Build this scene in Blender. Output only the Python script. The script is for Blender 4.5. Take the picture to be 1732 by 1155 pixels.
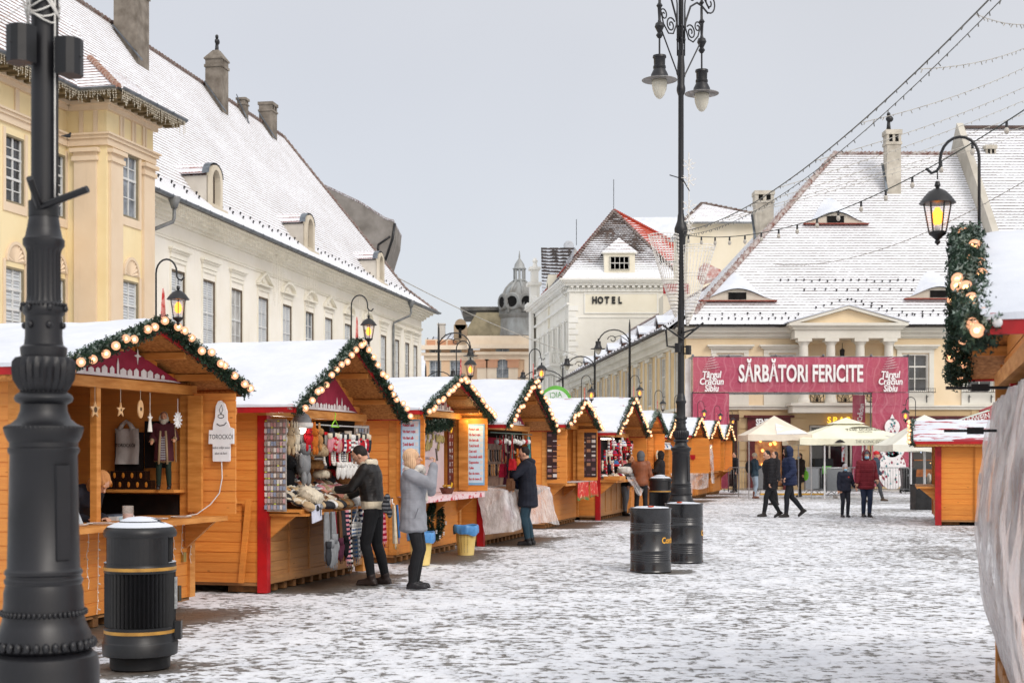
import bpy, math, random
import numpy as np
from mathutils import Matrix, Vector, Euler
R = math.radians
S = bpy.context.scene
for o_ in list(bpy.data.objects): bpy.data.objects.remove(o_)
# ------------------------------------------------------------------ camera
EYE = 1.62
FPX = 2400.0
cam_d = bpy.data.cameras.new("camera")
cam = bpy.data.objects.new("camera", cam_d)
S.collection.objects.link(cam)
cam.location = (0, 0, EYE)
cam.rotation_euler = (R(90), 0, 0)
cam_d.sensor_width = 36.0
cam_d.lens = 36.0 * FPX / 1732
cam_d.shift_y = (769 - 577.5) / 1732
cam_d.clip_start = 0.1
cam_d.clip_end = 3000
cam_d.dof.use_dof = True
cam_d.dof.focus_distance = 19
cam_d.dof.aperture_fstop = 5.0
S.camera = cam
# ------------------------------------------------------------------ world: overcast winter sky
SUN_EL, SUN_ROT = 38, 145
W = bpy.data.worlds.new("World"); S.world = W; W.use_nodes = True
wn = W.node_tree.nodes; wl = W.node_tree.links; wn.clear()
sky = wn.new('ShaderNodeTexSky'); sky.sky_type = 'NISHITA'; sky.sun_disc = False
sky.sun_elevation = R(SUN_EL); sky.sun_rotation = R(SUN_ROT); sky.air_density = .6; sky.dust_density = 3; sky.ozone_density = .5
bg1 = wn.new('ShaderNodeBackground'); bg1.inputs[1].default_value = 0.05
wl.new(sky.outputs[0], bg1.inputs[0])
geo = wn.new('ShaderNodeTexCoord'); sx = wn.new('ShaderNodeSeparateXYZ'); wl.new(geo.outputs['Generated'], sx.inputs[0])
rmp = wn.new('ShaderNodeValToRGB'); wl.new(sx.outputs[2], rmp.inputs[0])
cr = rmp.color_ramp
cr.elements[0].position = 0.0; cr.elements[0].color = (0.50, 0.49, 0.47, 1)
cr.elements[1].position = 1.0; cr.elements[1].color = (1.05, 1.04, 1.03, 1)
e = cr.elements.new(0.38); e.color = (0.492, 0.482, 0.470, 1)
e = cr.elements.new(0.5); e.color = (0.70, 0.70, 0.70, 1)
nz = wn.new('ShaderNodeTexNoise'); nz.inputs['Scale'].default_value = 1.6; nz.inputs['Detail'].default_value = 4
wl.new(geo.outputs['Generated'], nz.inputs['Vector'])
mr = wn.new('ShaderNodeMapRange'); mr.inputs[1].default_value = .3; mr.inputs[2].default_value = .7
mr.inputs[3].default_value = .92; mr.inputs[4].default_value = 1.08; wl.new(nz.outputs[0], mr.inputs[0])
bg2 = wn.new('ShaderNodeBackground'); wl.new(rmp.outputs[0], bg2.inputs[0]); wl.new(mr.outputs[0], bg2.inputs[1])
add = wn.new('ShaderNodeAddShader'); wl.new(bg1.outputs[0], add.inputs[0]); wl.new(bg2.outputs[0], add.inputs[1])
wo = wn.new('ShaderNodeOutputWorld'); wl.new(add.outputs[0], wo.inputs[0])
sd = bpy.data.lights.new("sun", 'SUN'); sd.energy = 1.0; sd.angle = R(25); sd.color = (1, .96, .9)
so = bpy.data.objects.new("sun", sd); S.collection.objects.link(so)
so.rotation_euler = (R(90 - SUN_EL), 0, R(35))
S.view_settings.view_transform = 'Standard'; S.view_settings.look = 'None'
S.view_settings.exposure = 0.24; S.view_settings.gamma = 1
# ------------------------------------------------------------------ helpers
def px(x, y, Y): return ((x - 866) / FPX * Y, Y, EYE - (y - 769) / FPX * Y)
def C(h):
 h = h.lstrip('#'); v = [int(h[i:i+2], 16) / 255 for i in (0, 2, 4)]
 return tuple(c / 12.92 if c <= .04045 else ((c + .055) / 1.055) ** 2.4 for c in v)
class N:
 """tiny node-building helper"""
 def __init__(s, name):
  s.m = bpy.data.materials.new(name); s.m.use_nodes = True
  s.t = s.m.node_tree; s.n = s.t.nodes; s.l = s.t.links
  s.b = s.n['Principled BSDF']; s.out = s.n['Material Output']
 def put(s, sock, v):
  if v is None: return
  if isinstance(v, bpy.types.NodeSocket): s.l.new(v, sock)
  else:
   if isinstance(v, tuple) and len(v) == 3 and sock.type == 'RGBA': v = (*v, 1)
   sock.default_value = v
 def math(s, op, a, b=None, c=None, clamp=False):
  k = s.n.new('ShaderNodeMath'); k.operation = op; k.use_clamp = clamp
  s.put(k.inputs[0], a); s.put(k.inputs[1], b)
  if c is not None: s.put(k.inputs[2], c)
  return k.outputs[0]
 def coord(s, kind='Object', scale=(1, 1, 1)):
  k = s.n.new('ShaderNodeTexCoord'); o = k.outputs[kind]
  if scale != (1, 1, 1):
   m = s.n.new('ShaderNodeMapping'); m.inputs['Scale'].default_value = scale
   s.l.new(o, m.inputs[0]); o = m.outputs[0]
  return o
 def noise(s, vec, scale, detail=4, rough=.55, out=0):
  k = s.n.new('ShaderNodeTexNoise'); s.l.new(vec, k.inputs['Vector'])
  k.inputs['Scale'].default_value = scale; k.inputs['Detail'].default_value = detail
  k.inputs['Roughness'].default_value = rough
  return k.outputs[out]
 def rng(s, v, a, b, c=0, d=1):
  k = s.n.new('ShaderNodeMapRange'); s.put(k.inputs[0], v)
  for i, q in enumerate((a, b, c, d)): s.put(k.inputs[i + 1], q)
  return k.outputs[0]
 def mix(s, f, a, b):
  k = s.n.new('ShaderNodeMix'); k.data_type = 'RGBA'
  s.put(k.inputs[0], f); s.put(k.inputs[6], a); s.put(k.inputs[7], b)
  return k.outputs[2]
 def sep(s, v):
  k = s.n.new('ShaderNodeSeparateXYZ'); s.l.new(v, k.inputs[0]); return k.outputs
 def bump(s, h, strength=.3, dist=.01):
  k = s.n.new('ShaderNodeBump'); s.put(k.inputs['Height'], h)
  k.inputs['Strength'].default_value = strength; k.inputs['Distance'].default_value = dist
  s.l.new(k.outputs[0], s.b.inputs['Normal'])
 def fin(s, col=None, rough=None, metal=None, spec=None):
  s.put(s.b.inputs['Base Color'], col); s.put(s.b.inputs['Roughness'], rough)
  s.put(s.b.inputs['Metallic'], metal); s.put(s.b.inputs['Specular IOR Level'], spec)
  return s.m
MC = {}
def plain(c, c2=None, rough=.75, scale=6, stretch=(1, 1, 1), bump=.15, bs=None, metal=0, bd=.01, spec=.4, name=None, lo=.35, hi=.65):
 key = (c, c2, rough, scale, stretch, bump, bs, metal, bd, spec)
 if key in MC: return MC[key]
 k = N(name or 'paint'); v = k.coord('Object', stretch)
 a = C(c) if isinstance(c, str) else c
 if c2 is None: b = tuple(x * .78 for x in a)
 else: b = C(c2) if isinstance(c2, str) else c2
 n = k.noise(v, scale, 5)
 col = k.mix(k.rng(n, lo, hi), b, a)
 if bump: k.bump(k.noise(v, bs or scale * 4, 4), bump, bd)
 r = k.rng(n, .3, .7, min(1, rough + .08), max(0, rough - .08))
 MC[key] = k.fin(col, r, metal, spec)
 return MC[key]
def emis(c, st, name='glow'):
 key = ('e', c, st)
 if key in MC: return MC[key]
 k = N(name); e = k.n.new('ShaderNodeEmission')
 e.inputs[0].default_value = (*(C(c) if isinstance(c, str) else c), 1); e.inputs[1].default_value = st
 k.l.new(e.outputs[0], k.out.inputs[0]); MC[key] = k.m
 k.m.cycles.emission_sampling = 'NONE'
 return k.m
class MB:
 def __init__(s, T=None): s.v = []; s.f = []; s.m = []; s.uv = {}; s.T = T
 def add(s, vs, fs, mi=0, uvs=None):
  b = len(s.v)
  if s.T is not None: vs = [tuple(s.T @ Vector(p)) for p in vs]
  s.v += [tuple(p) for p in vs]
  for i, f in enumerate(fs):
   if uvs: s.uv[len(s.f)] = uvs[i]
   s.f.append([b + j for j in f]); s.m.append(mi)
  return s
 def box(s, x0, y0, z0, x1, y1, z1, mi=0):
  x0, x1 = min(x0, x1), max(x0, x1); y0, y1 = min(y0, y1), max(y0, y1); z0, z1 = min(z0, z1), max(z0, z1)
  v = [(x0,y0,z0),(x1,y0,z0),(x1,y1,z0),(x0,y1,z0),(x0,y0,z1),(x1,y0,z1),(x1,y1,z1),(x0,y1,z1)]
  return s.add(v, [(0,3,2,1),(4,5,6,7),(0,1,5,4),(1,2,6,5),(2,3,7,6),(3,0,4,7)], mi)
 def hexa(s, v, mi=0):      # 8 points, bottom 4 then top 4
  return s.add(v, [(0,3,2,1),(4,5,6,7),(0,1,5,4),(1,2,6,5),(2,3,7,6),(3,0,4,7)], mi)
 def prism(s, poly, d, mi=0):   # poly: list of 3D pts, d: extrude vector
  n = len(poly); d = Vector(d); top = [tuple(Vector(p) + d) for p in poly]
  fs = [tuple(range(n))[::-1], tuple(range(n, 2*n))] + [(i, (i+1) % n, n + (i+1) % n, n + i) for i in range(n)]
  return s.add(list(poly) + top, fs, mi)
 def poly(s, pts, mi=0, o=None, u=None, v=None):
  uv = None
  if o is not None:
   o = Vector(o); u = Vector(u).normalized(); v = Vector(v).normalized()
   uv = [[((Vector(p)-o).dot(u), (Vector(p)-o).dot(v)) for p in pts]]
  return s.add(pts, [tuple(range(len(pts)))], mi, uv)
 def lathe(s, prof, n=24, c=(0, 0, 0), mi=0, flute=None, cap=True):
  vs = []; fs = []
  for k, (r, z) in enumerate(prof):
   for i in range(n):
    a = 2*math.pi*i/n; rr = r
    if flute and flute[0] <= k <= flute[1]: rr = r * (1 - (.09 if i % 2 else 0))
    vs.append((c[0] + rr*math.cos(a), c[1] + rr*math.sin(a), c[2] + z))
  for k in range(len(prof)-1):
   for i in range(n):
    j = (i+1) % n; fs.append((k*n+i, k*n+j, (k+1)*n+j, (k+1)*n+i))
  if cap: fs.append(tuple(range(n))[::-1]); fs.append(tuple(range((len(prof)-1)*n, len(prof)*n)))
  return s.add(vs, fs, mi)
 def tube(s, path, r, n=6, mi=0, cap=True, flat=1.0):
  P = [Vector(p) for p in path]; m = len(P)
  rs = r if isinstance(r, (list, tuple)) else [r]*m
  vs = []; fs = []; prev = None
  for k in range(m):
   t = (P[min(k+1, m-1)] - P[max(k-1, 0)])
   t = t.normalized() if t.length > 1e-9 else Vector((0, 0, 1))
   if prev is None:
    a = Vector((0, 0, 1)) if abs(t.z) < .9 else Vector((1, 0, 0))
    nn = t.cross(a).normalized()
   else:
    nn = (prev - t * prev.dot(t)); nn = nn.normalized() if nn.length > 1e-6 else t.orthogonal().normalized()
   prev = nn; bb = t.cross(nn)
   for i in range(n):
    a = 2*math.pi*i/n
    vs.append(P[k] + (nn*math.cos(a) + bb*math.sin(a)*flat) * rs[k])
  for k in range(m-1):
   for i in range(n):
    j = (i+1) % n; fs.append((k*n+i, k*n+j, (k+1)*n+j, (k+1)*n+i))
  if cap: fs.append(tuple(range(n))[::-1]); fs.append(tuple(range((m-1)*n, m*n)))
  return s.add(vs, fs, mi)
 def ell(s, c, r, n=12, m=8, mi=0, M=None):
  if not isinstance(r, (tuple, list)): r = (r, r, r)
  vs = []; fs = []
  c = Vector(c)
  for k in range(m+1):
   p = math.pi*k/m
   for i in range(n):
    a = 2*math.pi*i/n
    q = Vector((r[0]*math.sin(p)*math.cos(a), r[1]*math.sin(p)*math.sin(a), -r[2]*math.cos(p)))
    if M is not None: q = M @ q
    vs.append(c + q)
  for k in range(m):
   for i in range(n):
    j = (i+1) % n
    if k == 0: fs.append((i, (k+1)*n+j, (k+1)*n+i))
    elif k == m-1: fs.append((k*n+i, k*n+j, (k+1)*n+i))
    else: fs.append((k*n+i, k*n+j, (k+1)*n+j, (k+1)*n+i))
  return s.add(vs, fs, mi)
 def cap(s, p, q, r1, r2=None, n=12):      # tapered capsule
  r2 = r1 if r2 is None else r2
  p = Vector(p); q = Vector(q); t = (q-p)
  if t.length < 1e-6: return s.ell(p, r1)
  t.normalize(); path = []; rs = []
  for a in (90, 60, 30): path.append(p - t*r1*math.sin(R(a))); rs.append(max(r1*math.cos(R(a)), 1e-4))
  path.append(p); rs.append(r1); path.append(q); rs.append(r2)
  for a in (30, 60, 90): path.append(q + t*r2*math.sin(R(a))); rs.append(max(r2*math.cos(R(a)), 1e-4))
  return s.tube(path, rs, n)
 def grid(s, fn, nu, nv, mi=0, uvf=None):
  vs = [fn(i/nu, j/nv) for j in range(nv+1) for i in range(nu+1)]
  fs = [(j*(nu+1)+i, j*(nu+1)+i+1, (j+1)*(nu+1)+i+1, (j+1)*(nu+1)+i) for j in range(nv) for i in range(nu)]
  return s.add(vs, fs, mi)
 def planks(s, axis, a0, a1, z0, z1, pos, th=.02, pitch=.12, mi=0, tri=None, gap=.010):
  z = z0
  while z < z1 - .02:
   t = min(z + pitch - gap, z1)
   b0, b1 = a0, a1
   if tri:   # (centre, slope dz/da, peak z)
    hw = max(0.0, (tri[2] - t) / tri[1]); b0 = max(a0, tri[0]-hw); b1 = min(a1, tri[0]+hw)
    if b1 - b0 < .05: break
   if axis == 'y': s.box(pos-th, b0, z, pos, b1, t, mi)
   else: s.box(b0, pos-th, z, b1, pos, t, mi)
   z += pitch
  if not tri:
   q0, q1 = pos-th*.30, pos-th*.70
   if axis == 'y': s.box(q1, a0+.004, z0, q0, a1-.004, z1-.003, mi)
   else: s.box(a0+.004, q1, z0, a1-.004, q0, z1-.003, mi)
  return s
 def mesh(s, name, mats, smooth=False):
  me = bpy.data.meshes.new(name); me.from_pydata(s.v, [], s.f)
  for m in (mats if isinstance(mats, (list, tuple)) else [mats]): me.materials.append(m)
  me.polygons.foreach_set('material_index', s.m)
  if s.uv:
   ul = me.uv_layers.new(name='UVMap')
   for fi, uv in s.uv.items():
    p = me.polygons[fi]
    for li, q in zip(p.loop_indices, uv): ul.data[li].uv = q
  if smooth:
   me.polygons.foreach_set('use_smooth', [True]*len(s.f))
  me.update()
  if smooth == 'auto': me.set_sharp_from_angle(angle=R(40))
  return me
 def build(s, name, mats, parent=None, smooth=False, M=None):
  return link(name, s.mesh(name, mats, smooth), parent, M)
def link(name, me, parent=None, M=None):
 o = bpy.data.objects.new(name, me); S.collection.objects.link(o)
 if parent is not None: o.parent = parent
 if M is not None: o.matrix_local = M
 return o
def tag(o, label, cat, group=None, kind=None):
 if label: o['label'] = label
 if cat: o['category'] = cat
 if group: o['group'] = group
 if kind: o['kind'] = kind
 return o
def thing(name, label, cat, loc=(0, 0, 0), rz=0, group=None):
 o = link(name, None); o.location = loc; o.rotation_euler = (0, 0, rz)
 return tag(o, label, cat, group)
def struct(o): o['kind'] = 'structure'; return o
def copytree(o, parent=None, top=True, label=None):
 c = o.copy(); S.collection.objects.link(c)
 if parent is not None: c.parent = parent
 for ch in [q for q in KIDS.get(o.name, o.children)]: copytree(ch, c)
 if label: c['label'] = label
 return c
KIDS = {}
def T3(x, y, z, rz=0): return Matrix.Translation((x, y, z)) @ Matrix.Rotation(rz, 4, 'Z')
def frame(o, xdir):   # local x along xdir (2D), y inward = 90deg ccw
 return Matrix.Translation((o[0], o[1], o[2] if len(o) > 2 else 0)) @ Matrix.Rotation(math.atan2(xdir[1], xdir[0]), 4, 'Z')
def text(body, size, mat, parent=None, M=None, name='lettering', ext=.004, sx=1.0, bold=0.0, align='CENTER', shear=0, space=1.0, mirror=False):
 cu = bpy.data.curves.new('t', 'FONT'); cu.body = body; cu.size = size; cu.extrude = ext
 cu.offset = bold; cu.align_x = align; cu.align_y = 'CENTER'; cu.shear = shear; cu.space_character = space
 cu.resolution_u = 3
 ob = bpy.data.objects.new('t', cu); S.collection.objects.link(ob)
 dg = bpy.context.evaluated_depsgraph_get()
 me = bpy.data.meshes.new_from_object(ob.evaluated_get(dg)); bpy.data.objects.remove(ob)
 me.transform(Matrix.Diagonal((sx * (-1 if mirror else 1), 1, 1, 1)))
 me.materials.clear(); me.materials.append(mat); me.name = name
 # text stands upright: x right, y up -> z up, facing -y
 me.transform(Matrix.Rotation(R(90), 4, 'X'))
 return link(name, me, parent, M)
def remeshed(mb, name, mats, parent, vox, smooth=3, M=None, regions=None, disp=None):
 me = mb.mesh(name, mats[0]); ob = bpy.data.objects.new('tmp', me); S.collection.objects.link(ob)
 m = ob.modifiers.new('r', 'REMESH'); m.mode = 'VOXEL'; m.voxel_size = vox; m.adaptivity = 0
 if smooth:
  m2 = ob.modifiers.new('s', 'SMOOTH'); m2.iterations = smooth; m2.factor = .5
 dg = bpy.context.evaluated_depsgraph_get()
 out = bpy.data.meshes.new_from_object(ob.evaluated_get(dg)); bpy.data.objects.remove(ob)
 out.name = name; out.materials.clear()
 for q in mats: out.materials.append(q)
 n = len(out.vertices); co = np.empty(n*3, 'f'); out.vertices.foreach_get('co', co); co = co.reshape(-1, 3)
 if disp is not None and n:
  nor = np.empty(n*3, 'f'); out.vertices.foreach_get('normal', nor); nor = nor.reshape(-1, 3)
  co = co + nor * disp(co)[:, None]; out.vertices.foreach_set('co', co.ravel().astype('f'))
 nf = len(out.polygons)
 if nf:
  ce = np.empty(nf*3, 'f'); out.polygons.foreach_get('center', ce); ce = ce.reshape(-1, 3)
  mi = np.zeros(nf, 'i')
  for idx, fn in (regions or []): mi[fn(ce)] = idx
  out.polygons.foreach_set('material_index', mi); out.polygons.foreach_set('use_smooth', np.ones(nf, bool))
 out.update()
 return link(name, out, parent, M)
# ------------------------------------------------------------------ materials
def wood_mat(name, a, b, pitch=.12, rough=.6):
 k = N(name); v = k.coord('Object'); x, y, z = k.sep(v)
 row = k.math('FLOOR', k.math('MULTIPLY', z, 1/pitch))
 wnz = k.n.new('ShaderNodeTexWhiteNoise'); wnz.noise_dimensions = '1D'; k.put(wnz.inputs['W'], row)
 g = k.noise(k.coord('Object', (1.3, 1.3, 24)), 2.2, 6, .6)
 kn = k.n.new('ShaderNodeTexVoronoi'); k.l.new(k.coord('Object', (2.0, 2.0, 5)), kn.inputs['Vector']); kn.inputs['Scale'].default_value = 1.6
 oi = k.n.new('ShaderNodeObjectInfo')
 knot = k.rng(kn.outputs[0], .03, .09, .7, 0)
 col = k.mix(k.rng(g, .35, .7), C(b), C(a))
 col = k.mix(k.math('MULTIPLY', wnz.outputs[0], .38), col, tuple(q*.55 for q in C(a)))
 lg = k.noise(v, .9, 3)
 col = k.mix(k.rng(lg, .35, .75, 0, .35), col, tuple(min(1, q*1.25) for q in C(a)))
 col = k.mix(k.math('MULTIPLY', oi.outputs['Random'], .30), col, tuple(q*.72 for q in C('#f0b070')))
 col = k.mix(knot, col, tuple(q*.22 for q in C(b)))
 # weather grime low down and a few streaks
 gr = k.math('MULTIPLY', k.rng(z, .45, .0, 0, .5), k.noise(k.coord('Object', (9, 9, 1)), 1.5, 4))
 col = k.mix(gr, col, C('#4a3a2c'))
 k.bump(g, .18, .004)
 return k.fin(col, k.rng(g, .3, .7, rough-.12, rough+.12), 0, .4)
M_PLANK = wood_mat('stained orange planks', '#e8963e', '#cf7626')
M_PLANK2 = wood_mat('brown planks', '#b88450', '#96663a', .14)
M_BEAM = plain('#d4924a', '#b87430', .6, 3, (1, 1, 6), .15, name='beam wood')
M_OSB = plain('#bd8040', '#8a5522', .75, 30, (1, 1, 1), .35, 60, name='strand board', bd=.004)
M_RED = plain('#b8161c', '#8e1116', .45, 4, bump=.08, name='red paint')
M_DARK = plain('#131316', '#0b0b0d', .42, 7, bump=.1, bs=120, bd=.002, name='black cast iron', spec=.5)
M_IRON = plain('#17171b', '#101014', .42, 5, bump=.12, bs=140, bd=.0015, name='painted dark iron', spec=.5)
M_GOLD = plain('#b98a3a', '#9b6f2a', .45, 8, bump=0, name='gold band', spec=.5)
M_WHITE = plain('#dcdcdc', '#c6c6c8', .5, 4, bump=.05, name='white paint')
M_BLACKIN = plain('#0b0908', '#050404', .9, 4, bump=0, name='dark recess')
def snow_mat(name='snow', a='#dcdfe5', b='#c8cdd6', patch=None, thr=.0):
 k = N(name); v = k.coord('Object')
 n = k.noise(v, 1.3, 6, .65)
 col = k.mix(k.rng(n, .3, .7), C(b), C(a))
 if patch:
  n2 = k.noise(k.coord('Object', (1, 3.5, 3.5)), 1.1, 5, .6)
  col = k.mix(k.rng(n2, thr, thr + .03), col, C(patch))
 h = k.math('ADD', k.noise(v, 9, 5), k.math('MULTIPLY', k.noise(v, 90, 3), .25))
 k.bump(h, .35, .02)
 k.b.inputs['Subsurface Weight'].default_value = 0
 return k.fin(col, .85, 0, .25)
M_SNOW = snow_mat()
M_SNOWRED = snow_mat('thin snow with red roof showing', patch='#8f2430', thr=.64)
def tile_mat(name, t0=.25, amp=.35, tile='#4a3a33', tile2='#6a5148', row=.27, wid=.22, eave=1.2, snow='#e9ebf0', scale=.35, bare=None):
 """snow lying on tile courses; u,v in metres, v measured up the slope from the eave"""
 k = N(name); uv = k.coord('UV'); u, v, _ = k.sep(uv)
 wob = k.math('MULTIPLY', k.math('SUBTRACT', k.noise(uv, 1.4, 3), .5), .16)
 r = k.math('ADD', k.math('MULTIPLY', v, 1/row), wob)
 rf = k.math('FRACT', r); ri = k.math('FLOOR', r)
 off = k.math('MULTIPLY', k.math('MODULO', ri, 2), .5)
 uu = k.math('ADD', k.math('MULTIPLY', u, 1/wid), off)
 sc = k.math('ABSOLUTE', k.math('SINE', k.math('MULTIPLY', uu, math.pi)))     # scalloped tile ends
 cid = k.n.new('ShaderNodeTexWhiteNoise'); cid.noise_dimensions = '2D'
 cv = k.n.new('ShaderNodeCombineXYZ'); k.l.new(k.math('FLOOR', uu), cv.inputs[0]); k.l.new(ri, cv.inputs[1]); k.l.new(cv.outputs[0], cid.inputs['Vector'])
 big = k.noise(uv, scale, 5, .6)
 th = k.math('ADD', k.rng(big, .3, .72, t0 - amp*.4, t0 + amp), k.math('MULTIPLY', k.math('SUBTRACT', cid.outputs[0], .5), .16))
 th = k.math('ADD', th, k.math('MULTIPLY', k.math('SUBTRACT', 1, sc), .10))
 if bare is not None:
  th = k.math('ADD', th, k.rng(k.math('ADD', v, k.math('MULTIPLY', big, 6)), bare[0], bare[1], 0, bare[2]))
 th = k.math('MULTIPLY', th, k.rng(k.math('ADD', v, k.math('MULTIPLY', k.noise(uv, .8, 3), 1.2)), eave*.6, eave*1.5, .0, 1))
 mask = k.rng(k.math('SUBTRACT', th, rf), -.06, .05)  # bare tile, plus shade under each tile edge painted as a dark line
 tc = k.mix(cid.outputs[0], C(tile), C(tile2))
 sn = k.mix(k.noise(uv, 2.5, 4), C(snow), tuple(q*.93 for q in C(snow)))
 col = k.mix(mask, sn, tc)
 k.bump(k.math('MULTIPLY', k.math('SUBTRACT', 1, rf), 1.0), .5, .03)
 return k.fin(col, .8, 0, .3)
M_TILE_L = tile_mat('snowy tiles of long roof', .15, .16, '#746a65', '#93857c', .20, .20, 2.2, snow='#e4e5e9')
M_TILE_Y = tile_mat('snowy tiles of yellow house', .22, .30, '#5d4a44', '#8a6a5c', .22, .22, .4)
M_TILE_P = tile_mat('snowy tiles of palace roof', .20, .14, '#6b6765', '#827c79', .20, .20, 1.6, snow='#e8e9ed')
M_TILE_P2 = tile_mat('snowy tiles of tall roof', .20, .18, '#625d5b', '#7a736f', .22, .22, .6)
M_TILE_H = tile_mat('dark old hotel tiles with snow', .35, .5, '#362d29', '#50423b', .30, .26, 2.2, bare=(4, 9, .35))
M_TILE_HR = tile_mat('red hotel tiles with snow', .30, .5, '#9a3826', '#b04c38', .34, .26, 1.5, bare=(3, 8, .4))
M_TILE_HD = tile_mat('dark plain tiles', .7, .5, '#35302f', '#4a4442', .30, .26, .2)
M_TILE_W = tile_mat('mostly white tiles', .10, .2, '#6a5a54', '#8a6f60', .30, .24, 1)
def stucco(c, c2=None, rough=.85, sc=.5, dirt=.35):
 key = ('st', c, c2, sc, dirt)
 if key in MC: return MC[key]
 k = N('stucco'); v = k.coord('Object'); a = C(c); b = C(c2) if c2 else tuple(q*.86 for q in a)
 n = k.noise(v, sc, 5, .6)
 col = k.mix(k.rng(n, .35, .7), a, b)
 st = k.noise(k.coord('Object', (2.2, 2.2, .25)), 1.2, 6, .7)
 col = k.mix(k.rng(st, .56, .8, 0, dirt), col, tuple(q*.55 for q in a))
 f = k.noise(v, 22, 4)
 k.bump(f, .12, .01)
 MC[key] = k.fin(col, rough, 0, .2); return MC[key]
def glass_mat(c='#4a5058', rough=.08, name='window pane', c2=None):
 key = ('gl', c, rough, c2)
 if key in MC: return MC[key]
 k = N(name); v = k.coord('Object')
 n = k.noise(v, 1.2, 3)
 col = k.mix(k.rng(n, .4, .6), C(c), C(c2) if c2 else tuple(q*.5 for q in C(c)))
 k.bump(k.noise(v, 2.5, 2), .06, .02)
 MC[key] = k.fin(col, rough, 0, .9); return MC[key]
def blind_mat(c='#c9ced2', pitch=.09):
 key = ('bl', c)
 if key in MC: return MC[key]
 k = N('slatted blind'); x, y, z = k.sep(k.coord('Object'))
 f = k.math('FRACT', k.math('MULTIPLY', z, 1/pitch))
 col = k.mix(k.rng(f, .6, .8), C(c), tuple(q*.45 for q in C(c)))
 MC[key] = k.fin(col, .35, 0, .6); return MC[key]
def plastic_mat(name='clear sheeting', tint=(.8, .78, .78), a0=.15, a1=.75):
 k = N(name); v = k.coord('Object', (1, 1, .45))
 n = k.noise(v, 5, 6, .7)
 k.bump(k.math('ADD', n, k.math('MULTIPLY', k.noise(v, 22, 4), .3)), .9, .05)
 tr = k.n.new('ShaderNodeBsdfTransparent'); mx = k.n.new('ShaderNodeMixShader')
 k.put(mx.inputs[0], k.rng(n, .38, .66, a0, a1)); k.l.new(tr.outputs[0], mx.inputs[1]); k.l.new(k.b.outputs[0], mx.inputs[2])
 k.l.new(mx.outputs[0], k.out.inputs[0])
 return k.fin(tint, .18, 0, .6)
M_PLASTIC = plastic_mat()
M_CLEAR = None
def clear_glass():
 k = N('lantern glass'); tr = k.n.new('ShaderNodeBsdfTransparent'); mx = k.n.new('ShaderNodeMixShader')
 mx.inputs[0].default_value = .14; k.l.new(tr.outputs[0], mx.inputs[1]); k.l.new(k.b.outputs[0], mx.inputs[2]); k.l.new(mx.outputs[0], k.out.inputs[0])
 return k.fin((.9, .85, .8), .05, 0, .8)
M_CLEAR = clear_glass()
# ------------------------------------------------------------------ layout of the stall row
# kind, m (row slope dx/dy), front centre, body width, roof width, eave z, peak z, overhang, side
ROW = [
 ('A', .29,  (-3.82, 13.63), 3.0, 3.45, 2.41, 2.90, .50),
 ('B', .255, (-2.49, 18.25), 3.3, 3.85, 2.22, 3.08, .50),
 ('A', .255, (-1.33, 22.9), 3.4, 3.9,  2.33, 2.87, .50),
 ('B', .255, (-.11, 26.78), 3.4, 3.95, 2.20, 3.03, .50),
 ('A', .255, (1.17, 32.92),  3.4, 3.9,  2.33, 2.88, .50),
 ('B', .27,  (2.64, 36.85),  3.8, 4.5,  2.21, 3.10, .50),
 ('A', .27,  (3.69, 41.10),  3.0, 3.6,  2.33, 2.90, .50),
 ('B', .27,  (4.75, 45.40),  3.2, 3.8,  2.21, 2.95, .50),
 ('A', .27,  (6.09, 50.00),  3.2, 3.7,  2.33, 2.93, .50),
 ('A', .27,  (7.33, 54.60),  3.2, 3.7,  2.33, 2.93, .50),
 ('A', .27,  (8.50, 59.00),  2.9, 3.4,  2.30, 2.87, .50),
]
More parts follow.
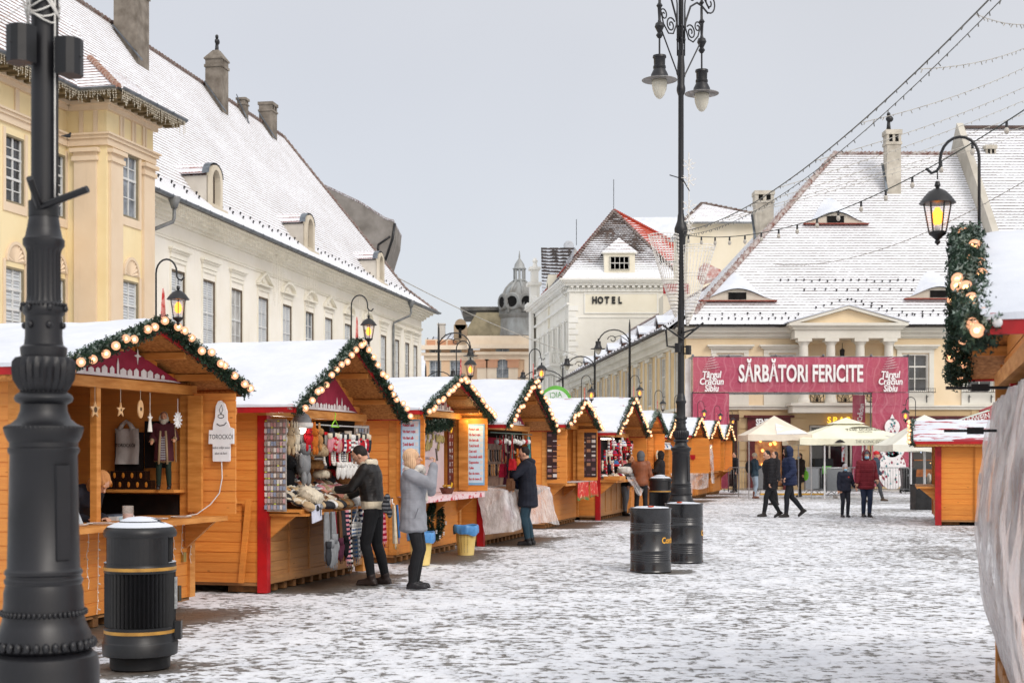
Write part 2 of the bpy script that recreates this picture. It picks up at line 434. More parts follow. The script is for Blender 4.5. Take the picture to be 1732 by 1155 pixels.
# ------------------------------------------------------------------ ground
def ground():
 xs = [-900, -120, -40, -24] + list(np.arange(-16, 20, .3)) + [26, 45, 120, 900]
 ys = [-60, -10, 2] + list(np.arange(4, 70, .3)) + [80, 110, 180, 400, 1600]
 rnd = random.Random(3)
 from mathutils import noise as mn
 vs = []; bare = []
 for y in ys:
  for x in xs:
   b = 0.0
   nv = mn.noise((x*.9, y*.45, 2.2)); nv2 = mn.noise((x*.35+9, y*.3, 7)); nv3 = mn.noise((x*3.1, y*2.1, 1.7))
   if -16 < x < 20 and 4 < y < 70:
    for i, (kd, m, c, w, rw, ze, zp, o) in enumerate(ROW):
     nn = math.hypot(m, 1); u = (m/nn, 1/nn); n = (1/nn, -m/nn)
     dx, dy = x-c[0], y-c[1]; a = dx*u[0]+dy*u[1]; d = dx*n[0]+dy*n[1]
     e = abs(a) - w/2 + .25
     f = max(d - .75 - .35*nv, e - .15*nv, -4.2 - d)
     b = max(b, min(1, max(0, .5 - f*1.7 + .25*nv3)))
    d = math.hypot(x+2.83, y-10.8); b = max(b, min(1, max(0, (.42+.1*nv-d)*4)))
    d = math.hypot(x-2.15, y-19.75); b = max(b, min(.9, max(0, (.40+.1*nv-d)*4)))
    # trodden slush on the right-hand side of the square
    b = max(b, .16*max(0, nv2+.12) + .06*max(0, nv))
    if x > 3.5: b = max(b, .22*max(0, min(1, (x-3.5)/4))*max(0, .35+nv2))
   z = .012*nv + .02*nv2 if -16 < x < 20 and 5 < y < 70 else 0
   vs.append((x, y, z-.01)); bare.append(b)
 nx = len(xs)
 fs = [(j*nx+i, j*nx+i+1, (j+1)*nx+i+1, (j+1)*nx+i) for j in range(len(ys)-1) for i in range(nx-1)]
 me = bpy.data.meshes.new('ground'); me.from_pydata(vs, [], fs)
 at = me.attributes.new('bare', 'FLOAT', 'POINT'); at.data.foreach_set('value', bare)
 me.polygons.foreach_set('use_smooth', [True]*len(fs))
 k = N('trodden snow on paving'); v = k.coord('Object')
 ak = k.n.new('ShaderNodeAttribute'); ak.attribute_name = 'bare'; ab = ak.outputs['Fac']
 # cobbles
 w = k.n.new('ShaderNodeVectorMath'); w.operation = 'ADD'; k.l.new(v, w.inputs[0])
 dn = k.noise(v, 2.5, 3, .5, 1); sc = k.n.new('ShaderNodeVectorMath'); sc.operation = 'SCALE'; k.l.new(dn, sc.inputs[0]); sc.inputs['Scale'].default_value = .10
 k.l.new(sc.outputs[0], w.inputs[1]); vv = w.outputs[0]
 vo = k.n.new('ShaderNodeTexVoronoi'); vo.feature = 'DISTANCE_TO_EDGE'; vo.inputs['Scale'].default_value = 8.0; k.l.new(vv, vo.inputs['Vector'])
 vc = k.n.new('ShaderNodeTexVoronoi'); vc.inputs['Scale'].default_value = 8.0; k.l.new(vv, vc.inputs['Vector'])
 n1 = k.noise(v, 9.0, 6, .62); n2 = k.noise(v, .55, 5, .6); n3 = k.noise(v, 22, 5, .72); n4 = k.noise(v, 1.5, 5, .62)
 cellv = k.sep(vc.outputs['Color'])[0]
 s = k.math('ADD', k.math('MULTIPLY', n1, 1.0), k.math('MULTIPLY', n3, .40))
 s = k.math('ADD', s, k.math('MULTIPLY', k.math('SUBTRACT', n2, .5), .20))
 s = k.math('ADD', s, k.math('MULTIPLY', k.math('SUBTRACT', n4, .5), .26))
 s = k.math('ADD', s, k.math('MULTIPLY', k.math('SUBTRACT', cellv, .5), .15))
 s = k.math('ADD', s, k.math('MULTIPLY', ab, .62))
 cover = k.rng(s, .775, .83)                 # 0 = snow, 1 = bare stone
 thin = k.rng(s, .67, .78, 0, .34)
 stone = k.mix(cellv, C('#595754'), C('#787570'))
 stone = k.mix(k.rng(vo.outputs[0], .0, .06, 1, 0), stone, C('#38342f'))
 wet = k.rng(ab, .45, .9); stone = k.mix(wet, stone, k.mix(n3, C('#4b443d'), C('#6b5c4e')))
 snow = k.mix(k.rng(n4, .35, .65), C('#e8eaee'), C('#d6d9df'))
 snow = k.mix(thin, snow, C('#a9a6a4'))
 col = k.mix(cover, snow, stone)
 h = k.math('ADD', k.math('MULTIPLY', k.math('SUBTRACT', 1, cover), .9), k.math('MULTIPLY', n3, .7))
 h = k.math('ADD', h, k.math('MULTIPLY', k.rng(vo.outputs[0], 0, .12), .25))
 h = k.math('ADD', h, k.math('MULTIPLY', n1, 1.6))
 k.bump(h, .7, .022)
 k.fin(col, k.math('SUBTRACT', .85, k.math('MULTIPLY', cover, .35)), 0, .35)
 me.materials.append(k.m)
 g = link('ground', me); struct(g)
ground()
# ------------------------------------------------------------------ building kit
def facade(mb, x0, x1, z0, z1, ops, F=None, y=0, dep=.2, mi=0, rmi=0):
 """wall with real openings; ops = (xc, zbottom, w, h[, arch])"""
 old = mb.T; mb.T = F if old is None else (old @ F if F is not None else old)
 xs = {x0, x1}; zs = {z0, z1}
 R_ = [(o[0]-o[2]/2, o[0]+o[2]/2, o[1], o[1]+o[3]) for o in ops]
 for a, b, c, d in R_: xs |= {a, b}; zs |= {c, d}
 xs = sorted(q for q in xs if x0-1e-6 <= q <= x1+1e-6); zs = sorted(q for q in zs if z0-1e-6 <= q <= z1+1e-6)
 for i in range(len(xs)-1):
  for j in range(len(zs)-1):
   xm = (xs[i]+xs[i+1])/2; zm = (zs[j]+zs[j+1])/2
   if any(a < xm < b and c < zm < d for a, b, c, d in R_): continue
   mb.add([(xs[i], y, zs[j]), (xs[i+1], y, zs[j]), (xs[i+1], y, zs[j+1]), (xs[i], y, zs[j+1])], [(0, 1, 2, 3)], mi)
 for a, b, c, d in R_:
  q = [(a, y, c), (b, y, c), (b, y, d), (a, y, d)]; r = [(p[0], y+dep, p[2]) for p in q]
  mb.add(q+r, [(0, 4, 5, 1), (1, 5, 6, 2), (2, 6, 7, 3), (3, 7, 4, 0), (4, 7, 6, 5)], rmi)
 mb.T = old
WC = {}
def window(parent, F, x, z, w, h, style='dark', rows=(.42, 1.0), cols=2, y=.12, fr='#5b4c3e', sash='#d9dbda', pane=None, arch=False):
 """frame mesh (outer casing + sashes) as 'window', glazing as sub-part 'pane'"""
 key = (round(w, 3), round(h, 3), tuple(rows), cols, fr, sash)
 if key not in WC:
  mb = MB(); t = .06; a = w/2
  mb.box(-a, -.10, 0, -a+t, .02, h, 0); mb.box(a-t, -.10, 0, a, .02, h, 0)
  mb.box(-a+t, -.10, h-t, a-t, .02, h, 0); mb.box(-a+t, -.13, 0, a-t, .02, t, 0)
  s = .045; ia = a-t; z0 = t; z1 = h-t
  cuts = [z0] + [z0+(z1-z0)*r for r in rows]
  for zz in cuts[1:-1]: mb.box(-ia, -.055, zz-s*.75, ia, .015, zz+s*.75, 1)
  for c in range(cols+1):
   xx = -ia + 2*ia*c/cols; e = s/2 if 0 < c < cols else s
   xa = max(-ia, xx-e); xb = min(ia, xx+e)
   for q in range(len(cuts)-1):
    mb.box(xa, -.045, cuts[q]+(s*.75 if q else 0), xb, .012, cuts[q+1]-(s*.75 if q < len(cuts)-2 else 0), 1)
  for q in range(len(cuts)-1):       # glazing bar across the tall lights
   if cuts[q+1]-cuts[q] > .75*w*.62 and len(cuts) > 2:
    zz = (cuts[q]+cuts[q+1])/2; mb.box(-ia+.01, -.035, zz-.014, ia-.01, .005, zz+.014, 1)
  g = MB(); g.add([(-ia, .0, z0), (ia, .0, z0), (ia, .0, z1), (-ia, .0, z1)], [(0, 1, 2, 3)])
  g.box(-ia, .01, z0, ia, .03, z1)
  WC[key] = (mb.mesh('window', [plain(fr, rough=.7, scale=3, bump=0, name='casing'), plain(sash, rough=.6, scale=3, bump=0, name='sash paint')]), g)
 me, g = WC[key]
 M = F @ Matrix.Translation((x, y, z))
 o = link('window', me, parent, M)
 mats = {'dark': glass_mat('#3c4046', .1, c2='#15171a'), 'sky': glass_mat('#8d949c', .12, c2='#4d545c'), 'blind': blind_mat(),  # 'sky' panes have the sky's reflection painted into their grey colour
   'curtain': glass_mat('#b9b8b4', .3, c2='#8b8a88'), 'warm': glass_mat('#8c6a45', .2, c2='#3a281a')}
 kk = ('pane', key, style)
 if kk not in WC: WC[kk] = g.mesh('pane', mats[style])
 link('pane', WC[kk], o)
 return o
def cornice(mb, x0, x1, zs, F=None, mi=0, ends=True, y=0):
 """zs: list of (z0, z1, projection)"""
 old = mb.T; mb.T = F if F is not None else old
 for a, b, p in zs: mb.box(x0-(p if ends else 0), y-p, a, x1+(p if ends else 0), y-.003, b, mi)
 mb.T = old
def gutter(parent, F, x0, x1, y, z, mat, r=.09):
 mb = MB(F); n = 6
 vs = [];
 for x in (x0, x1):
  for i in range(n+1):
   a = math.pi + math.pi*i/n; vs.append((x, y+r*math.cos(a), z+r*math.sin(a)))
 for x in (x0, x1):
  for i in range(n+1):
   a = math.pi + math.pi*i/n; vs.append((x, y+(r-.012)*math.cos(a), z+(r-.012)*math.sin(a)))
 m = n+1; fs = []
 for i in range(n): fs += [(i, i+1, m+i+1, m+i), (2*m+i, 3*m+i, 3*m+i+1, 2*m+i+1)]
 fs += [(0, m, 3*m, 2*m), (n, 2*m+n, 3*m+n, m+n)]
 mb.add(vs, fs)
 k = x0+1.0
 while k < x1: mb.box(k, y-r-.006, z-.03, k+.03, y-r+.02, z+.02); k += 1.1
 return mb.build('gutter', mat, parent, True)
M_ZINC = plain('#7d848b', '#5c6269', .4, 3, bump=.05, metal=.6, name='zinc')
M_PIPE = plain('#8b8e90', '#6d7072', .5, 3, bump=.05, metal=.3, name='zinc pipe')
def chimney(parent, x, y, z0, w, d, h, F, col='#8d857b', col2='#5f574e', capk='slab', smooth=False):
 mb = MB(F @ T3(x, y, 0)); a = w/2; b = d/2
 mb.box(-a, -b, z0, a, b, z0+h*.78)
 mb.box(-a-.05, -b-.05, z0+h*.78, a+.05, b+.05, z0+h*.82)
 if capk == 'hip':
  mb.box(-a, -b, z0+h*.82, a, b, z0+h*.9)
  mb.box(-a-.06, -b-.06, z0+h*.9, a+.06, b+.06, z0+h*.92)
  q = z0+h*.92; t = z0+h*1.06
  mb.hexa([(-a-.06,-b-.06,q),(a+.06,-b-.06,q),(a+.06,b+.06,q),(-a-.06,b+.06,q),(-a*.35,-b*.35,t),(a*.35,-b*.35,t),(a*.35,b*.35,t),(-a*.35,b*.35,t)])
 else:
  for sx in (-1, 0, 1):
   mb.box(sx*a*.86-.09*w, -b, z0+h*.82, sx*a*.86+.09*w, b, z0+h*.93)
  mb.box(-a*.7, -b+.05, z0+h*.82, a*.7, b-.05, z0+h*.93, 1)
  mb.box(-a-.06, -b-.06, z0+h*.93, a+.06, b+.06, z0+h)
 c = mb.build('chimney', [stucco(col, col2, .9, 1.6, .8), M_BLACKIN], parent)
 s = MB(F @ T3(x, y, 0)); s.hexa([(-a-.12,-b-.25,z0+.25),(-a-.004,-b-.25,z0+.25),(-a-.004,b,z0+1.8),(-a-.12,b,z0+1.8),(-a-.12,-b-.25,z0+.33),(-a-.004,-b-.25,z0+.33),(-a-.004,b,z0+1.88),(-a-.12,b,z0+1.88)])
 s.build('flashing', M_ZINC, c)
 return c
def cowl(parent, F, x, y, z):
 mb = MB(F @ T3(x, y, 0)); mb.lathe([(.13, z), (.10, z+.25), (.08, z+.5)], 8); mb.ell((.05, 0, z+.62), (.2, .12, .17), 8, 6); mb.ell((.0, 0, z+.85), (.1, .09, .12), 8, 6)
 mb.build('chimney_cowl', M_DARK, parent, True)
def icicles(parent, F, x0, x1, y, z, n, L=(.2, .6), seed=1, name='icicle_lights', sag=None):
 """strings of small unlit fairy lights hanging from a cable, one child per run"""
 r = random.Random(seed); mb = MB(F)
 mb.tube([(x0+(x1-x0)*i/24, y, z-.03*(i % 2)) for i in range(25)], .006, 3)
 for i in range(n):
  x = x0+(x1-x0)*(i+r.random()*.6)/n; l = r.uniform(*L); p = []; q = z
  for j in range(6): p.append((x+r.uniform(-.02, .02), y+r.uniform(-.01, .01), z-l*j/5))
  mb.tube(p, .005, 3)
  for j in range(int(l/.07)):
   zz = z-.05-j*.07; xx = x+r.uniform(-.02, .02); mb.box(xx-.009, y-.02, zz-.012, xx+.009, y-.002, zz+.012)
 return mb.build(name, plain('#d8d2c2', '#b9b2a2', .5, 9, bump=0, name='fairy light wire'), parent)
# ------------------------------------------------------------------ long cream building with the steep snowy roof
def cream():
 m = .177; nn = math.hypot(m, 1)
 Y0 = 43.0; X0 = -12.4 + m*(Y0-49)
 root = thing('long_cream_building', 'long cream building with huge steep snowy roof and arched dormers behind the left stalls', 'building', (X0, Y0, 0), math.atan2(1/nn, m/nn))
 I = Matrix.Identity(4)
 t = lambda Y: (Y-Y0)*nn
 L = t(87.5); XS = t(45.05)
 wallm = stucco('#f0ece2', '#e8e2d4', dirt=.35); trim = stucco('#ece8dc', '#ddd8c8', dirt=.3)
 Ys = [51.1, 53.95, 56.8, 59.8, 62.8, 65.9, 68.8, 72.0, 75.4, 78.7, 81.7, 84.0, 86.0]
 ops = [(t(y), 5.75, 1.22 if y < 80 else .95, 2.5) for y in Ys] + [(t(y), 1.6, 1.2, 2.2) for y in Ys[::2]]
 wb = MB(); facade(wb, t(45.05), L, 0, 10.3, ops, dep=.22)
 wb.add([(L, 0, 0), (L, 13, 0), (L, 13, 10.3), (L, 0, 10.3)], [(0, 1, 2, 3)]); wb.add([(0, 0, 0), (0, 13, 0), (0, 13, 10.3), (0, 0, 10.3)], [(0, 3, 2, 1)])
 wb.add([(0, 13, 0), (L, 13, 0), (L, 13, 10.3), (0, 13, 10.3)], [(3, 2, 1, 0)])
 wb.build('wall', wallm, root)
 for i, y in enumerate(Ys):
  window(root, I, t(y), 5.75, 1.22 if y < 80 else .95, 2.5, ['blind', 'blind', 'curtain', 'blind', 'blind', 'sky'][i % 6], rows=(.5, 1.0), fr='#6b5d4c', y=.1)
 for y in Ys[::2]: window(root, I, t(y), 1.6, 1.2, 2.2, 'dark', y=.1)
 kinds = 'fffttaataff ff'.replace(' ', 'f'); kinds = 'ffftaataafffff'
 for i, y in enumerate(Ys):
  mb = MB(T3(t(y), 0, 0)); w = .75
  mb.box(-.74, -.05, 5.6, .74, -.003, 5.74); mb.box(-.70, -.04, 8.27, -.62, -.003, 8.5) ; mb.box(.62, -.04, 8.27, .70, -.003, 8.5)
  for sx in (-1, 1): mb.box(sx*.62, -.03, 5.75, sx*.72, -.003, 8.27)
  mb.box(-.72, -.05, 8.5, .72, -.003, 8.62)
  if kinds[i] == 'f': mb.box(-.8, -.12, 8.85, .8, -.003, 8.93); mb.box(-.86, -.2, 8.93, .86, -.003, 9.0); mb.box(-.72, -.06, 8.65, .72, -.003, 8.85)
  elif kinds[i] == 't':
   mb.box(-.86, -.18, 8.7, .86, -.003, 8.77)
   for sx in (-1, 1): mb.prism([(sx*.88, -.003, 8.77), (sx*.88, -.003, 8.85), (0, -.003, 9.32), (0, -.003, 9.24)], (0, -.18, 0))
   mb.ell((0, -.02, 8.92), (.16, .05, .1), 8, 6)
  else:
   mb.box(-.86, -.18, 8.7, .86, -.003, 8.77)
   for j in range(8):
    a0 = math.pi*j/8; a1 = math.pi*(j+1)/8
    mb.prism([(.86*math.cos(a0), -.003, 8.77+.46*math.sin(a0)), (.86*math.cos(a1), -.003, 8.77+.46*math.sin(a1)), (.76*math.cos(a1), -.003, 8.77+.38*math.sin(a1)), (.76*math.cos(a0), -.003, 8.77+.38*math.sin(a0))], (0, -.18, 0))
   mb.ell((0, -.02, 8.9), (.2, .05, .12), 8, 6)
  mb.build('window_surround', trim, root)
 cb = MB(); cornice(cb, XS+.7, L, [(9.25, 9.33, .06), (9.33, 9.38, .1), (9.85, 9.95, .12), (9.95, 10.1, .25), (10.1, 10.22, .42), (10.22, 10.32, .6)], ends=True)
 cb.box(XS, -.82, 10.325, L+.6, .3, 10.36)
 cb.build('cornice', trim, root)
 # roof: bell-cast eave, steep upper slope
 ze, y1, z1, y2, z2 = 10.38, 1.0, 11.85, 7.05, 20.3
 e0 = -.9; xe = L+.75; xr = t(82.2); x1 = xe - .9
 rb = MB(); o = (0, e0, ze)
 lv = lambda y: Vector((0, y-e0, (z1-ze)*(y-e0)/(y1-e0)))
 sl1 = math.hypot(y1-e0, z1-ze); sl2 = math.hypot(y2-y1, z2-z1)
 def q(xa, xb, ya, yb, za, zb, va, vb, xa2=None, xb2=None):
  xa2 = xa if xa2 is None else xa2; xb2 = xb if xb2 is None else xb2
  rb.add([(xa, ya, za), (xb, ya, za), (xb2, yb, zb), (xa2, yb, zb)], [(0, 1, 2, 3)], 0, [[(xa, va), (xb, va), (xb2, vb), (xa2, vb)]])
 q(XS, xe, e0, y1, ze, z1, 0, sl1, XS, x1)
 q(XS, x1, y1, y2, z1, z2, sl1, sl1+sl2, XS, xr)
 # hip end and rear slope
 rb.add([(xe, e0, ze), (xe, 15, ze), (xr, y2, z2), (x1, y1, z1)], [(0, 1, 2, 3)], 0, [[(0, 0), (15, 0), (8, 11), (2, 2.3)]])
 rb.add([(XS, y2, z2), (xr, y2, z2), (xe, 15, ze), (XS, 15, ze)], [(0, 1, 2, 3)], 0, [[(0, 12), (40, 12), (40, 0), (0, 0)]])
 rb.box(XS, -.93, ze-.08, xe, -.9, ze-.01, 1)
 roof = rb.build('roof', [M_TILE_L, plain('#8a8580', bump=0)], root)
 rt = MB()     # ridge and hip tiles
 def ridge_tiles(mb, p, q_, n, r=.13):
  p = Vector(p); q_ = Vector(q_)
  for i in range(n):
   a = p.lerp(q_, i/n); b = p.lerp(q_, (i+.96)/n); mb.tube([a+Vector((0, 0, .03)), b], [r, r*.8], 6)
 ridge_tiles(rt, (XS, y2, z2), (xr, y2, z2), 110)
 ridge_tiles(rt, (xr, y2, z2), (x1, y1, z1), 34); ridge_tiles(rt, (x1, y1, z1), (xe, e0, ze), 8)
 rt.build('ridge_tiles', plain('#6b4a3e', '#8d8783', .85, 9, bump=.2), roof)
 gutter(root, I, XS, xe, -1.0, 10.42, M_ZINC, .1)
 for yy in (47.6+.9, 81.0):
  mb = MB(T3(t(yy), 0, 0)); mb.lathe([(.1, 10.0), (.13, 10.1), (.22, 10.35), (.22, 10.4)], 10, (0, -1.0, 0))
  mb.tube([(0, -1.0, 10.05), (0, -1.0, 9.7), (-.0, -.95, 9.55), (-.5, -.12, 9.1), (-.5, -.1, 8.9), (-.5, -.1, 0.2)], .065, 8)
  mb.build('downpipe', M_PIPE, root, True)
 # dormers: arched opening facing the square
 for i, yy in enumerate((55.3, 66.8, 79.2)):
  xx = t(yy); w = .62; yb = .35; zb = 11.15; zt = zb+1.25
  F = T3(xx, 0, 0)
  mb = MB(F); yr = y1 + (zt+.45-z1)/(z2-z1)*(y2-y1)   # where the top meets the slope
  prof = [(-w, zb), (-w, zt)] + [(w*math.cos(math.pi*(1-j/8)), zt + .5*math.sin(math.pi*j/8)) for j in range(1, 8)] + [(w, zt), (w, zb)]
  side = MB(F)
  for sx in (-1, 1):
   side.prism([(sx*w, yb, zb-.35), (sx*w, yb, zt), (sx*w, yr+.1, zt), (sx*w, yb+.5, zb-.2)], (-sx*.08, 0, 0))
  d = side.build('dormer', stucco('#cfc9be', '#a9a298', dirt=.5), root)
  n = len(prof)
  inn = [(p[0]*.62, zb+.18 + (p[1]-zb)*.82 - .05) for p in prof]
  vs = [(p[0], yb-.12, p[1]) for p in prof] + [(p[0], yb-.12, p[1]) for p in inn] + [(p[0], yb+.2, p[1]) for p in inn]
  fs = [(k, k+1, n+k+1, n+k) for k in range(n-1)] + [(n+k, n+k+1, 2*n+k+1, 2*n+k) for k in range(n-1)]
  vs2 = [(p[0], yb-.12, p[1]) for p in prof] + [(p[0], yb+.05, p[1]) for p in prof]
  fr = MB(F); fr.add(vs, fs); fr.add(vs2, [(k, n+k, n+k+1, k+1) for k in range(n-1)])
  fr.box(-w-.1, yb-.3, zb-.22, w+.1, yb+.1, zb+.05); fr.box(-w*.62, yb-.12, zb+.05, w*.62, yb+.2, zb+.2)
  fr.build('dormer_surround', stucco('#d8cfbd', '#b7ab95', dirt=.5), d)
  g = MB(F); g.add([(p[0], yb+.12, p[1]) for p in inn], [tuple(range(n))]); g.box(-.03, yb+.06, zb, .03, yb+.11, zt+.2)
  g.build('pane', plain('#4a3a30', '#1c1613', .5, 6, bump=0, name='dormer shutter'), d)
  rf = MB(F); vs = [];
  for k in range(9):
   a = math.pi*(1-k/8); x = (w+.12)*math.cos(a); z = zt + .52*math.sin(a)+.06
   ye = y1 + (z-z1)/(z2-z1)*(y2-y1)+.3
   vs += [(x, yb+.1, z), (x, ye, z)]
  rf.add(vs, [(2*k, 2*k+1, 2*k+3, 2*k+2) for k in range(8)], 0, [[(0, k*.2+.2), (2, k*.2+.2), (2, k*.2+.45), (0, k*.2+.45)] for k in range(8)])
  rf.build('dormer_roof', tile_mat('dormer tiles', .2, .5, '#6d3a30', '#8a5040', .22, .2, 0.01) if i == 0 else bpy.data.materials['dormer tiles'], d)
  zf = MB(F); P = [( (w+.15)*math.cos(math.pi*(1-k/8)), yb-.1, zt+.52*math.sin(math.pi*k/8)+.07) for k in range(9)]
  vs = [p for p in P] + [(p[0], yb+.18, p[2]+.01) for p in P]
  zf.add(vs, [(k, k+1, 10+k, 9+k) for k in range(8)]); zf.build('flashing', M_ZINC, d)
 # chimneys
 cz = lambda yi: z1+(yi-y1)/(y2-y1)*(z2-z1)
 for (yy, yi, w, h, kd) in ((60.4, 6.2, 1.2, 4.1, 'hip'), (70.5, 6.4, .95, 3.3, 'hip'), (75.1, 6.8, .5, 1.7, 'slab'), (79.0, 6.8, .85, 2.4, 'slab')):
  c = chimney(root, t(yy), yi, cz(yi)-.9, w, w*.9, h, I, capk=kd)
  if yy == 70.5: cowl(c, I, t(yy), yi, cz(yi)-.9+3.35)
 # fairy lights along the eave
 icicles(root, I, t(48.6), t(60), -.95, 10.3, 110, (.15, .8), 3)
 icicles(root, I, t(60), t(80), -.95, 10.3, 130, (.15, .7), 4); icicles(root, I, t(63), t(65), -.7, 9.9, 10, (1, 2), 5)
 icicles(root, I, t(59), t(60.5), -.7, 10.0, 8, (1.2, 2.2), 6); icicles(root, I, t(71.5), t(73.3), -.7, 10, 9, (1, 2.1), 7)
 # snow guards: small hooks standing on the slope
 hk = MB(); hk.box(-.02, -.02, 0, .02, .02, .12); hk.box(-.05, -.04, .08, .05, .0, .14); hm = hk.mesh('snow_guard', M_DARK)
 for i in range(70):
  y = .3 + .35*(i % 2); o = link('snow_guard', hm, root); o.location = (t(48)+i*.58, y, ze+(y-e0)*(z1-ze)/(y1-e0)-.02)
cream()
# ------------------------------------------------------------------ grey gabled building behind the cream one
def greygable():
 root = thing('grey_firewall_building', 'bare grey plastered gable wall rising behind the right end of the long snowy roof', 'building', (0, 101, 0))
 pts = [(548, 316), (610, 345), (652, 372), (666, 376), (664, 400), (652, 440), (652, 560), (548, 560)]
 P = [px(a, b, 101) for a, b in pts]; P = [(p[0], 0, p[2]) for p in P]
 mb = MB(); mb.prism(P, (0, 7, 0)); mb.build('wall', stucco('#8f8a85', '#6f6a64', .9, .8, .7), root)
 c = MB()
 for i in range(3):
  a = Vector(P[i]); b = Vector(P[i+1]); a.z += .02; b.z += .02
  c.prism([a, b, b+Vector((0, 0, .16)), a+Vector((0, 0, .16))], (0, 7.3, 0))
 o = c.build('coping_tiles', plain('#5b3c33', '#c9cbd0', .85, 9, bump=.2), root);
 e = MB(); a = px(640, 414, 100.8);
 e.tube([px(668, 378, 101), px(664, 404, 101), px(652, 440, 101)], .1, 6); e.tube([px(640, 414, 101), px(660, 400, 101)], .08, 6); e.tube([px(640, 414, 101), px(639, 430, 101)], .08, 6)
 o = e.build('downpipe', M_DARK, root, True); o.location = (0, -101, 0)
greygable()
# ------------------------------------------------------------------ yellow building at the left
def yellow():
 m = .2267; nn = math.hypot(m, 1)
 root = thing('yellow_corner_building', 'yellow plastered town house with pilasters and bracketed eaves on the far left', 'building', (-12.03, 42.1, 0), math.atan2(1/nn, m/nn))
 I = Matrix.Identity(4)
 yw = stucco('#ebdab0', '#e2cd9e', dirt=.5); pk = stucco('#e0cdb4', '#d6c0a4', dirt=.3)
 ZT = 12.05
 wb = MB(T3(0, 0, 0))
 t = lambda Y: (Y-42.1)*nn
 opsB = [(t(43.52), 8.85, 1.05, 1.95), (t(43.52), 5.0, 1.05, 1.95)]
 facade(wb, 0, 2.95, 0, ZT, opsB)
 # side face of the projecting bay (faces the camera)
 wb.add([(0, 0, 0), (0, 1.3, 0), (0, 1.3, ZT), (0, 0, ZT)], [(0, 3, 2, 1)]); wb.add([(2.95, 0, 0), (2.95, 12, 0), (2.95, 12, ZT), (2.95, 0, ZT)], [(0, 1, 2, 3)])
 opsM = []
 for Y in (30.5, 33, 35.2, 37.2, 39.4, 41.55):
  opsM += [(t(Y), 8.62, .95, 1.9), (t(Y), 5.0, .95, 1.85)]
 F = T3(0, 1.3, 0)
 facade(wb, -15, -.0, 0, ZT, opsM, F); wb.add([(-15, 1.3, 0), (-15, 12, 0), (-15, 12, ZT), (-15, 1.3, ZT)], [(0, 3, 2, 1)])
 wb.build('wall', yw, root)
 for i, o in enumerate(opsB): window(root, I, o[0], o[1], o[2], o[3], ['sky', 'blind'][i], rows=(.62, 1.0), fr='#8b8068', y=.1)
 for i, o in enumerate(opsM): window(root, F, o[0], o[1], o[2], o[3], ['dark', 'blind', 'dark', 'sky'][i % 4], rows=(.36, .68, 1.0), fr='#8b8068', y=.1)
 tb = MB()
 # pilasters on bay front and side
 for a, b in ((.12, .85), (2.2, 2.9)): tb.box(a, -.09, 0, b, -.003, 10.35); tb.box(a-.05, -.15, 10.35, b+.05, -.003, 10.48); tb.box(a-.09, -.2, 10.6, b+.09, -.003, 10.72); tb.box(a-.02, -.1, 10.48, b+.02, -.003, 10.6)
 tb.box(-.09, .3, 0, -.003, 1.02, 10.35); tb.box(-.15, .25, 10.35, -.003, 1.07, 10.48); tb.box(-.2, .2, 10.6, -.003, 1.12, 10.72); tb.box(-.1, .28, 10.48, -.003, 1.04, 10.6)
 # entablature
 for z0, z1, p in ((10.8, 11.0, .08), (11.0, 11.1, .14), (11.1, 11.16, .2), (11.85, 12.0, .12), (12.0, 12.12, .22)):
  tb.box(-p, -p, z0, 2.95+p, -.003, z1); tb.box(-p, -.002, z0, -.003, 1.3-p-.001, z1); tb.box(-15, 1.3-p, z0, -p-.001, 1.297, z1)
 for x in (.75, 1.5, 2.2): tb.box(x, -.05, 11.16, x+.13, -.003, 11.85); tb.box(x+.19, -.05, 11.16, x+.25, -.003, 11.85)
 for y in (.28, .75): tb.box(-.05, y, 11.16, -.003, y+.13, 11.85)
 for i in range(9): x = -1.3-i*1.5; tb.box(x, 1.25, 11.16, x+.2, 1.297, 11.85)
 tb.build('pilasters_and_cornice', pk, root)
 # shell lunettes above the lower windows
 lm = MB()
 for k in range(10):
  a0 = math.pi*k/10; a1 = math.pi*(k+1)/10
  lm.add([(0, -.02, 0), (.40*math.cos(a0), -.02, .48*math.sin(a0)), (.40*math.cos((a0+a1)/2), -.07, .48*math.sin((a0+a1)/2)), (.40*math.cos(a1), -.02, .48*math.sin(a1))], [(0, 1, 2), (0, 2, 3)])
  lm.prism([(r*math.cos(a), -.003, 1.15*r*math.sin(a)) for r, a in ((.42, a0), (.5, a0), (.5, a1), (.42, a1))], (0, -.08, 0))
 lme = lm.mesh('window_lunette', pk)
 link('window_lunette', lme, root, T3(t(43.52), 0, 0) @ Matrix.Translation((0, 0, 7.1)))
 for Y in (35.2, 37.2, 39.4, 41.55): link('window_lunette', lme, root, F @ Matrix.Translation((t(Y), 0, 7.0)))
 fr = MB()
 for o in opsB: fr.box(o[0]-.66, -.04, o[1]-.25, o[0]+.66, -.003, o[1]); fr.box(o[0]-.66, -.04, o[1], o[0]-.53, -.003, o[1]+2.1); fr.box(o[0]+.53, -.04, o[1], o[0]+.66, -.003, o[1]+2.1)
 for o in opsM: fr.box(o[0]-.6, 1.26, o[1]-.25, o[0]+.6, 1.297, o[1]); fr.box(o[0]-.6, 1.26, o[1], o[0]-.48, 1.297, o[1]+2.05); fr.box(o[0]+.48, 1.26, o[1], o[0]+.6, 1.297, o[1]+2.05)
 fr.build('window_surround', pk, root)
 # soffit, brackets, gutter, fairy lights
 so_ = MB(); OV = .82
 so_.box(-OV, -OV, 12.14, 3.5, 1.3-OV, 12.2); so_.box(-15, 1.3-OV+.002, 12.14, 3.5, 6, 12.2)
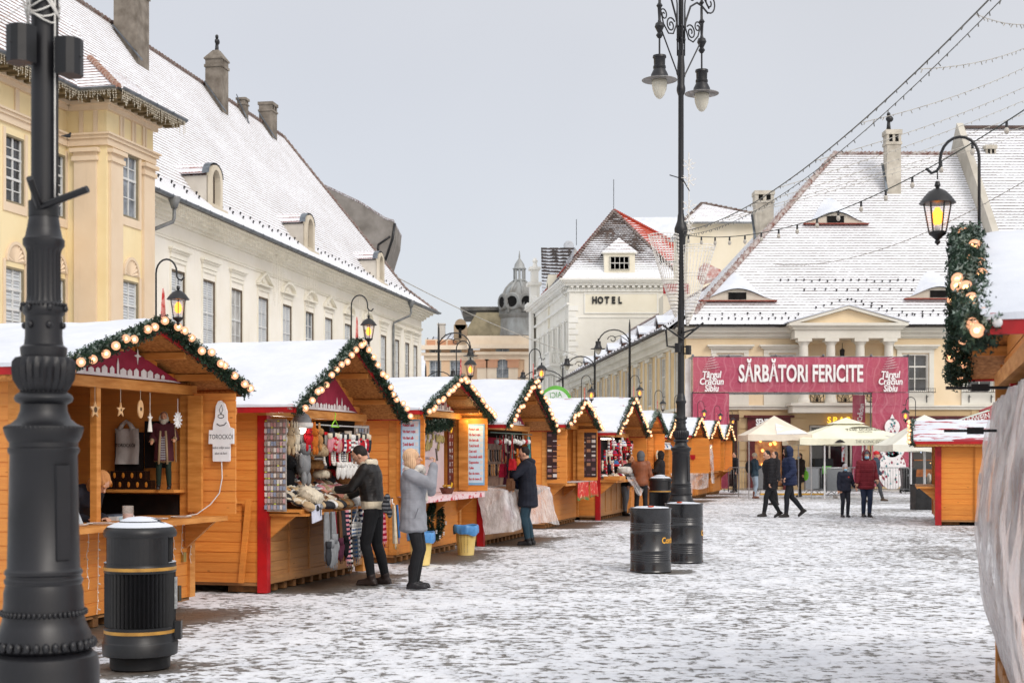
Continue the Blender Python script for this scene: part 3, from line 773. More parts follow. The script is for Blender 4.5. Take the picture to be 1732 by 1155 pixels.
 for i in range(10): x = -.6+i*.42; so_.box(x, -OV+.1, 12.03, x+.16, -.22, 12.138)
 for i in range(34): x = -1.0-i*.42; so_.box(x, 1.3-OV+.1, 12.03, x+.16, 1.08, 12.138)
 for y in (-.5, -.05, .4): so_.box(-OV+.1, y, 12.03, -.22, y+.16, 12.138)
 so_.build('eave_brackets', plain('#7d6c4c', '#5a4c34', .85, 4, bump=.2), root)
 gutter(root, I, -OV, 3.4, -OV-.09, 12.28, M_ZINC, .09)
 gutter(root, Matrix.Rotation(R(90), 4, 'Z'), -OV, 1.3-OV, OV+.02+.07, 12.28, M_ZINC, .09)   # side return
 gutter(root, I, -15, -OV-.1, 1.3-OV-.09, 12.28, M_ZINC, .09)
 icicles(root, I, -OV, 3.3, -OV-.12, 12.2, 46, (.12, .5), 11); icicles(root, I, -12, -OV-.1, 1.3-OV-.12, 12.2, 100, (.12, .45), 12)
 Fs = Matrix.Translation((-OV-.12, 0, 0)) @ Matrix.Rotation(R(90), 4, 'Z'); icicles(root, Fs, -OV, 1.3-OV, 0, 12.2, 16, (.12, .4), 13)
 # roof: main slope plus hipped bay
 rb = MB(); ze = 12.26; k = 1.25
 yr = 8.0; zr = ze+(yr-(1.3-OV))*k
 def P(x, y): return (x, y, ze+(y-(1.3-OV))*k)
 ye = 1.3-OV
 rb.poly([P(-15, ye), P(3.5, ye), P(3.5, yr), P(-15, yr)], 0, (0, ye, ze), (1, 0, 0), (0, 1, k))
 h = 2.1; ap = (-OV+h, -OV+h, ze+h*.75)
 yy = ye + (ap[2]-ze)/k
 rb.poly([(-OV, -OV, ze), (3.5, -OV, ze), (3.5, -OV+h, ap[2]), ap], 0, (0, -OV, ze), (1, 0, 0), (0, 1, .75))
 rb.poly([(-OV, -OV, ze), ap, (-OV+h, yy, ap[2]), (-OV, ye, ze)], 0, (-OV, 0, ze), (0, 1, 0), (1, 0, .75))
 rb.poly([ap, (3.5, -OV+h, ap[2]), (3.5, yy+.2, ap[2]), (-OV+h, yy+.2, ap[2])], 0, (0, 0, 0), (1, 0, 0), (0, 1, 0))
 rb.poly([P(-15, yr), P(3.5, yr), (3.5, yr+7, ze), (-15, yr+7, ze)], 0, (0, 0, 0), (1, 0, 0), (0, 1, -1))
 rb.poly([P(3.5, ye), (3.5, yr+7, ze), P(3.5, yr)], 1)
 rb.prism([(-OV-.02, -OV, ze), (3.5, -OV, ze), (3.5, -OV, ze-.07), (-OV-.02, -OV, ze-.07)], (0, -.05, 0), 1)
 roof = rb.build('roof', [M_TILE_Y, stucco('#4f4a45', '#3b3733')], root)
 rt = MB()
 for i in range(14):
  a = Vector((-OV, -OV, ze+.03)).lerp(Vector(ap), i/14); b = Vector((-OV, -OV, ze)).lerp(Vector(ap), (i+.95)/14); rt.tube([a, b], [.11, .09], 6)
 rt.build('ridge_tiles', plain('#9c6a55', '#b9a79b', .85, 9, bump=.2), roof)
 # pale dormer cheek at the far left, behind the post
 dm = MB(); x = t(39.3); y = ye+1.5; z = ze+1.2
 dm.prism([(x-1.2, y, z), (x+.1, y, z), (x+.1, y, z+1.1), (x-.55, y-.1, z+1.9), (x-1.2, y, z+1.1)], (0, 2.2, 0)); d = dm.build('dormer', stucco('#a39c90', '#7a7368', dirt=.6), root)
 rr = MB(); rr.prism([(x+.25, y-.2, z+1.0), (x-.55, y-.2, z+2.0), (x-.55, y-.2, z+2.1), (x+.32, y-.2, z+1.06)], (0, 2.6, 0)); rr.prism([(x-1.35, y-.2, z+1.0), (x-.55, y-.2, z+2.0), (x-.55, y-.2, z+2.1), (x-1.42, y-.2, z+1.06)], (0, 2.6, 0)); rr.build('dormer_roof', plain('#dfe1e6', '#6b5a52', .85, 6), d)
yellow()
# pigeon on the cornice
def pigeon():
 k = thing('pigeon', 'small dark pigeon perched on the cornice of the yellow house', 'bird', px(114, 236, 41.6), R(60))
 mb = MB(); mb.cap((-.10, 0, .08), (.06, 0, .12), .035, .06); mb.cap((.08, 0, .15), (.11, 0, .2), .035, .03); mb.cap((.11, 0, .2), (.15, 0, .19), .026, .008); mb.cap((-.1, 0, .08), (-.24, 0, .05), .03, .012)
 mb.cap((.0, .02, .07), (.0, .02, 0), .008); mb.cap((.0, -.02, .07), (.0, -.02, 0), .008)
 remeshed(mb, 'body', [plain('#33353a', '#1e2024', .7, 30, bump=0)], k, .008)
pigeon()
# ------------------------------------------------------------------ palace at the end of the square
def palace():
 Y = 66.0; X0 = 8.1
 root = thing('peach_palace', 'peach coloured palace with columned portico and vast snowy tiled roof at the right', 'building', (X0, Y, 0))
 I = Matrix.Identity(4); sx = lambda p: (p-866)/FPX*Y - X0
 peach = stucco('#ead6b6', '#e0caa6', dirt=.25); och = stucco('#cdb48c', '#c0a67c', dirt=.3); wh = stucco('#e2dfd4', '#d2cec2', dirt=.35)
 L = 26.0; ZT = 7.25
 wx = [(1235, 0), (1323, 0), (1548, 1), (1657, 1), (1760, 1), (1850, 1)]
 ops = [(sx(p), 4.55, 1.25, 1.75) for p, _ in wx] + [(sx(1300), .15, 1.35, 2.75), (sx(1418), .15, 2.7, 2.85), (sx(1590), .2, 2.6, 2.75), (sx(1700), .2, 2.4, 2.75), (sx(1240)-.25, .15, .55, 2.9)]
 xl, xr = sx(1336), sx(1512)
 wb = MB(); facade(wb, 0, L, 3.85, ZT, [o for o in ops if o[1] > 3] + [((xl+xr)/2, 4.2, xr-xl-.6, 2.6)], mi=0, dep=.3)
 facade(wb, 0, L, 0, 3.85, [o for o in ops if o[1] < 3], mi=1, dep=.35, rmi=2)
 wb.add([(L, 0, 0), (L, 18, 0), (L, 18, ZT), (L, 0, ZT)], [(0, 1, 2, 3)])
 # deep loggia behind the columns
 wb.box(xl+.3, .31, 4.2, xr-.3, 1.4, 4.24, 1); wb.add([(xl+.3, .3, 4.2), (xl+.3, 1.4, 4.2), (xl+.3, 1.4, 6.8), (xl+.3, .3, 6.8)], [(0, 1, 2, 3)], 1)
 wb.build('wall', [peach, och, plain('#4a2b22', bump=0)], root)
 for i, (p, vis) in enumerate(wx): window(root, I, sx(p), 4.55, 1.25, 1.75, ['sky', 'curtain', 'dark', 'dark', 'dark', 'dark'][i], rows=(.68, 1.0), fr='#e3e1da', sash='#e3e1da', y=.12)
 # rusticated courses
 rb = MB();
 for i in range(7):
  z = .35+i*.5
  for a, b in ((sx(1245)+.1, sx(1300)-.85), (sx(1300)+.85, sx(1418)-1.5), (sx(1418)+1.5, sx(1590)-1.45), (sx(1590)+1.45, sx(1700)-1.35)):
   if b-a > .2: rb.box(a, -.04, z, b, -.003, z+.45)
 rb.build('rusticated_courses', och, root)
 tb = MB()
 cornice(tb, 0, L, [(3.72, 3.85, .1), (3.85, 3.92, .18), (7.02, 7.1, .08), (7.1, 7.28, .2), (7.28, 7.42, .4), (7.42, 7.5, .5)])
 tb.build('cornice', wh, root)
 for i, (p, vis) in enumerate(wx):
  mb = MB(T3(sx(p), 0, 0))
  mb.box(-.86, -.06, 3.93, .86, -.003, 4.53); mb.box(-.86, -.06, 4.53, -.64, -.003, 6.35); mb.box(.64, -.06, 4.53, .86, -.003, 6.35); mb.box(-.86, -.08, 6.35, .86, -.003, 6.5)
  mb.box(-1.0, -.2, 6.55, 1.0, -.003, 6.64); mb.box(-1.08, -.3, 6.64, 1.08, -.003, 6.72); mb.box(-.9, -.1, 6.5, .9, -.003, 6.55)
  s = mb.build('window_surround', wh, root)
  if vis:
   bb = MB(T3(sx(p), 0, 0)); bb.box(-.85, -.34, 4.5, .85, -.3, 4.53); bb.box(-.85, -.34, 4.68, .85, -.3, 4.7)
   for j in range(18): bb.box(-.84+j*.098, -.33, 4.53, -.825+j*.098, -.31, 4.68)
   for s_ in (-1, 1): bb.box(s_*.5, -.3, 4.3, s_*.53, -.08, 4.33); bb.box(s_*.84, -.34, 4.5, s_*.86, -.06, 4.53); bb.box(s_*.5, -.1, 4.05, s_*.53, -.07, 4.4)
   bb.build('balconette', M_DARK, root)
 # portico
 pb = MB(); yo = -1.15
 pb.box(xl-.1, yo, 3.55, xr+.1, -.003, 3.86); pb.box(xl-.2, yo-.1, 3.87, xr+.2, -.003, 3.98)
 pb.box(xl, yo, 6.95, xr, -.004, 7.35); pb.box(xl-.1, yo-.1, 7.352, xr+.1, -.004, 7.45); pb.box(xl-.3, yo-.25, 7.51, xr+.3, .4, 7.63); pb.box(xl-.2, yo-.18, 7.452, xr+.2, -.004, 7.508)
 xm = (xl+xr)/2; zb, za = 7.632, 8.42
 pb.prism([(xl-.3, yo-.25, zb), (xl+.15, yo-.25, zb), (xm, yo-.25, za-.14), (xm, yo-.25, za)], (0, 6, 0)); pb.prism([(xr+.3, yo-.25, zb), (xr-.15, yo-.25, zb), (xm, yo-.25, za-.14), (xm, yo-.25, za)], (0, 6, 0))
 por = pb.build('portico', wh, root)
 tp = MB(); tp.prism([(xl+.15, yo, zb), (xr-.15, yo, zb), (xm, yo, za-.16)], (0, .1, 0)); tp.build('tympanum', peach, por)
 sn = MB()
 for s_ in (-1, 1):
  a = xl-.36 if s_ < 0 else xr+.36
  sn.prism([(a, yo-.3, zb+.01), (xm, yo-.3, za+.005), (xm, yo-.3, za+.07), (a, yo-.3, zb+.07)], (0, 6.2, 0))
 sn.build('snow_cover', M_SNOW, por)
 for p in (1353, 1398, 1447, 1495):
  c = MB(T3(sx(p), -.85, 0)); c.lathe([(.29, 4.0), (.29, 4.12), (.26, 4.16), (.24, 4.25), (.235, 5.2), (.2, 6.6), (.21, 6.66), (.26, 6.72), (.29, 6.8)], 16); c.box(-.32, -.32, 6.8, .32, .32, 6.945); c.box(-.31, -.31, 3.985, .31, .31, 4.02)
  c.build('column', wh, por, 'auto')
 for a, b in ((1353, 1398), (1398, 1447), (1447, 1495)):
  xa, xb = sx(a)+.3, sx(b)-.3; mb = MB(); y = -.85; cx_ = (xa+xb)/2; w = (xb-xa)/2
  mb.box(xa, y-.02, 4.78, xb, y+.02, 4.82); mb.box(xa, y-.02, 4.03, xb, y+.02, 4.06)
  for k in range(9):
   an = math.pi*k/8; mb.tube([(cx_, y, 4.06), (cx_+w*.98*math.cos(an), y, 4.06+.72*math.sin(an))], .014, 4)
  for r in (.5, 1): mb.tube([(cx_+w*r*.98*math.cos(math.pi*k/12), y, 4.06+.72*r*math.sin(math.pi*k/12)) for k in range(13)], .014, 4)
  for s_ in (-1, 1): mb.tube([(cx_+s_*w, y, 4.8-.5*math.cos(math.pi/2*k/6)*1.0) if False else (cx_+s_*w*(1-.5*math.sin(math.pi/2*k/6)), y, 4.3+.5*math.cos(math.pi/2*(1-k/6))) for k in range(7)], .012, 4)
  mb.build('balcony_grille', M_DARK, por)
 lp = MB(T3(sx(1423), -.2, 0)); lp.tube([(0, 0, 6.8), (0, 0, 6.55)], .015, 6); lp.lathe([(.02, 6.55), (.12, 6.48), (.1, 6.2), (.03, 6.12)], 8); lp.build('hanging_lantern', M_DARK, por)
 # ---- roof
 ze = 7.55; d = 9.0; zr = 17.5; e0 = -.6; k = (zr-ze)/(d-e0)
 rb = MB(); sl = lambda y: math.hypot(y-e0, (y-e0)*k)
 f1 = 1.0; zf = ze+.65
 k2 = (zr-zf)/(d-(e0+f1))
 xr_ = sx(1665)*1.0 + (75-66)*.0 + 2.0
 XR = (1672-866)/FPX*75-X0
 def fr(x, y):
  z = ze+(y-e0)*.65 if y <= e0+f1 else zf+(y-e0-f1)*k2
  return (x, y, z)
 v1 = math.hypot(f1, .65); v2 = v1+math.hypot(d-e0-f1, zr-zf)
 xe = -.6
 rb.add([fr(xe, e0), fr(XR, e0), fr(XR, e0+f1), fr(xe+f1, e0+f1)], [(0, 1, 2, 3)], 0, [[(xe, 0), (XR, 0), (XR, v1), (xe+f1, v1)]])
 rb.add([fr(xe+f1, e0+f1), fr(XR, e0+f1), fr(XR, d), fr(d, d)], [(0, 1, 2, 3)], 0, [[(xe+f1, v1), (XR, v1), (XR, v2), (d, v2)]])
 # left hip slope (over the side wing) and rear
 rb.add([(xe, e0, ze), (xe+f1, e0+f1, zf), (xe+f1, 40, zf), (xe, 40, ze)], [(0, 1, 2, 3)], 0, [[(0, 0), (1, v1), (40, v1), (40, 0)]])
 rb.add([(xe+f1, e0+f1, zf), (d, d, zr), (d, 20, zr), (xe+f1, 20, zf)], [(0, 1, 2, 3)], 0, [[(0, v1), (10, v2), (20, v2), (20, v1)]])
 rb.add([fr(d, d), fr(XR, d), (XR, 20, ze), (d, 20, ze)], [(0, 1, 2, 3)], 1)
 roof = rb.build('roof', [M_TILE_P, stucco('#6a6460')], root)
 rt = MB()
 def rtl(p, q_, n, r=.15):
  p = Vector(p); q_ = Vector(q_)
  for i in range(n): rt.tube([p.lerp(q_, i/n)+Vector((0, 0, .05)), p.lerp(q_, (i+.95)/n)], [r, r*.75], 6)
 rtl(fr(XR, d), fr(d, d), 40, .13); rtl(fr(d, d), fr(xe+f1, e0+f1), 46, .17)
 rt.build('ridge_tiles', plain('#6e4338', '#b9b2ae', .85, 5, bump=.2), roof)
 gutter(root, I, xe, sx(1336)-.2, e0-.1, 7.62, M_DARK, .09); gutter(root, I, sx(1514)+.2, L, e0-.1, 7.62, M_DARK, .09)
 # eyebrow dormers
 for (p, yb, w, h) in ((1413, 5.0, 1.55, .52), (1247, 1.05, 1.75, .5), (1588, 1.15, 1.6, .5)):
  zb = fr(0, yb)[2]; xc = (p-866)/FPX*(Y+yb)-X0
  n = 16; F = T3(xc, 0, 0); sn = MB(F); vs = []
  A = lambda s: h*(math.cos(math.pi*s/2)**1.6)
  for i in range(n+1):
   s = -1+2*i/n; z = zb+A(s); yo_ = yb-.22*math.cos(math.pi*s/2)
   ye = yb + A(s)*2.6 + .05
   for j in range(5):
    q = j/4; yy = yo_+(ye-yo_)*q; zz = z+.05 + (fr(0, ye)[2]+.02-z-.05)*(q**1.5)
    vs.append((s*w*(1-.12*q), yy, zz))
  sn.add(vs, [(i*5+j, i*5+j+1, (i+1)*5+j+1, (i+1)*5+j) for i in range(n) for j in range(4)], 0)
  vs = [(-1+2*i/n, zb+A(-1+2*i/n)) for i in range(n+1)]
  dm = MB(F); V = []
  for s, z in vs: V += [(s*w, yb-.02, zb-.25), (s*w, yb-.02, z+.03)]
  dm.add(V, [(2*i, 2*i+2, 2*i+3, 2*i+1) for i in range(n)], 0)
  dr = dm.build('eyebrow_dormer', stucco('#d8d2c4', '#b9b0a0', dirt=.5), root)
  sn.build('snow_cover', M_TILE_W if False else M_SNOW, dr, True)
  wn_ = MB(F); wn_.box(-.42, yb-.06, zb+.03, .42, yb-.025, zb+.38, 0); wn_.box(-.46, yb-.08, zb-.02, .46, yb-.02, zb+.03, 1); wn_.box(-.46, yb-.08, zb+.38, .46, yb-.02, zb+.42, 1); wn_.build('pane', [M_BLACKIN, plain('#c9c4b8', bump=0)], dr)
  sl_ = MB(F); sl_.box(-w*1.05, yb-.3, zb-.06, w*1.05, yb-.02, zb-.01); sl_.build('sill_tiles', plain('#94463a', '#7a3a30'), dr)
 # chimneys
 def chim(p, yb, w, dd, ztop, zbot):
  xc = (p-866)/FPX*(Y+yb)-X0
  return chimney(root, xc, yb, zbot, w, dd, ztop-zbot, I, col='#cdc6b8', col2='#9b9488')
 c = chim(1509, 7.0, .72, .7, EYE+(769-222)/FPX*73.0, 14.8); cowl(c, I, (1503-866)/FPX*73-X0, 7.0, EYE+(769-222)/FPX*73.0)
 chim(1672, 8.0, .5, .8, EYE+(769-248)/FPX*74.0, 14.6)
 chimney(root, (1291-866)/FPX*79-X0, 13, 13.2, 1.0, .9, EYE+(769-325)/FPX*79-13.2, I, col='#cdc6b8', col2='#9b9488')
 # snow guards following the lines seen on the roof
 hk = MB(); hk.box(-.02, -.02, 0, .02, .02, .08); hk.box(-.045, -.03, .05, .045, 0, .11); hm = hk.mesh('snow_guard', M_DARK)
 rows = [(1176, 1345, 541, 16), (1345, 1440, 538, 0), (1200, 1350, 533, 8), (1320, 1545, 476, 18), (1360, 1560, 492, 12), (1520, 1640, 535, 10), (1440, 1560, 520, 8), (1380, 1500, 508, 10), (1560, 1650, 528, 6)]
 for a, b, yy, n in rows:
  for i in range(n):
   p = a+(b-a)*i/max(1, n-1); yp = yy+random.Random(i*7+a).uniform(-1.2, 1.2)
   if yy == 508: yp = 508+abs(p-1430)*.28
   if yy == 520: yp = 505+(p-1430)*.25
   # intersect the view line with the roof slope once, to place the hook at its real spot
   best = None
   for q in range(0, 200):
    y = e0+.05+q*.05; z = fr(0, y)[2]; dd = abs((EYE+(769-yp)/FPX*(Y+y))-z)
    if best is None or dd < best[0]: best = (dd, y, z)
   o = link('snow_guard', hm, root); o.location = ((p-866)/FPX*(Y+best[1])-X0, best[1]-.03, best[2])
 # shopfronts
 fb = MB();
 x = sx(1300); fb.box(x-1.0, -.16, 0, x-.66, -.045, 3.35); fb.box(x+.66, -.16, 0, x+1.0, -.045, 3.35); fb.box(x-.66, -.16, 2.9, x+.66, -.045, 3.35); fb.box(x-1.15, -.3, 3.352, x+1.15, -.045, 3.45)
 sf = fb.build('shopfront', plain('#6a1f22', '#4a1417', .5, 3, bump=.05, name='oxblood shop paint'), root)
 sg = MB(); sg.box(x-.63, .1, .2, x+.63, .13, 2.85); sg.build('shop_window', plain('#e0a768', '#8c4a30', .3, 4, bump=0, name='lit display', lo=.3, hi=.7), sf)
 for i in range(7):
  q = MB(); rr = random.Random(i); xx = x-.5+rr.random()*.95; zz = 1.0+rr.random()*1.5; q.ell((xx, .02, zz), .07, 8, 6); q.build('display_light', emis('#ffb45a', 3.2), sf)
 text('SENSI', .42, emis('#f4f2ee', .8, 'shop letters'), sf, Matrix.Translation((x-.3, -.17, 3.12)) , 'shop_sign_lettering', .01, .62, .012)
 text('60', .34, emis('#f4f2ee', .8, 'shop letters'), sf, Matrix.Translation((x+.42, -.17, 3.12)) @ Matrix.Rotation(R(-12), 4, 'Y'), 'shop_sign_lettering', .01, .7, .008, shear=.3)
 dk = MB(); x = sx(1240)-.25; dk.box(x-.42, -.14, 0, x-.3, -.003, 3.5); dk.box(x+.3, -.14, 0, x+.42, -.003, 3.5); dk.box(x-.5, -.2, 3.2, x+.5, -.145, 3.5); dk.build('shopfront', plain('#4a1f1c', '#331412', .5, 3), root)
 # dark restaurant windows with posters
 x = sx(1418); rf = MB(); rf.box(x-1.33, .12, .2, x+1.33, .16, 2.95, 0)
 for xx in (-1.33, -.45, .35, .55, 1.27): rf.box(x+xx, -.02, .15, x+xx+.07, .11, 2.98, 1)
 rf.box(x-1.26, -.02, 2.9, x+1.26, .1, 2.98, 1)
 rw = rf.build('restaurant_window', [glass_mat('#2b3034', .1, c2='#0e1012'), plain('#c9c5bb', bump=0)], root)
 po = MB(); po.box(x+.18, .08, 1.3, x+.36, .115, 2.4, 0); po.build('poster', plain('#c8d2dc', '#b03540', .5, 8, bump=0, lo=.45, hi=.5), rw)
 bx = MB(); bx.box(x-1.2, -.5, 0, x-.35, -.05, 1.45); bx.box(x+.8, -.5, 0, x+1.3, -.05, 1.5); bx.build('dark_cabinet', plain('#1c1f22', bump=0), rw)
 gm = MB(); gm.box(x-.85, -.53, .75, x-.45, -.505, 1.1); gm.build('green_notice', plain('#7fd06a', bump=0), rw)
 text('SPARTA', .40, emis('#ffc23a', 1.6, 'lit sign letters'), root, Matrix.Translation((sx(1430), -.16, 3.22)), 'lit_sign_lettering', .02, .95, .006, space=1.45)
 for p in (1590, 1700):
  x = sx(p); mb = MB(); mb.box(x-1.45, -.16, 0, x-1.3, -.003, 3.3); mb.box(x+1.3, -.16, 0, x+1.45, -.003, 3.3); mb.box(x-1.3, -.16, 3.0, x+1.3, -.003, 3.3); mb.box(x-1.5, -.25, 3.302, x+1.5, -.003, 3.42)
  s2 = mb.build('shopfront', plain('#5a1a1e', '#3e1013', .5, 3), root)
  g = MB(); g.box(x-1.28, .1, .25, x+1.28, .13, 2.95); g.build('shop_window', glass_mat('#2a2520', .12, c2='#0c0a08'), s2)
  for i in range(26):
   rr = random.Random(i*3+p); q = MB(); q.ell((x-1.2+rr.random()*2.4, .02, 1.0+rr.random()*1.8), .022, 6, 4); q.build('window_light', emis('#cfe0ff' if i % 3 else '#ffca80', 2.2), s2)
  f = MB(); f.box(x-1.2, .02, .6, x+1.2, .09, .95); f.box(x-1.2, .02, 1.35, x+1.2, .06, 1.4); f.build('window_display', plain('#a5602a', '#6e3c18', .5, 3), s2)
 # ---- side wing running back along the side street
 Fw_o = (4.6-X0, 114-Y, 0); dv = Vector((X0-4.6, Y-114)).normalized()
 F = frame(Fw_o, (dv.x, dv.y)); Lw = math.hypot(X0-4.6, 114-Y)
 wops = [(3.2+3.9*i, 4.2, 1.15, 2.3) for i in range(12)] + [(3.2+3.9*i, .8, 1.15, 1.9) for i in range(12)]
 wb = MB(); facade(wb, 0, Lw, 0, 7.3, wops, F); wb.T = F; wb.add([(0, 0, 0), (0, 10, 0), (0, 10, 7.3), (0, 0, 7.3)], [(0, 3, 2, 1)]); wb.build('wing_wall', stucco('#dfc79c', '#cfb488', dirt=.3), root)
 for i, o in enumerate(wops): window(root, F, o[0], o[1], o[2], o[3], ['sky', 'dark', 'curtain'][i % 3], rows=(.6, 1), fr='#e3e1da', sash='#e3e1da')
 tb = MB(F);
 for a, b, p in ((3.7, 3.85, .1), (6.75, 6.85, .1), (6.85, 7.15, .3), (7.15, 7.4, .6), (7.4, 7.5, .75)): tb.box(0, -p, a, Lw-.52, -.003, b)
 for o in wops[:12]: tb.box(o[0]-.75, -.18, 6.55, o[0]+.75, -.003, 6.7); tb.box(o[0]-.7, -.05, 3.86, o[0]-.58, -.003, 6.55); tb.box(o[0]+.58, -.05, 3.86, o[0]+.7, -.003, 6.55)
 for i in range(12): tb.box(1.1+3.9*i, -.06, 3.86, 1.4+3.9*i, -.003, 6.7)
 tb.build('wing_cornice', wh, root)
 rb = MB(F); e = -.85
 rb.poly([(-.5, e, 7.5), (Lw-.3, e, 7.5), (Lw-5.5, 5, 11.6), (-.5, 5, 11.6)], 0, (0, e, 7.5), (1, 0, 0), (0, 5-e, 4.1)); rb.poly([(-.5, 5, 11.6), (Lw-5.5, 5, 11.6), (Lw-5.5, 10.5, 7.5), (-.5, 10.5, 7.5)], 0, (0, 0, 0), (1, 0, 0), (0, 1, -1)); rb.poly([(-.5, e, 7.5), (-.5, 5, 11.6), (-.5, 10.5, 7.5)], 0, (0, 0, 0), (0, 1, 0), (0, 0, 1))
 rw = rb.build('wing_roof', M_TILE_W, root)
 rt = MB(F)
 for i in range(70): rt.tube([(-.5+i*.6, 5, 11.63), (-.5+i*.6+.57, 5, 11.61)], [.13, .1], 6)
 rt.build('ridge_tiles', plain('#6e4338', '#a49c98', .85, 5), rw)
 gutter(root, F, -.5, Lw-.7, e-.1, 7.55, M_DARK, .09)
 for i in range(6):
  x = 8+i*6.2; z = 8.35; y = e+(z-7.5)*(5-e)/4.1; h = .55
  dm = MB(F @ T3(x, 0, 0)); dm.prism([(-.55, y-.1, z-.2), (.55, y-.1, z-.2), (.45, y-.1, z+.25), (0, y-.1, z+h), (-.45, y-.1, z+.25)], (0, 1.2, 0)); o = dm.build('eyebrow_dormer', plain('#7a5546', '#5e4034', .8, 4), root)
  s_ = MB(F @ T3(x, 0, 0)); s_.prism([(-.62, y-.18, z+.12), (0, y-.18, z+h+.02), (0, y-.18, z+h+.1), (-.66, y-.18, z+.2)], (0, 1.6, 0)); s_.prism([(.62, y-.18, z+.12), (0, y-.18, z+h+.02), (0, y-.18, z+h+.1), (.66, y-.18, z+.2)], (0, 1.6, 0)); s_.build('snow_cover', M_SNOW, o)
  p_ = MB(F @ T3(x, 0, 0)); p_.box(-.2, y-.13, z-.05, .2, y-.105, z+.3); p_.build('pane', M_BLACKIN, o)
 for i in range(70):
  y = -.3+.25*(i % 2); o = link('snow_guard', hm, root, F @ Matrix.Translation((1+i*.66, y, 7.5+(y-e)*4.1/(5-e)-.02)))
palace()
def neighbour():
 Y = 66; X0 = (1697-866)/FPX*Y
 root = thing('tall_roofed_house', 'house with the taller snow-dusted roof and white parapet gable at the right edge', 'building', (X0+1.0, Y, 0))
 wb = MB(); facade(wb, 0, 12, 0, 7.4, [(2.2, 4.5, 1.2, 1.8), (5.5, 4.5, 1.2, 1.8)]); wb.box(0, .3, 0, 12, 16, 7.4); wb.build('wall', stucco('#d9c5a4'), root)
 window(root, Matrix.Identity(4), 2.2, 4.5, 1.2, 1.8, 'dark')
 x0 = 0.0; zr = EYE+551/FPX*75
 rb = MB(); rb.poly([(x0, -.7, 7.5), (14, -.7, 7.5), (14, 9, zr), (x0, 9, zr)], 0, (0, -.7, 7.5), (1, 0, 0), (0, 9.7, zr-7.5)); rb.poly([(x0, 9, zr), (14, 9, zr), (14, 18, 7.5), (x0, 18, 7.5)], 1)
 rb.build('roof', [M_TILE_P2, stucco('#6a6460')], root)
 pg = MB(); pg.prism([(x0-.35, -.9, 7.4), (x0-.35, 9, zr+.3), (x0-.35, 18, 7.4)], (.34, 0, 0)); pg.build('parapet_gable', stucco('#cbc6ba', '#aaa498', dirt=.5), root)
 rt = MB(); rt.box(x0, 8.85, zr, 14, 9.15, zr+.14); rt.build('ridge_tiles', plain('#5a4a44'), root)
neighbour()
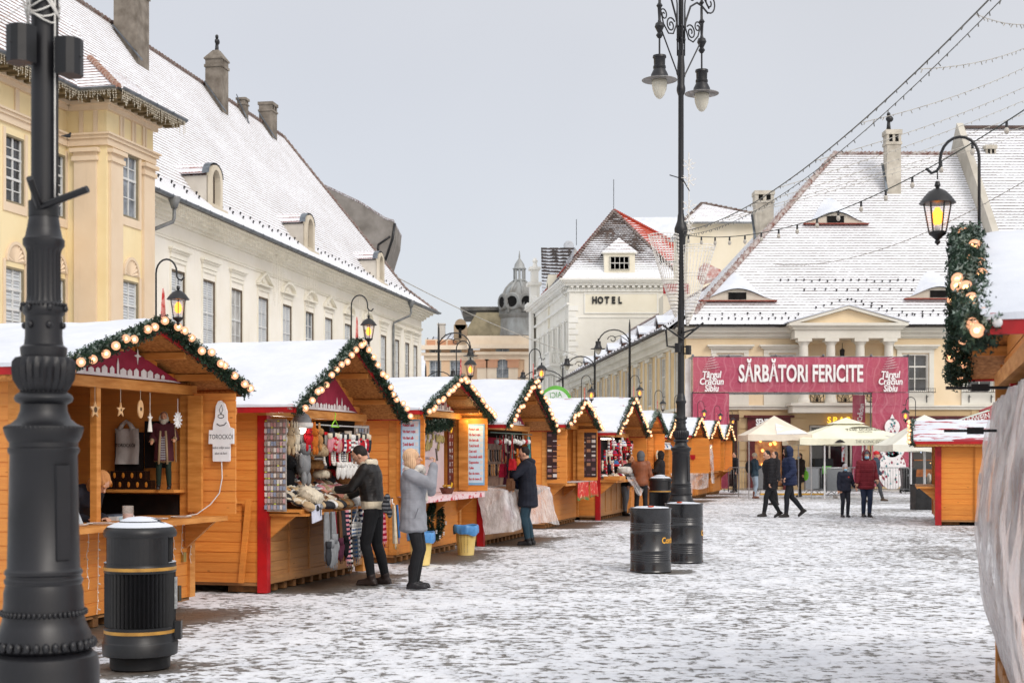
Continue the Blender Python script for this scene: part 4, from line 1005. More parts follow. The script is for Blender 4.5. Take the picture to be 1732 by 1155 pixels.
# ------------------------------------------------------------------ hotel
def hotel():
 X0, Y0 = 4.85, 120.0; ZT = 16.3
 root = thing('hotel', 'white hotel with red and dark hipped roof, balconies and HOTEL lettering on its gable side', 'building', (X0, Y0, 0))
 I = Matrix.Identity(4); wh = stucco('#edeae0', '#e3dfd3', dirt=.2); tr = stucco('#efeee8', '#e4e1d8', dirt=.25); cr_ = stucco('#eee8d6', '#e6dfcb', dirt=.1)
 W_ = 8.6
 wb = MB(); facade(wb, 0, W_, 0, ZT, [], I)
 Ls = 24.0; dv = Vector((.111, -1)).normalized(); o = (-dv.x*Ls*1.0, -dv.y*Ls, 0)
 F = frame(o, (dv.x, dv.y))    # side facade, far -> near
 sops = []
 for i in range(7):
  for z, h in ((2.0, 2.4), (6.2, 2.6), (10.4, 2.3)): sops.append((2.2+i*3.35, z, 1.15, h))
 facade(wb, 0, Ls, 0, ZT, sops, F); wb.add([(W_, 0, 0), (W_, 20, 0), (W_, 20, ZT), (W_, 0, ZT)], [(0, 1, 2, 3)])
 wb.build('wall', wh, root)
 for i, p in enumerate(sops): window(root, F, p[0], p[1], p[2], p[3], ['sky', 'dark', 'curtain', 'sky'][i % 4], rows=(.65, 1), fr='#d8d6cc', sash='#dedcd4')
 tb = MB()
 for z0, z1, p in ((15.4, 15.5, .15), (15.5, 15.7, .1), (15.9, 16.15, .45), (16.15, 16.3, .7), (16.3, 16.45, .85)):
  tb.box(-p, -p, z0, W_+p, -.003, z1); tb.T = F; tb.box(-p, -p, z0, Ls-.003, -.003, z1); tb.T = None
 for i in range(18): tb.box(.1+i*.47, -.4, 15.72, .34+i*.47, -.003, 15.88)
 for z in (13.2, 9.6, 9.9, 5.4): tb.box(-.06, -.06, z, W_+.06, -.003, z+.08)
 tb.T = F
 for i in range(50): tb.box(.1+i*.47, -.4, 15.72, .34+i*.47, -.003, 15.88)
 for p in sops:
  tb.box(p[0]-.85, -.3, p[1]+p[3]+.25, p[0]+.85, -.003, p[1]+p[3]+.42); tb.box(p[0]-.8, -.12, p[1], p[0]-.6, -.003, p[1]+p[3]+.2); tb.box(p[0]+.6, -.12, p[1], p[0]+.8, -.003, p[1]+p[3]+.2); tb.box(p[0]-.85, -.2, p[1]-.25, p[0]+.85, -.003, p[1]-.08)
 for z in (5.3, 9.4, 14.3): tb.box(-.1, -.22, z, Ls-.01, -.003, z+.18)
 tb.T = None
 # corner quoins
 for i in range(28): tb.box(-.08, -.08, .3+i*.5, .55+.2*(i % 2), -.004, .72+i*.5)
 tb.build('cornice_and_mouldings', tr, root)
 pn = MB(); pn.box(1.35, -.05, 13.65, 7.4, -.004, 15.2); pn.build('sign_panel', cr_, root)
 fr = MB(); fr.box(1.25, -.09, 13.55, 7.5, -.004, 13.65); fr.box(1.25, -.09, 15.2, 7.5, -.004, 15.3); fr.box(1.25, -.09, 13.65, 1.35, -.004, 15.2); fr.box(7.4, -.09, 13.65, 7.5, -.004, 15.2); fr.build('panel_frame', tr, root)
 for ch, xx in zip('HOTEL', (1005.5, 1015.5, 1026.5, 1037.5, 1048.5)):
  text(ch, .78, M_DARK, root, Matrix.Translation(((xx-866)/FPX*120-X0, -.1, EYE+(769-508.5)/FPX*120)), 'sign_letter', .05, .76, .04)
 # balconies
 for (x, z) in ((19.0, 9.55), (8.0, 5.6), (14.5, 9.55)):
  bb = MB(F @ T3(x, 0, 0)); bb.box(-1.5, -1.2, z-.2, 1.5, -.225, z); bb.box(-1.55, -1.25, z+.95, 1.55, -1.05, z+1.08); bb.box(-1.55, -1.05, z+.95, -1.38, -.225, z+1.08); bb.box(1.38, -1.05, z+.95, 1.55, -.225, z+1.08)
  for s_ in (-1, 1): bb.box(s_*1.46-.1, -1.24, z, s_*1.46+.1, -1.04, z+.95); bb.hexa([(s_*1.1-.1, -.6, z-.7), (s_*1.1+.1, -.6, z-.7), (s_*1.1+.1, -.24, z-.9), (s_*1.1-.1, -.24, z-.9), (s_*1.1-.1, -1.1, z-.2), (s_*1.1+.1, -1.1, z-.2), (s_*1.1+.1, -.24, z-.2), (s_*1.1-.1, -.24, z-.2)])
  b = bb.build('balcony', tr, root)
  bl = MB()
  bl.lathe([(.07, 0), (.05, .1), (.09, .3), (.04, .6), (.07, .9)], 8); me = bl.mesh('baluster', tr, True)
  for i in range(9): link('baluster', me, b, F @ T3(x-1.25+i*.31, -1.15, 0) @ Matrix.Translation((0, 0, z+.01)))
  for i in range(3):
   for s_ in (-1, 1): link('baluster', me, b, F @ T3(x+s_*1.46, -.35-i*.25, 0) @ Matrix.Translation((0, 0, z+.01)))
 # ornate gabled pier at the far end of the side facade
 g = MB(F @ T3(1.0, 0, 0)); g.box(-1, -.5, 0, .9, -.23, 16.5); g.box(-1.2, -.9, 16.46, 1.1, .6, 16.8); g.box(-.7, -.5, 16.8, .7, .4, 18.6); g.box(-.95, -.8, 18.6, .95, .6, 18.9); g.box(-.5, -.4, 18.9, .5, .3, 20.2); g.box(-.75, -.6, 20.2, .75, .5, 20.45); g.lathe([(.3, 20.45), (.18, 20.9), (.3, 21.1), (.1, 21.4)], 8)
 for s_ in (-1, 1): g.prism([(s_*.7, -.4, 16.8), (s_*1.6, -.4, 16.8), (s_*1.3, -.4, 17.2), (s_*.85, -.4, 17.5), (s_*.7, -.4, 18.4)], (0, .5, 0))
 g.build('gable_pier', tr, root)
 # roof: pyramid over the near corner
 e = .8; ze = 16.46; ap = ((1038-866)/FPX*126-X0, 6.0, EYE+412/FPX*126)
 A = (-e, -e, ze); B = (W_+e, -e, ze); back = 14.0
 D = (-e-.111*back+.2, back, ze); ap2 = (ap[0]+.0, ap[1], ap[2])
 rb = MB()
 rb.poly([A, B, ap], 0, A, (1, 0, 0), (0, ap[1]+e, ap[2]-ze))
 rb.poly([D, A, ap], 2, A, (0, -1, 0), (ap[0]+e, 0, ap[2]-ze))
 rg = ((1142-866)/FPX*128-X0, 8.0, EYE+(769-412)/FPX*128)
 rb.poly([B, (W_+6, 8, ze), rg, ap], 1, B, (.5, .5, 0), (-.6, .2, 1))
 rb.poly([ap, rg, (W_+6, 20, ze), D], 1)
 roof = rb.build('roof', [M_TILE_H, M_TILE_HR, M_TILE_HD], root)
 rt = MB()
 for p, q_, mi, r in ((A, ap, 0, .16), (B, ap, 0, .16), (ap, rg, 1, .2), (ap, D, 1, .13)):
  p = Vector(p); q_ = Vector(q_)
  for i in range(34): rt.tube([p.lerp(q_, i/34)+Vector((0, 0, .06)), p.lerp(q_, (i+.95)/34)], [r, r*.8], 6, mi)
 rt.build('ridge_tiles', [plain('#5d4038', '#9c938e', .85, 4), plain('#b3402a', '#8c3322', .8, 4)], roof)
 # dormer on the front slope
 xd = (1046-866)/FPX*121-X0; zd = EYE+(769-465)/FPX*120.2
 dm = MB(T3(xd, 0, 0)); dm.prism([(-1.3, -.3, zd), (1.3, -.3, zd), (1.3, -.3, zd+1.9), (-1.3, -.3, zd+1.9)], (0, 3, 0)); d = dm.build('dormer', cr_, root)
 dr = MB(T3(xd, 0, 0))
 dr.poly([(-1.5, -.5, zd+1.85), (1.5, -.5, zd+1.85), (0, .5, zd+3.2)], 0, (0, 0, 0), (1, 0, 0), (0, 0, 1)); dr.poly([(-1.5, -.5, zd+1.85), (0, .5, zd+3.2), (0, 3.5, zd+3.2), (-1.5, 3.5, zd+1.85)], 0, (0, 0, 0), (0, 1, 0), (1, 0, 1)); dr.poly([(1.5, -.5, zd+1.85), (1.5, 3.5, zd+1.85), (0, 3.5, zd+3.2), (0, .5, zd+3.2)], 0, (0, 0, 0), (0, 1, 0), (-1, 0, 1)); dr.box(-1.5, -.5, zd+1.75, 1.5, 0, zd+1.84, 1)
 dr.build('dormer_roof', [M_TILE_W, tr], d)
 window(d, T3(xd, -.42, 0), 0, zd+.35, 1.7, 1.15, 'dark', rows=(.5, 1), cols=4, fr='#c9c5b8', sash='#e3e1da')
 # attic storey behind, lower dark roof to the left, back wing with snow, spikes
 bw = MB(); bw.box(-1.5, 12, ze-3, 3.2, 20, ze+1.9, 0);
 for i in range(5): bw.box(-1.53, 12.6+i*1.4, ze+.3, -1.5, 13.1+i*1.4, ze+1.2, 1)
 bw.build('attic_wall', [cr_, M_BLACKIN], root)
 lr = MB(); a = px(915, 525, 138); b = px(968, 455, 128); c_ = px(958, 419, 134); dd = px(916, 419, 142)
 lr.add([(p[0]-X0, p[1]-Y0, p[2]) for p in (px(917, 508, 141), px(966, 455, 126), px(972, 419, 130), px(915, 419, 142))], [(0, 1, 2, 3)], 0, [[(0, 0), (14, 0), (14, 5), (0, 5)]])
 lr.add([(p[0]-X0, p[1]-Y0, p[2]) for p in (px(972, 419, 130), px(915, 419, 142), px(935, 440, 150), px(990, 440, 150))], [(0, 1, 2, 3)])
 lr.build('lower_roof', M_TILE_H, root)
 wg = MB(); q = [px(1062, 368, 140), px(1165, 367, 140), px(1190, 425, 136), px(1100, 425, 136)]
 wg.prism([(p[0]-X0, p[1]-Y0, p[2]) for p in q], (0, 6, -1)); wg.build('rear_roof', M_SNOW, root)
 sp = MB(); sp.tube([ap, (ap[0], ap[1], ap[2]+2.8)], .03, 5); sp.tube([px2 for px2 in [tuple(Vector(px(975, 415, 130))-Vector((X0, Y0, 0))), tuple(Vector(px(975, 371, 130))-Vector((X0, Y0, 0)))]], .03, 5); sp.build('lightning_rod', M_DARK, root)
 ds = MB(); c0 = Vector(px(962, 416, 134))-Vector((X0, Y0, 0)); ds.ell(c0, (.5, .1, .5), 14, 8); ds.build('satellite_dish', plain('#b9bcc0'), root, True)
 # downpipe swan neck
 dp = MB(); dp.tube([tuple(Vector(px(a, b, y))-Vector((X0, Y0, 0))) for a, b, y in ((957, 480, 121.5), (950, 487, 121.5), (949, 495, 121.6), (958, 503, 121.8), (959, 620, 121.8))], .09, 6); dp.build('downpipe', tr, root, True)
hotel()
# cream tower house with hipped roof between hotel and palace
def towerhouse():
 Y = 104
 x0 = (1163-866)/FPX*Y; x1 = (1330-866)/FPX*Y
 root = thing('cream_rear_house', 'plain cream house with low snowy hipped roof showing above the palace wing', 'building', (x0, Y, 0))
 w = x1-x0; zt = EYE+(769-377)/FPX*Y
 mb = MB(); mb.box(0, 0, 0, w, 9, zt); mb.build('wall', stucco('#eee5cf', '#e5dac0', dirt=.12), root)
 rb = MB(); xa = (1200-866)/FPX*Y-x0; za = EYE+(769-340)/FPX*(Y+3)
 pts = [(-.4, -.5, zt), (w+.4, -.5, zt), (w+.4, 9.5, zt), (-.4, 9.5, zt), (xa, 4, za), (xa+.6, 5, za)]
 rb.add(pts, [(0, 1, 4)], 0, [[(0, 0), (w, 0), (xa, 4)]]); rb.add(pts, [(1, 2, 5, 4)], 0, [[(0, 0), (9, 0), (5, 5), (4, 5)]]); rb.add(pts, [(3, 0, 4, 5)], 0, [[(0, 0), (9, 0), (5, 3), (4, 3)]]); rb.add(pts, [(2, 3, 5)], 0, [[(0, 0), (9, 0), (5, 3)]])
 rb.box(-.4, -.55, zt-.15, w+.4, -.5, zt, 1)
 r_ = rb.build('roof', [M_TILE_W, M_ZINC], root)
 rt = MB()
 for p, q_ in ((pts[0], pts[4]), (pts[1], pts[4])):
  p = Vector(p); q_ = Vector(q_)
  for i in range(18): rt.tube([p.lerp(q_, i/18)+Vector((0, 0, .05)), p.lerp(q_, (i+.95)/18)], [.13, .1], 6)
 rt.build('ridge_tiles', plain('#5e4438', '#8c827c', .85, 4), r_)
 icicles(root, Matrix.Identity(4), 0, w*.7, -.62, zt-.05, 40, (.15, .4), 31)
towerhouse()
def redroof():
 Y = 96
 root = thing('small_red_roof_house', 'little house with snow-streaked red roof glimpsed behind the central lamp post', 'building', (0, Y, 0))
 P = [px(a, b, Y) for a, b in ((1192, 444), (1219, 456), (1222, 466), (1196, 474), (1188, 460))]
 mb = MB(); mb.prism([(p[0], 0, p[2]) for p in P], (0, 3, 0)); mb.build('roof', plain('#b0452f', '#e0dcd8', .8, 3), root)
 b = MB(); a = px(1122, 480, Y); c = px(1166, 497, Y); b.box(a[0], .0, c[2], c[0], .1, a[2]); b.build('board', plain('#a83236', '#8c2529'), root)
 a = px(1122, 498, Y); c = px(1175, 620, Y); d = MB(); d.box(a[0], .1, 0, c[0], 3, a[2]); d.build('wall', stucco('#e4dcc8'), root)
redroof()
# ------------------------------------------------------------------ apricot building with the lead dome
def dome():
 Y = 150.0
 cx_, cz = (879-866)/FPX*Y, 0
 root = thing('apricot_domed_building', 'apricot corner building with grey lead dome and lantern at the end of the street', 'building', (cx_, Y, 0))
 ap = stucco('#e3c4a4', '#d8b592', dirt=.3); pale = stucco('#ecdcc6', '#dfcbb2', dirt=.3); I = Matrix.Identity(4)
 z = lambda y, YY=Y: EYE+(769-y)/FPX*YY
 x = lambda p, YY=Y: (p-866)/FPX*YY-cx_
 wb = MB(); xl = x(718, 150)
 ops = [(x(850), z(640), 1.5, 3.4), (x(803), z(640), 1.3, 3.2), (x(770), z(640), 1.3, 3.2), (x(735), z(640), 1.3, 3.2)]
 facade(wb, xl, x(812), 0, z(590), ops[2:], T3(0, 1.5, 0)); facade(wb, x(812), x(930), 0, z(590), ops[:1]); wb.add([(x(812), 0, 0), (x(812), 1.5, 0), (x(812), 1.5, z(590)), (x(812), 0, z(590))], [(0, 3, 2, 1)])
 wb.box(xl, 2, 0, x(930), 14, z(592)); wb.build('wall', ap, root)
 window(root, I, ops[0][0], ops[0][1], 1.5, 3.4, 'sky', rows=(.6, 1), fr='#c9c2b0')
 for o in ops[2:]: window(root, T3(0, 1.5, 0), o[0], o[1], o[2], o[3], 'sky', rows=(.6, 1), fr='#c9c2b0')
 tb = MB()
 for yy, hh, p in ((608, .5, .15), (600, .3, .5), (590, .45, .9)):
  tb.box(x(812)-p, -p, z(yy), x(930), -.003, z(yy)+hh); tb.box(xl-p, 1.5-p, z(yy), x(812)-p-.01, 1.497, z(yy)+hh)
 tb.box(x(790), -.2, z(588), x(930), .2, z(568)); tb.box(xl, 1.3, z(588), x(790)-.02, 1.7, z(572))
 for p in (815, 832, 868, 895): tb.box(x(p)-.5, -.2, 0, x(p)+.5, -.003, z(608))
 for p in (725, 745, 760, 788): tb.box(x(p)-.4, 1.3, z(588), x(p)+.4, 1.299+.001, z(572)) if False else None
 tb.build('parapet_and_cornice', pale, root)
 cp = MB()
 for p in (832, 868, 815): cp.box(x(p)-.6, -.35, z(622), x(p)+.6, -.205, z(610)); cp.box(x(p)-.75, -.4, z(610), x(p)+.75, -.205, z(608))
 for p in (728, 746, 764): cp.box(x(p)-.45, 1.2, z(586), x(p)+.45, 1.29, z(574))
 cp.build('capitals', stucco('#d3a283', '#c08d6e', dirt=.4), root)
 lead = plain('#a0a3a2', '#77746e', .55, .9, (1, 1, .3), .1, metal=.2, name='lead sheet')
 # dome
 D = MB(T3(0, 4.5, 0)); Yd = 154.5; zz = lambda y: EYE+(769-y)/FPX*Yd
 s = Yd/FPX
 D.lathe([(44*s, zz(570)), (40*s, zz(560)), (36*s, zz(545)), (34*s, zz(540)), (36*s, zz(536))], 16)
 D.lathe([(36*s, zz(536)), (37*s, zz(533)), (33*s, zz(531))], 16)
 prof = [(33*s, zz(531)), (32.5*s, zz(520)), (31*s, zz(510)), (28*s, zz(500)), (23*s, zz(489)), (16*s, zz(481)), (11*s, zz(477))]
 D.lathe(prof, 32)
 for i in range(8):
  a = 2*math.pi*i/8+.2; D.tube([(r*1.01*math.cos(a), r*1.01*math.sin(a), q) for r, q in prof], .16, 5)
 D.lathe([(11*s, zz(477)), (12*s, zz(475)), (10*s, zz(473))], 12)
 D.lathe([(10*s, zz(457)), (12*s, zz(455)), (9*s, zz(452)), (8*s, zz(447)), (4*s, zz(441)), (1.2*s, zz(437)), (1.5*s, zz(434)), (.3*s, zz(424))], 12)
 for i in range(8):
  a = 2*math.pi*i/8; D.tube([(8.5*s*math.cos(a), 8.5*s*math.sin(a), zz(474)), (8.5*s*math.cos(a), 8.5*s*math.sin(a), zz(456))], .13, 5)
 dm = D.build('dome', lead, root, 'auto')
 for a in (-R(112), -R(70), -R(30), -R(150)):
  r0 = 32*s; q = MB(T3(0, 4.5, 0) @ Matrix.Rotation(a, 4, 'Z') @ Matrix.Translation((r0-.3, 0, zz(513))))
  q.T = q.T @ Matrix.Rotation(R(90), 4, 'Y')
  q.lathe([(1.0, -.4), (.95, .05), (1.0, .35), (.85, .5), (.6, .5), (.58, .2)], 16, cap=False); o = q.build('round_dormer', lead, dm, 'auto')
  g = MB(q.T); g.lathe([(.60, .3), (.60, .42)], 16); g.build('pane', M_BLACKIN, o)
 # mansard with belvedere left of the dome
 mm = plain('#6f6c66', '#4a4845', .6, 1, bump=.1); mo = plain('#8f8468', '#6f664f', .6, 1, bump=.1)
 M2 = MB(); a = [(x(782), 3, z(566)), (x(858), 3, z(566)), (x(845), 4.5, z(515)), (x(800), 4.5, z(515))]
 M2.hexa([(x(778), 2.5, z(570)), (x(850), 2.5, z(570)), (x(850), 12, z(570)), (x(778), 12, z(570)), (x(805), 4, z(522)), (x(846), 4, z(522)), (x(846), 10, z(522)), (x(805), 10, z(522))]); mn_ = M2.build('mansard', mo, root)
 B2 = MB(); B2.box(x(780), 5, z(528), x(852), 11, z(522)+.3); B2.box(x(776), 4.6, z(522)+.32, x(856), 11.4, z(519)+.5); B2.hexa([(x(776), 4.6, z(517)), (x(856), 4.6, z(517)), (x(856), 11.4, z(517)), (x(776), 11.4, z(517)), (x(812), 7, z(511)), (x(826), 7, z(511)), (x(826), 9, z(511)), (x(812), 9, z(511))], 1); B2.build('belvedere_roof', [mm, M_SNOW], mn_)
 G = MB(); G.box(x(767), .8, z(575), x(790), 1.4, z(548)); G.lathe([(1.55, 0), (1.6, .4)], 16, (0, 0, 0)) if False else None
 G.T = Matrix.Translation((x(778.5), .8, z(548))) @ Matrix.Rotation(R(-90), 4, 'X'); G.lathe([(.62, -.0), (.62, .6)], 18); G.T = None
 g = G.build('stone_gable', stucco('#a8937a', '#85725c', dirt=.6), root)
 w_ = MB(); w_.box(x(775.5), .72, z(571), x(780), .79, z(554)); w_.build('pane', M_BLACKIN, g)
 # left snowy metal roof
 L = MB(); L.add([(x(716), 1.7, z(587)), (x(778), 1.7, z(580)), (x(800), 8, z(545)), (x(716), 8, z(562))], [(0, 1, 2, 3)])
 for i in range(9):
  f = i/8; a = Vector((x(716), 1.7, z(587))).lerp(Vector((x(778), 1.7, z(580))), f); b = Vector((x(716), 8, z(562))).lerp(Vector((x(800), 8, z(545))), f); L.tube([a+Vector((0, 0, .06)), b+Vector((0, 0, .06))], .06, 4, 1)
 L.build('snowy_metal_roof', [M_SNOW, M_DARK], root)
 c = MB(); c.box(x(735), 6, z(575), x(748), 7, z(540)); c.box(x(734), 5.9, z(540), x(749), 7.1, z(538)); c.build('chimney', stucco('#cfc8bd'), root)
dome()
# distant background houses closing the gaps of the street
def backhouse(p0, p1, ytop, Y, col, label):
 a = px(p0, ytop, Y); b = px(p1, ytop, Y); w = b[0]-a[0]
 root = thing('distant_house', label, 'building', (a[0], Y, 0))
 ops = [(1.5+i*2.8, zz, 1.2, 1.8) for i in range(int((w-1)/2.8)) for zz in (1.5, 5, 8.3) if zz+2 < a[2]]
 mb = MB(); facade(mb, 0, w, 0, a[2], ops); mb.box(0, .4, 0, w, 8, a[2]); mb.build('wall', stucco(col), root)
 for o in ops: window(root, Matrix.Identity(4), *o, 'dark', fr='#b9b5aa')
 r_ = MB(); r_.prism([(0, -.4, a[2]), (0, 8.4, a[2]), (0, 4, a[2]+3)], (w, 0, 0)); r_.build('roof', M_SNOW, root)
backhouse(560, 745, 640, 170, '#c9b090', 'low distant house with snowy roof hidden behind the cream building end')
# ------------------------------------------------------------------ market stalls
M_BANNER = plain('#9c1f3e', '#861833', .7, 4, bump=.1, name='burgundy banner cloth')
M_BWHITE = plain('#e9e4e2', '#d8cfcd', .7, 6, bump=.05, name='white print')
M_NEEDLE = plain('#26422e', '#12231a', .7, 14, bump=0, name='fir needles')
M_NEEDLE_S = plain('#a3b0a8', '#4a6152', .8, 14, bump=0, name='snowy fir needles')
def bulb_mats():
 k = N('bulb glass'); e = k.n.new('ShaderNodeEmission'); tr = k.n.new('ShaderNodeBsdfTransparent')
 e.inputs[0].default_value = (1, .46, .25, 1); e.inputs[1].default_value = 1.15
 mx = k.n.new('ShaderNodeMixShader'); mx.inputs[0].default_value = .72; k.l.new(tr.outputs[0], mx.inputs[1]); k.l.new(e.outputs[0], mx.inputs[2])
 a = k.n.new('ShaderNodeAddShader'); gl = k.n.new('ShaderNodeBsdfGlossy'); gl.inputs[0].default_value = (.08, .08, .08, 1); gl.inputs['Roughness'].default_value = .08
 k.l.new(mx.outputs[0], a.inputs[0]); k.l.new(gl.outputs[0], a.inputs[1]); k.l.new(a.outputs[0], k.out.inputs[0]); k.m.cycles.emission_sampling = 'NONE'
 return [k.m, emis((1, .60, .20), 14.0, 'hot filament')]
M_BULB = bulb_mats()
def bulb_mesh(r, n=12):
 b = MB(); b.ell((0, 0, 0), (r, r, r), n, 8, 0); b.ell((0, 0, -.1*r), (r*.38, r*.38, r*.42), 6, 5, 1); b.lathe([(r*.4, r*.9), (r*.4, r*1.35)], 6, mi=2)
 return b.mesh('bulb', M_BULB + [M_DARK], True)
BM = {}
def fir(mb, path, rad, dens, seed, snow=.25, ln=.07):
 """needle twigs bristling round a line"""
 r = random.Random(seed); P = [Vector(p) for p in path]
 for i in range(len(P)-1):
  a, b = P[i], P[i+1]; L = (b-a).length; t = (b-a).normalized(); n1 = t.orthogonal().normalized(); n2 = t.cross(n1)
  for _ in range(int(L*dens)):
   c = a.lerp(b, r.random()); an = r.random()*6.283; d = (n1*math.cos(an)+n2*math.sin(an)+t*r.uniform(-.5, .5)).normalized()
   c2 = c+d*rad*r.random()**.6*.75; tip = c2+d*ln*r.uniform(.7, 1.5)+Vector((0, 0, -.012))
   up = d.z > .15; mi = 1 if (up and r.random() < snow*2) else 0
   s = d.orthogonal().normalized(); s2 = d.cross(s)
   for k in range(4):     # needles along the twig
    f = k/4; q = c2.lerp(tip, f); w = ln*.38*(1-f*.5); aa = r.random()*3.14
    v = (s*math.cos(aa)+s2*math.sin(aa))*w + d*w*.7; v2 = (s*math.cos(aa)+s2*math.sin(aa))*-w + d*w*.7
    h = d*.008
    mb.add([q-h, q+v, q+h], [(0, 1, 2)], mi); mb.add([q-h, q+v2, q+h], [(0, 1, 2)], mi)
def garland(pts, label, M, seed, dens=600, rad=.07, bulbs=True, step=.17, br=.042, snow=.25, group='lit fir garlands on the stall gables'):
 g = link('fir_garland', None); g.matrix_world = M; tag(g, label, 'garland', group)
 mb = MB(); fir(mb, pts, rad, dens, seed, snow, .058 if seed != 60 else .07); mb.build('fir_branch', [M_NEEDLE, M_NEEDLE_S], g)
 if bulbs:
  br = .032 if seed == 60 else br
  if br not in BM: BM[br] = bulb_mesh(br)
  r = random.Random(seed)
  for i in range(len(pts)-1):
   a, b = Vector(pts[i]), Vector(pts[i+1]); L = (b-a).length; n = int(L/(step if seed != 60 else .11))
   for j in range(n):
    o = link('bulb', BM[br], g); p = a.lerp(b, (j+.5)/n)
    o.location = (p.x+(.072+r.uniform(-.01, .03) if seed != 60 else r.uniform(-.05, .09)), p.y+r.uniform(-.03, .03)+(.115 if seed == 60 else 0), p.z+r.uniform(-.035, .04)); o.rotation_euler = (r.uniform(-.4, .4), -1.57+r.uniform(-.4, .4), 0)
 return g
M_FLAME = emis((1, .27, .015), 3.6, 'lantern flame')
def lantern_hook(M, label, sc=1.0, lit=True, rise=.50, reach=.22):
 """gooseneck iron bracket standing on the gable peak with a hanging six-sided lantern"""
 g = link('gooseneck_lantern', None); g.matrix_world = M; tag(g, label, 'lantern', 'gooseneck lanterns on the stall peaks')
 p = [(0, 0, -.12), (0, 0, rise*.6)]
 for i in range(11):
  a = math.pi*i/10; p.append((reach/2-reach/2*math.cos(a), 0, rise*.85+.13*math.sin(a)))
 p += [(reach, 0, rise*.78), (reach+.02, 0, rise*.72), (reach+.05, 0, rise*.70), (reach+.08, 0, rise*.76)]
 mb = MB(); mb.tube(p, .009, 8); mb.tube([(reach+.015, 0, rise*.72), (reach+.015, 0, rise*.62)], .004, 5); mb.build('bracket', M_DARK, g, True)
 F = Matrix.Translation((reach+.015, 0, rise*.62-.37*1.0)) ; mb = MB(F)
 n = 6
 mb.lathe([(.012, .36), (.018, .335), (.01, .32), (.05, .30), (.075, .275), (.105, .235), (.108, .228), (.085, .225)], 12)
 for i in range(n):
  a = 2*math.pi*i/n; mb.tube([(.078*math.cos(a), .078*math.sin(a), .226), (.048*math.cos(a), .048*math.sin(a), .055)], .0045, 4)
 mb.lathe([(.052, .06), (.05, .045), (.03, .03), (.012, .012), (.018, .0), (.01, -.012), (.002, -.02)], 12)
 lm = mb.build('lantern', M_DARK, g, 'auto')
 gl = MB(F);
 for i in range(n):
  a = 2*math.pi*i/n; b = 2*math.pi*(i+1)/n
  gl.add([(.045*math.cos(a), .045*math.sin(a), .06), (.045*math.cos(b), .045*math.sin(b), .06), (.073*math.cos(b), .073*math.sin(b), .225), (.073*math.cos(a), .073*math.sin(a), .225)], [(0, 1, 2, 3)])
 gl.build('glass', M_CLEAR, lm)
 fl = MB(F); fl.lathe([(.016, .06), (.016, .12)], 8, mi=1); fl.lathe([(.016, .10), (.034, .13), (.032, .17), (.012, .205)], 10, mi=0 if lit else 1)
 fl.build('flame_bulb', [M_FLAME, M_WHITE], lm, True)
 return g
def skyline(mb, y0, y1, z0, hmax, seed, mi, x=.012, t=.004):
 """little white town outline"""
 r = random.Random(seed); y = y0
 while y < y1-.08:
  w = r.uniform(.05, .11); k = (1-abs((y-(y0+y1)/2)/((y1-y0)/2))**2); h = r.uniform(.035, .065)+.02*k
  if r.random() < .22:
   h = min(hmax*k, .12)+.04; w = .035; mb.prism([(x, y, z0), (x, y+w, z0), (x, y+w, z0+h*.6), (x, y+w/2, z0+h), (x, y, z0+h*.6)], (t, 0, 0), mi)
  else: mb.prism([(x, y, z0), (x, y+w, z0), (x, y+w, z0+h*.7), (x, y+w/2, z0+h), (x, y, z0+h*.7)], (t, 0, 0), mi)
  y += w+r.uniform(.015, .05)
ORD = ['first', 'second', 'third', 'fourth', 'fifth', 'sixth', 'seventh', 'eighth', 'ninth', 'tenth', 'eleventh']
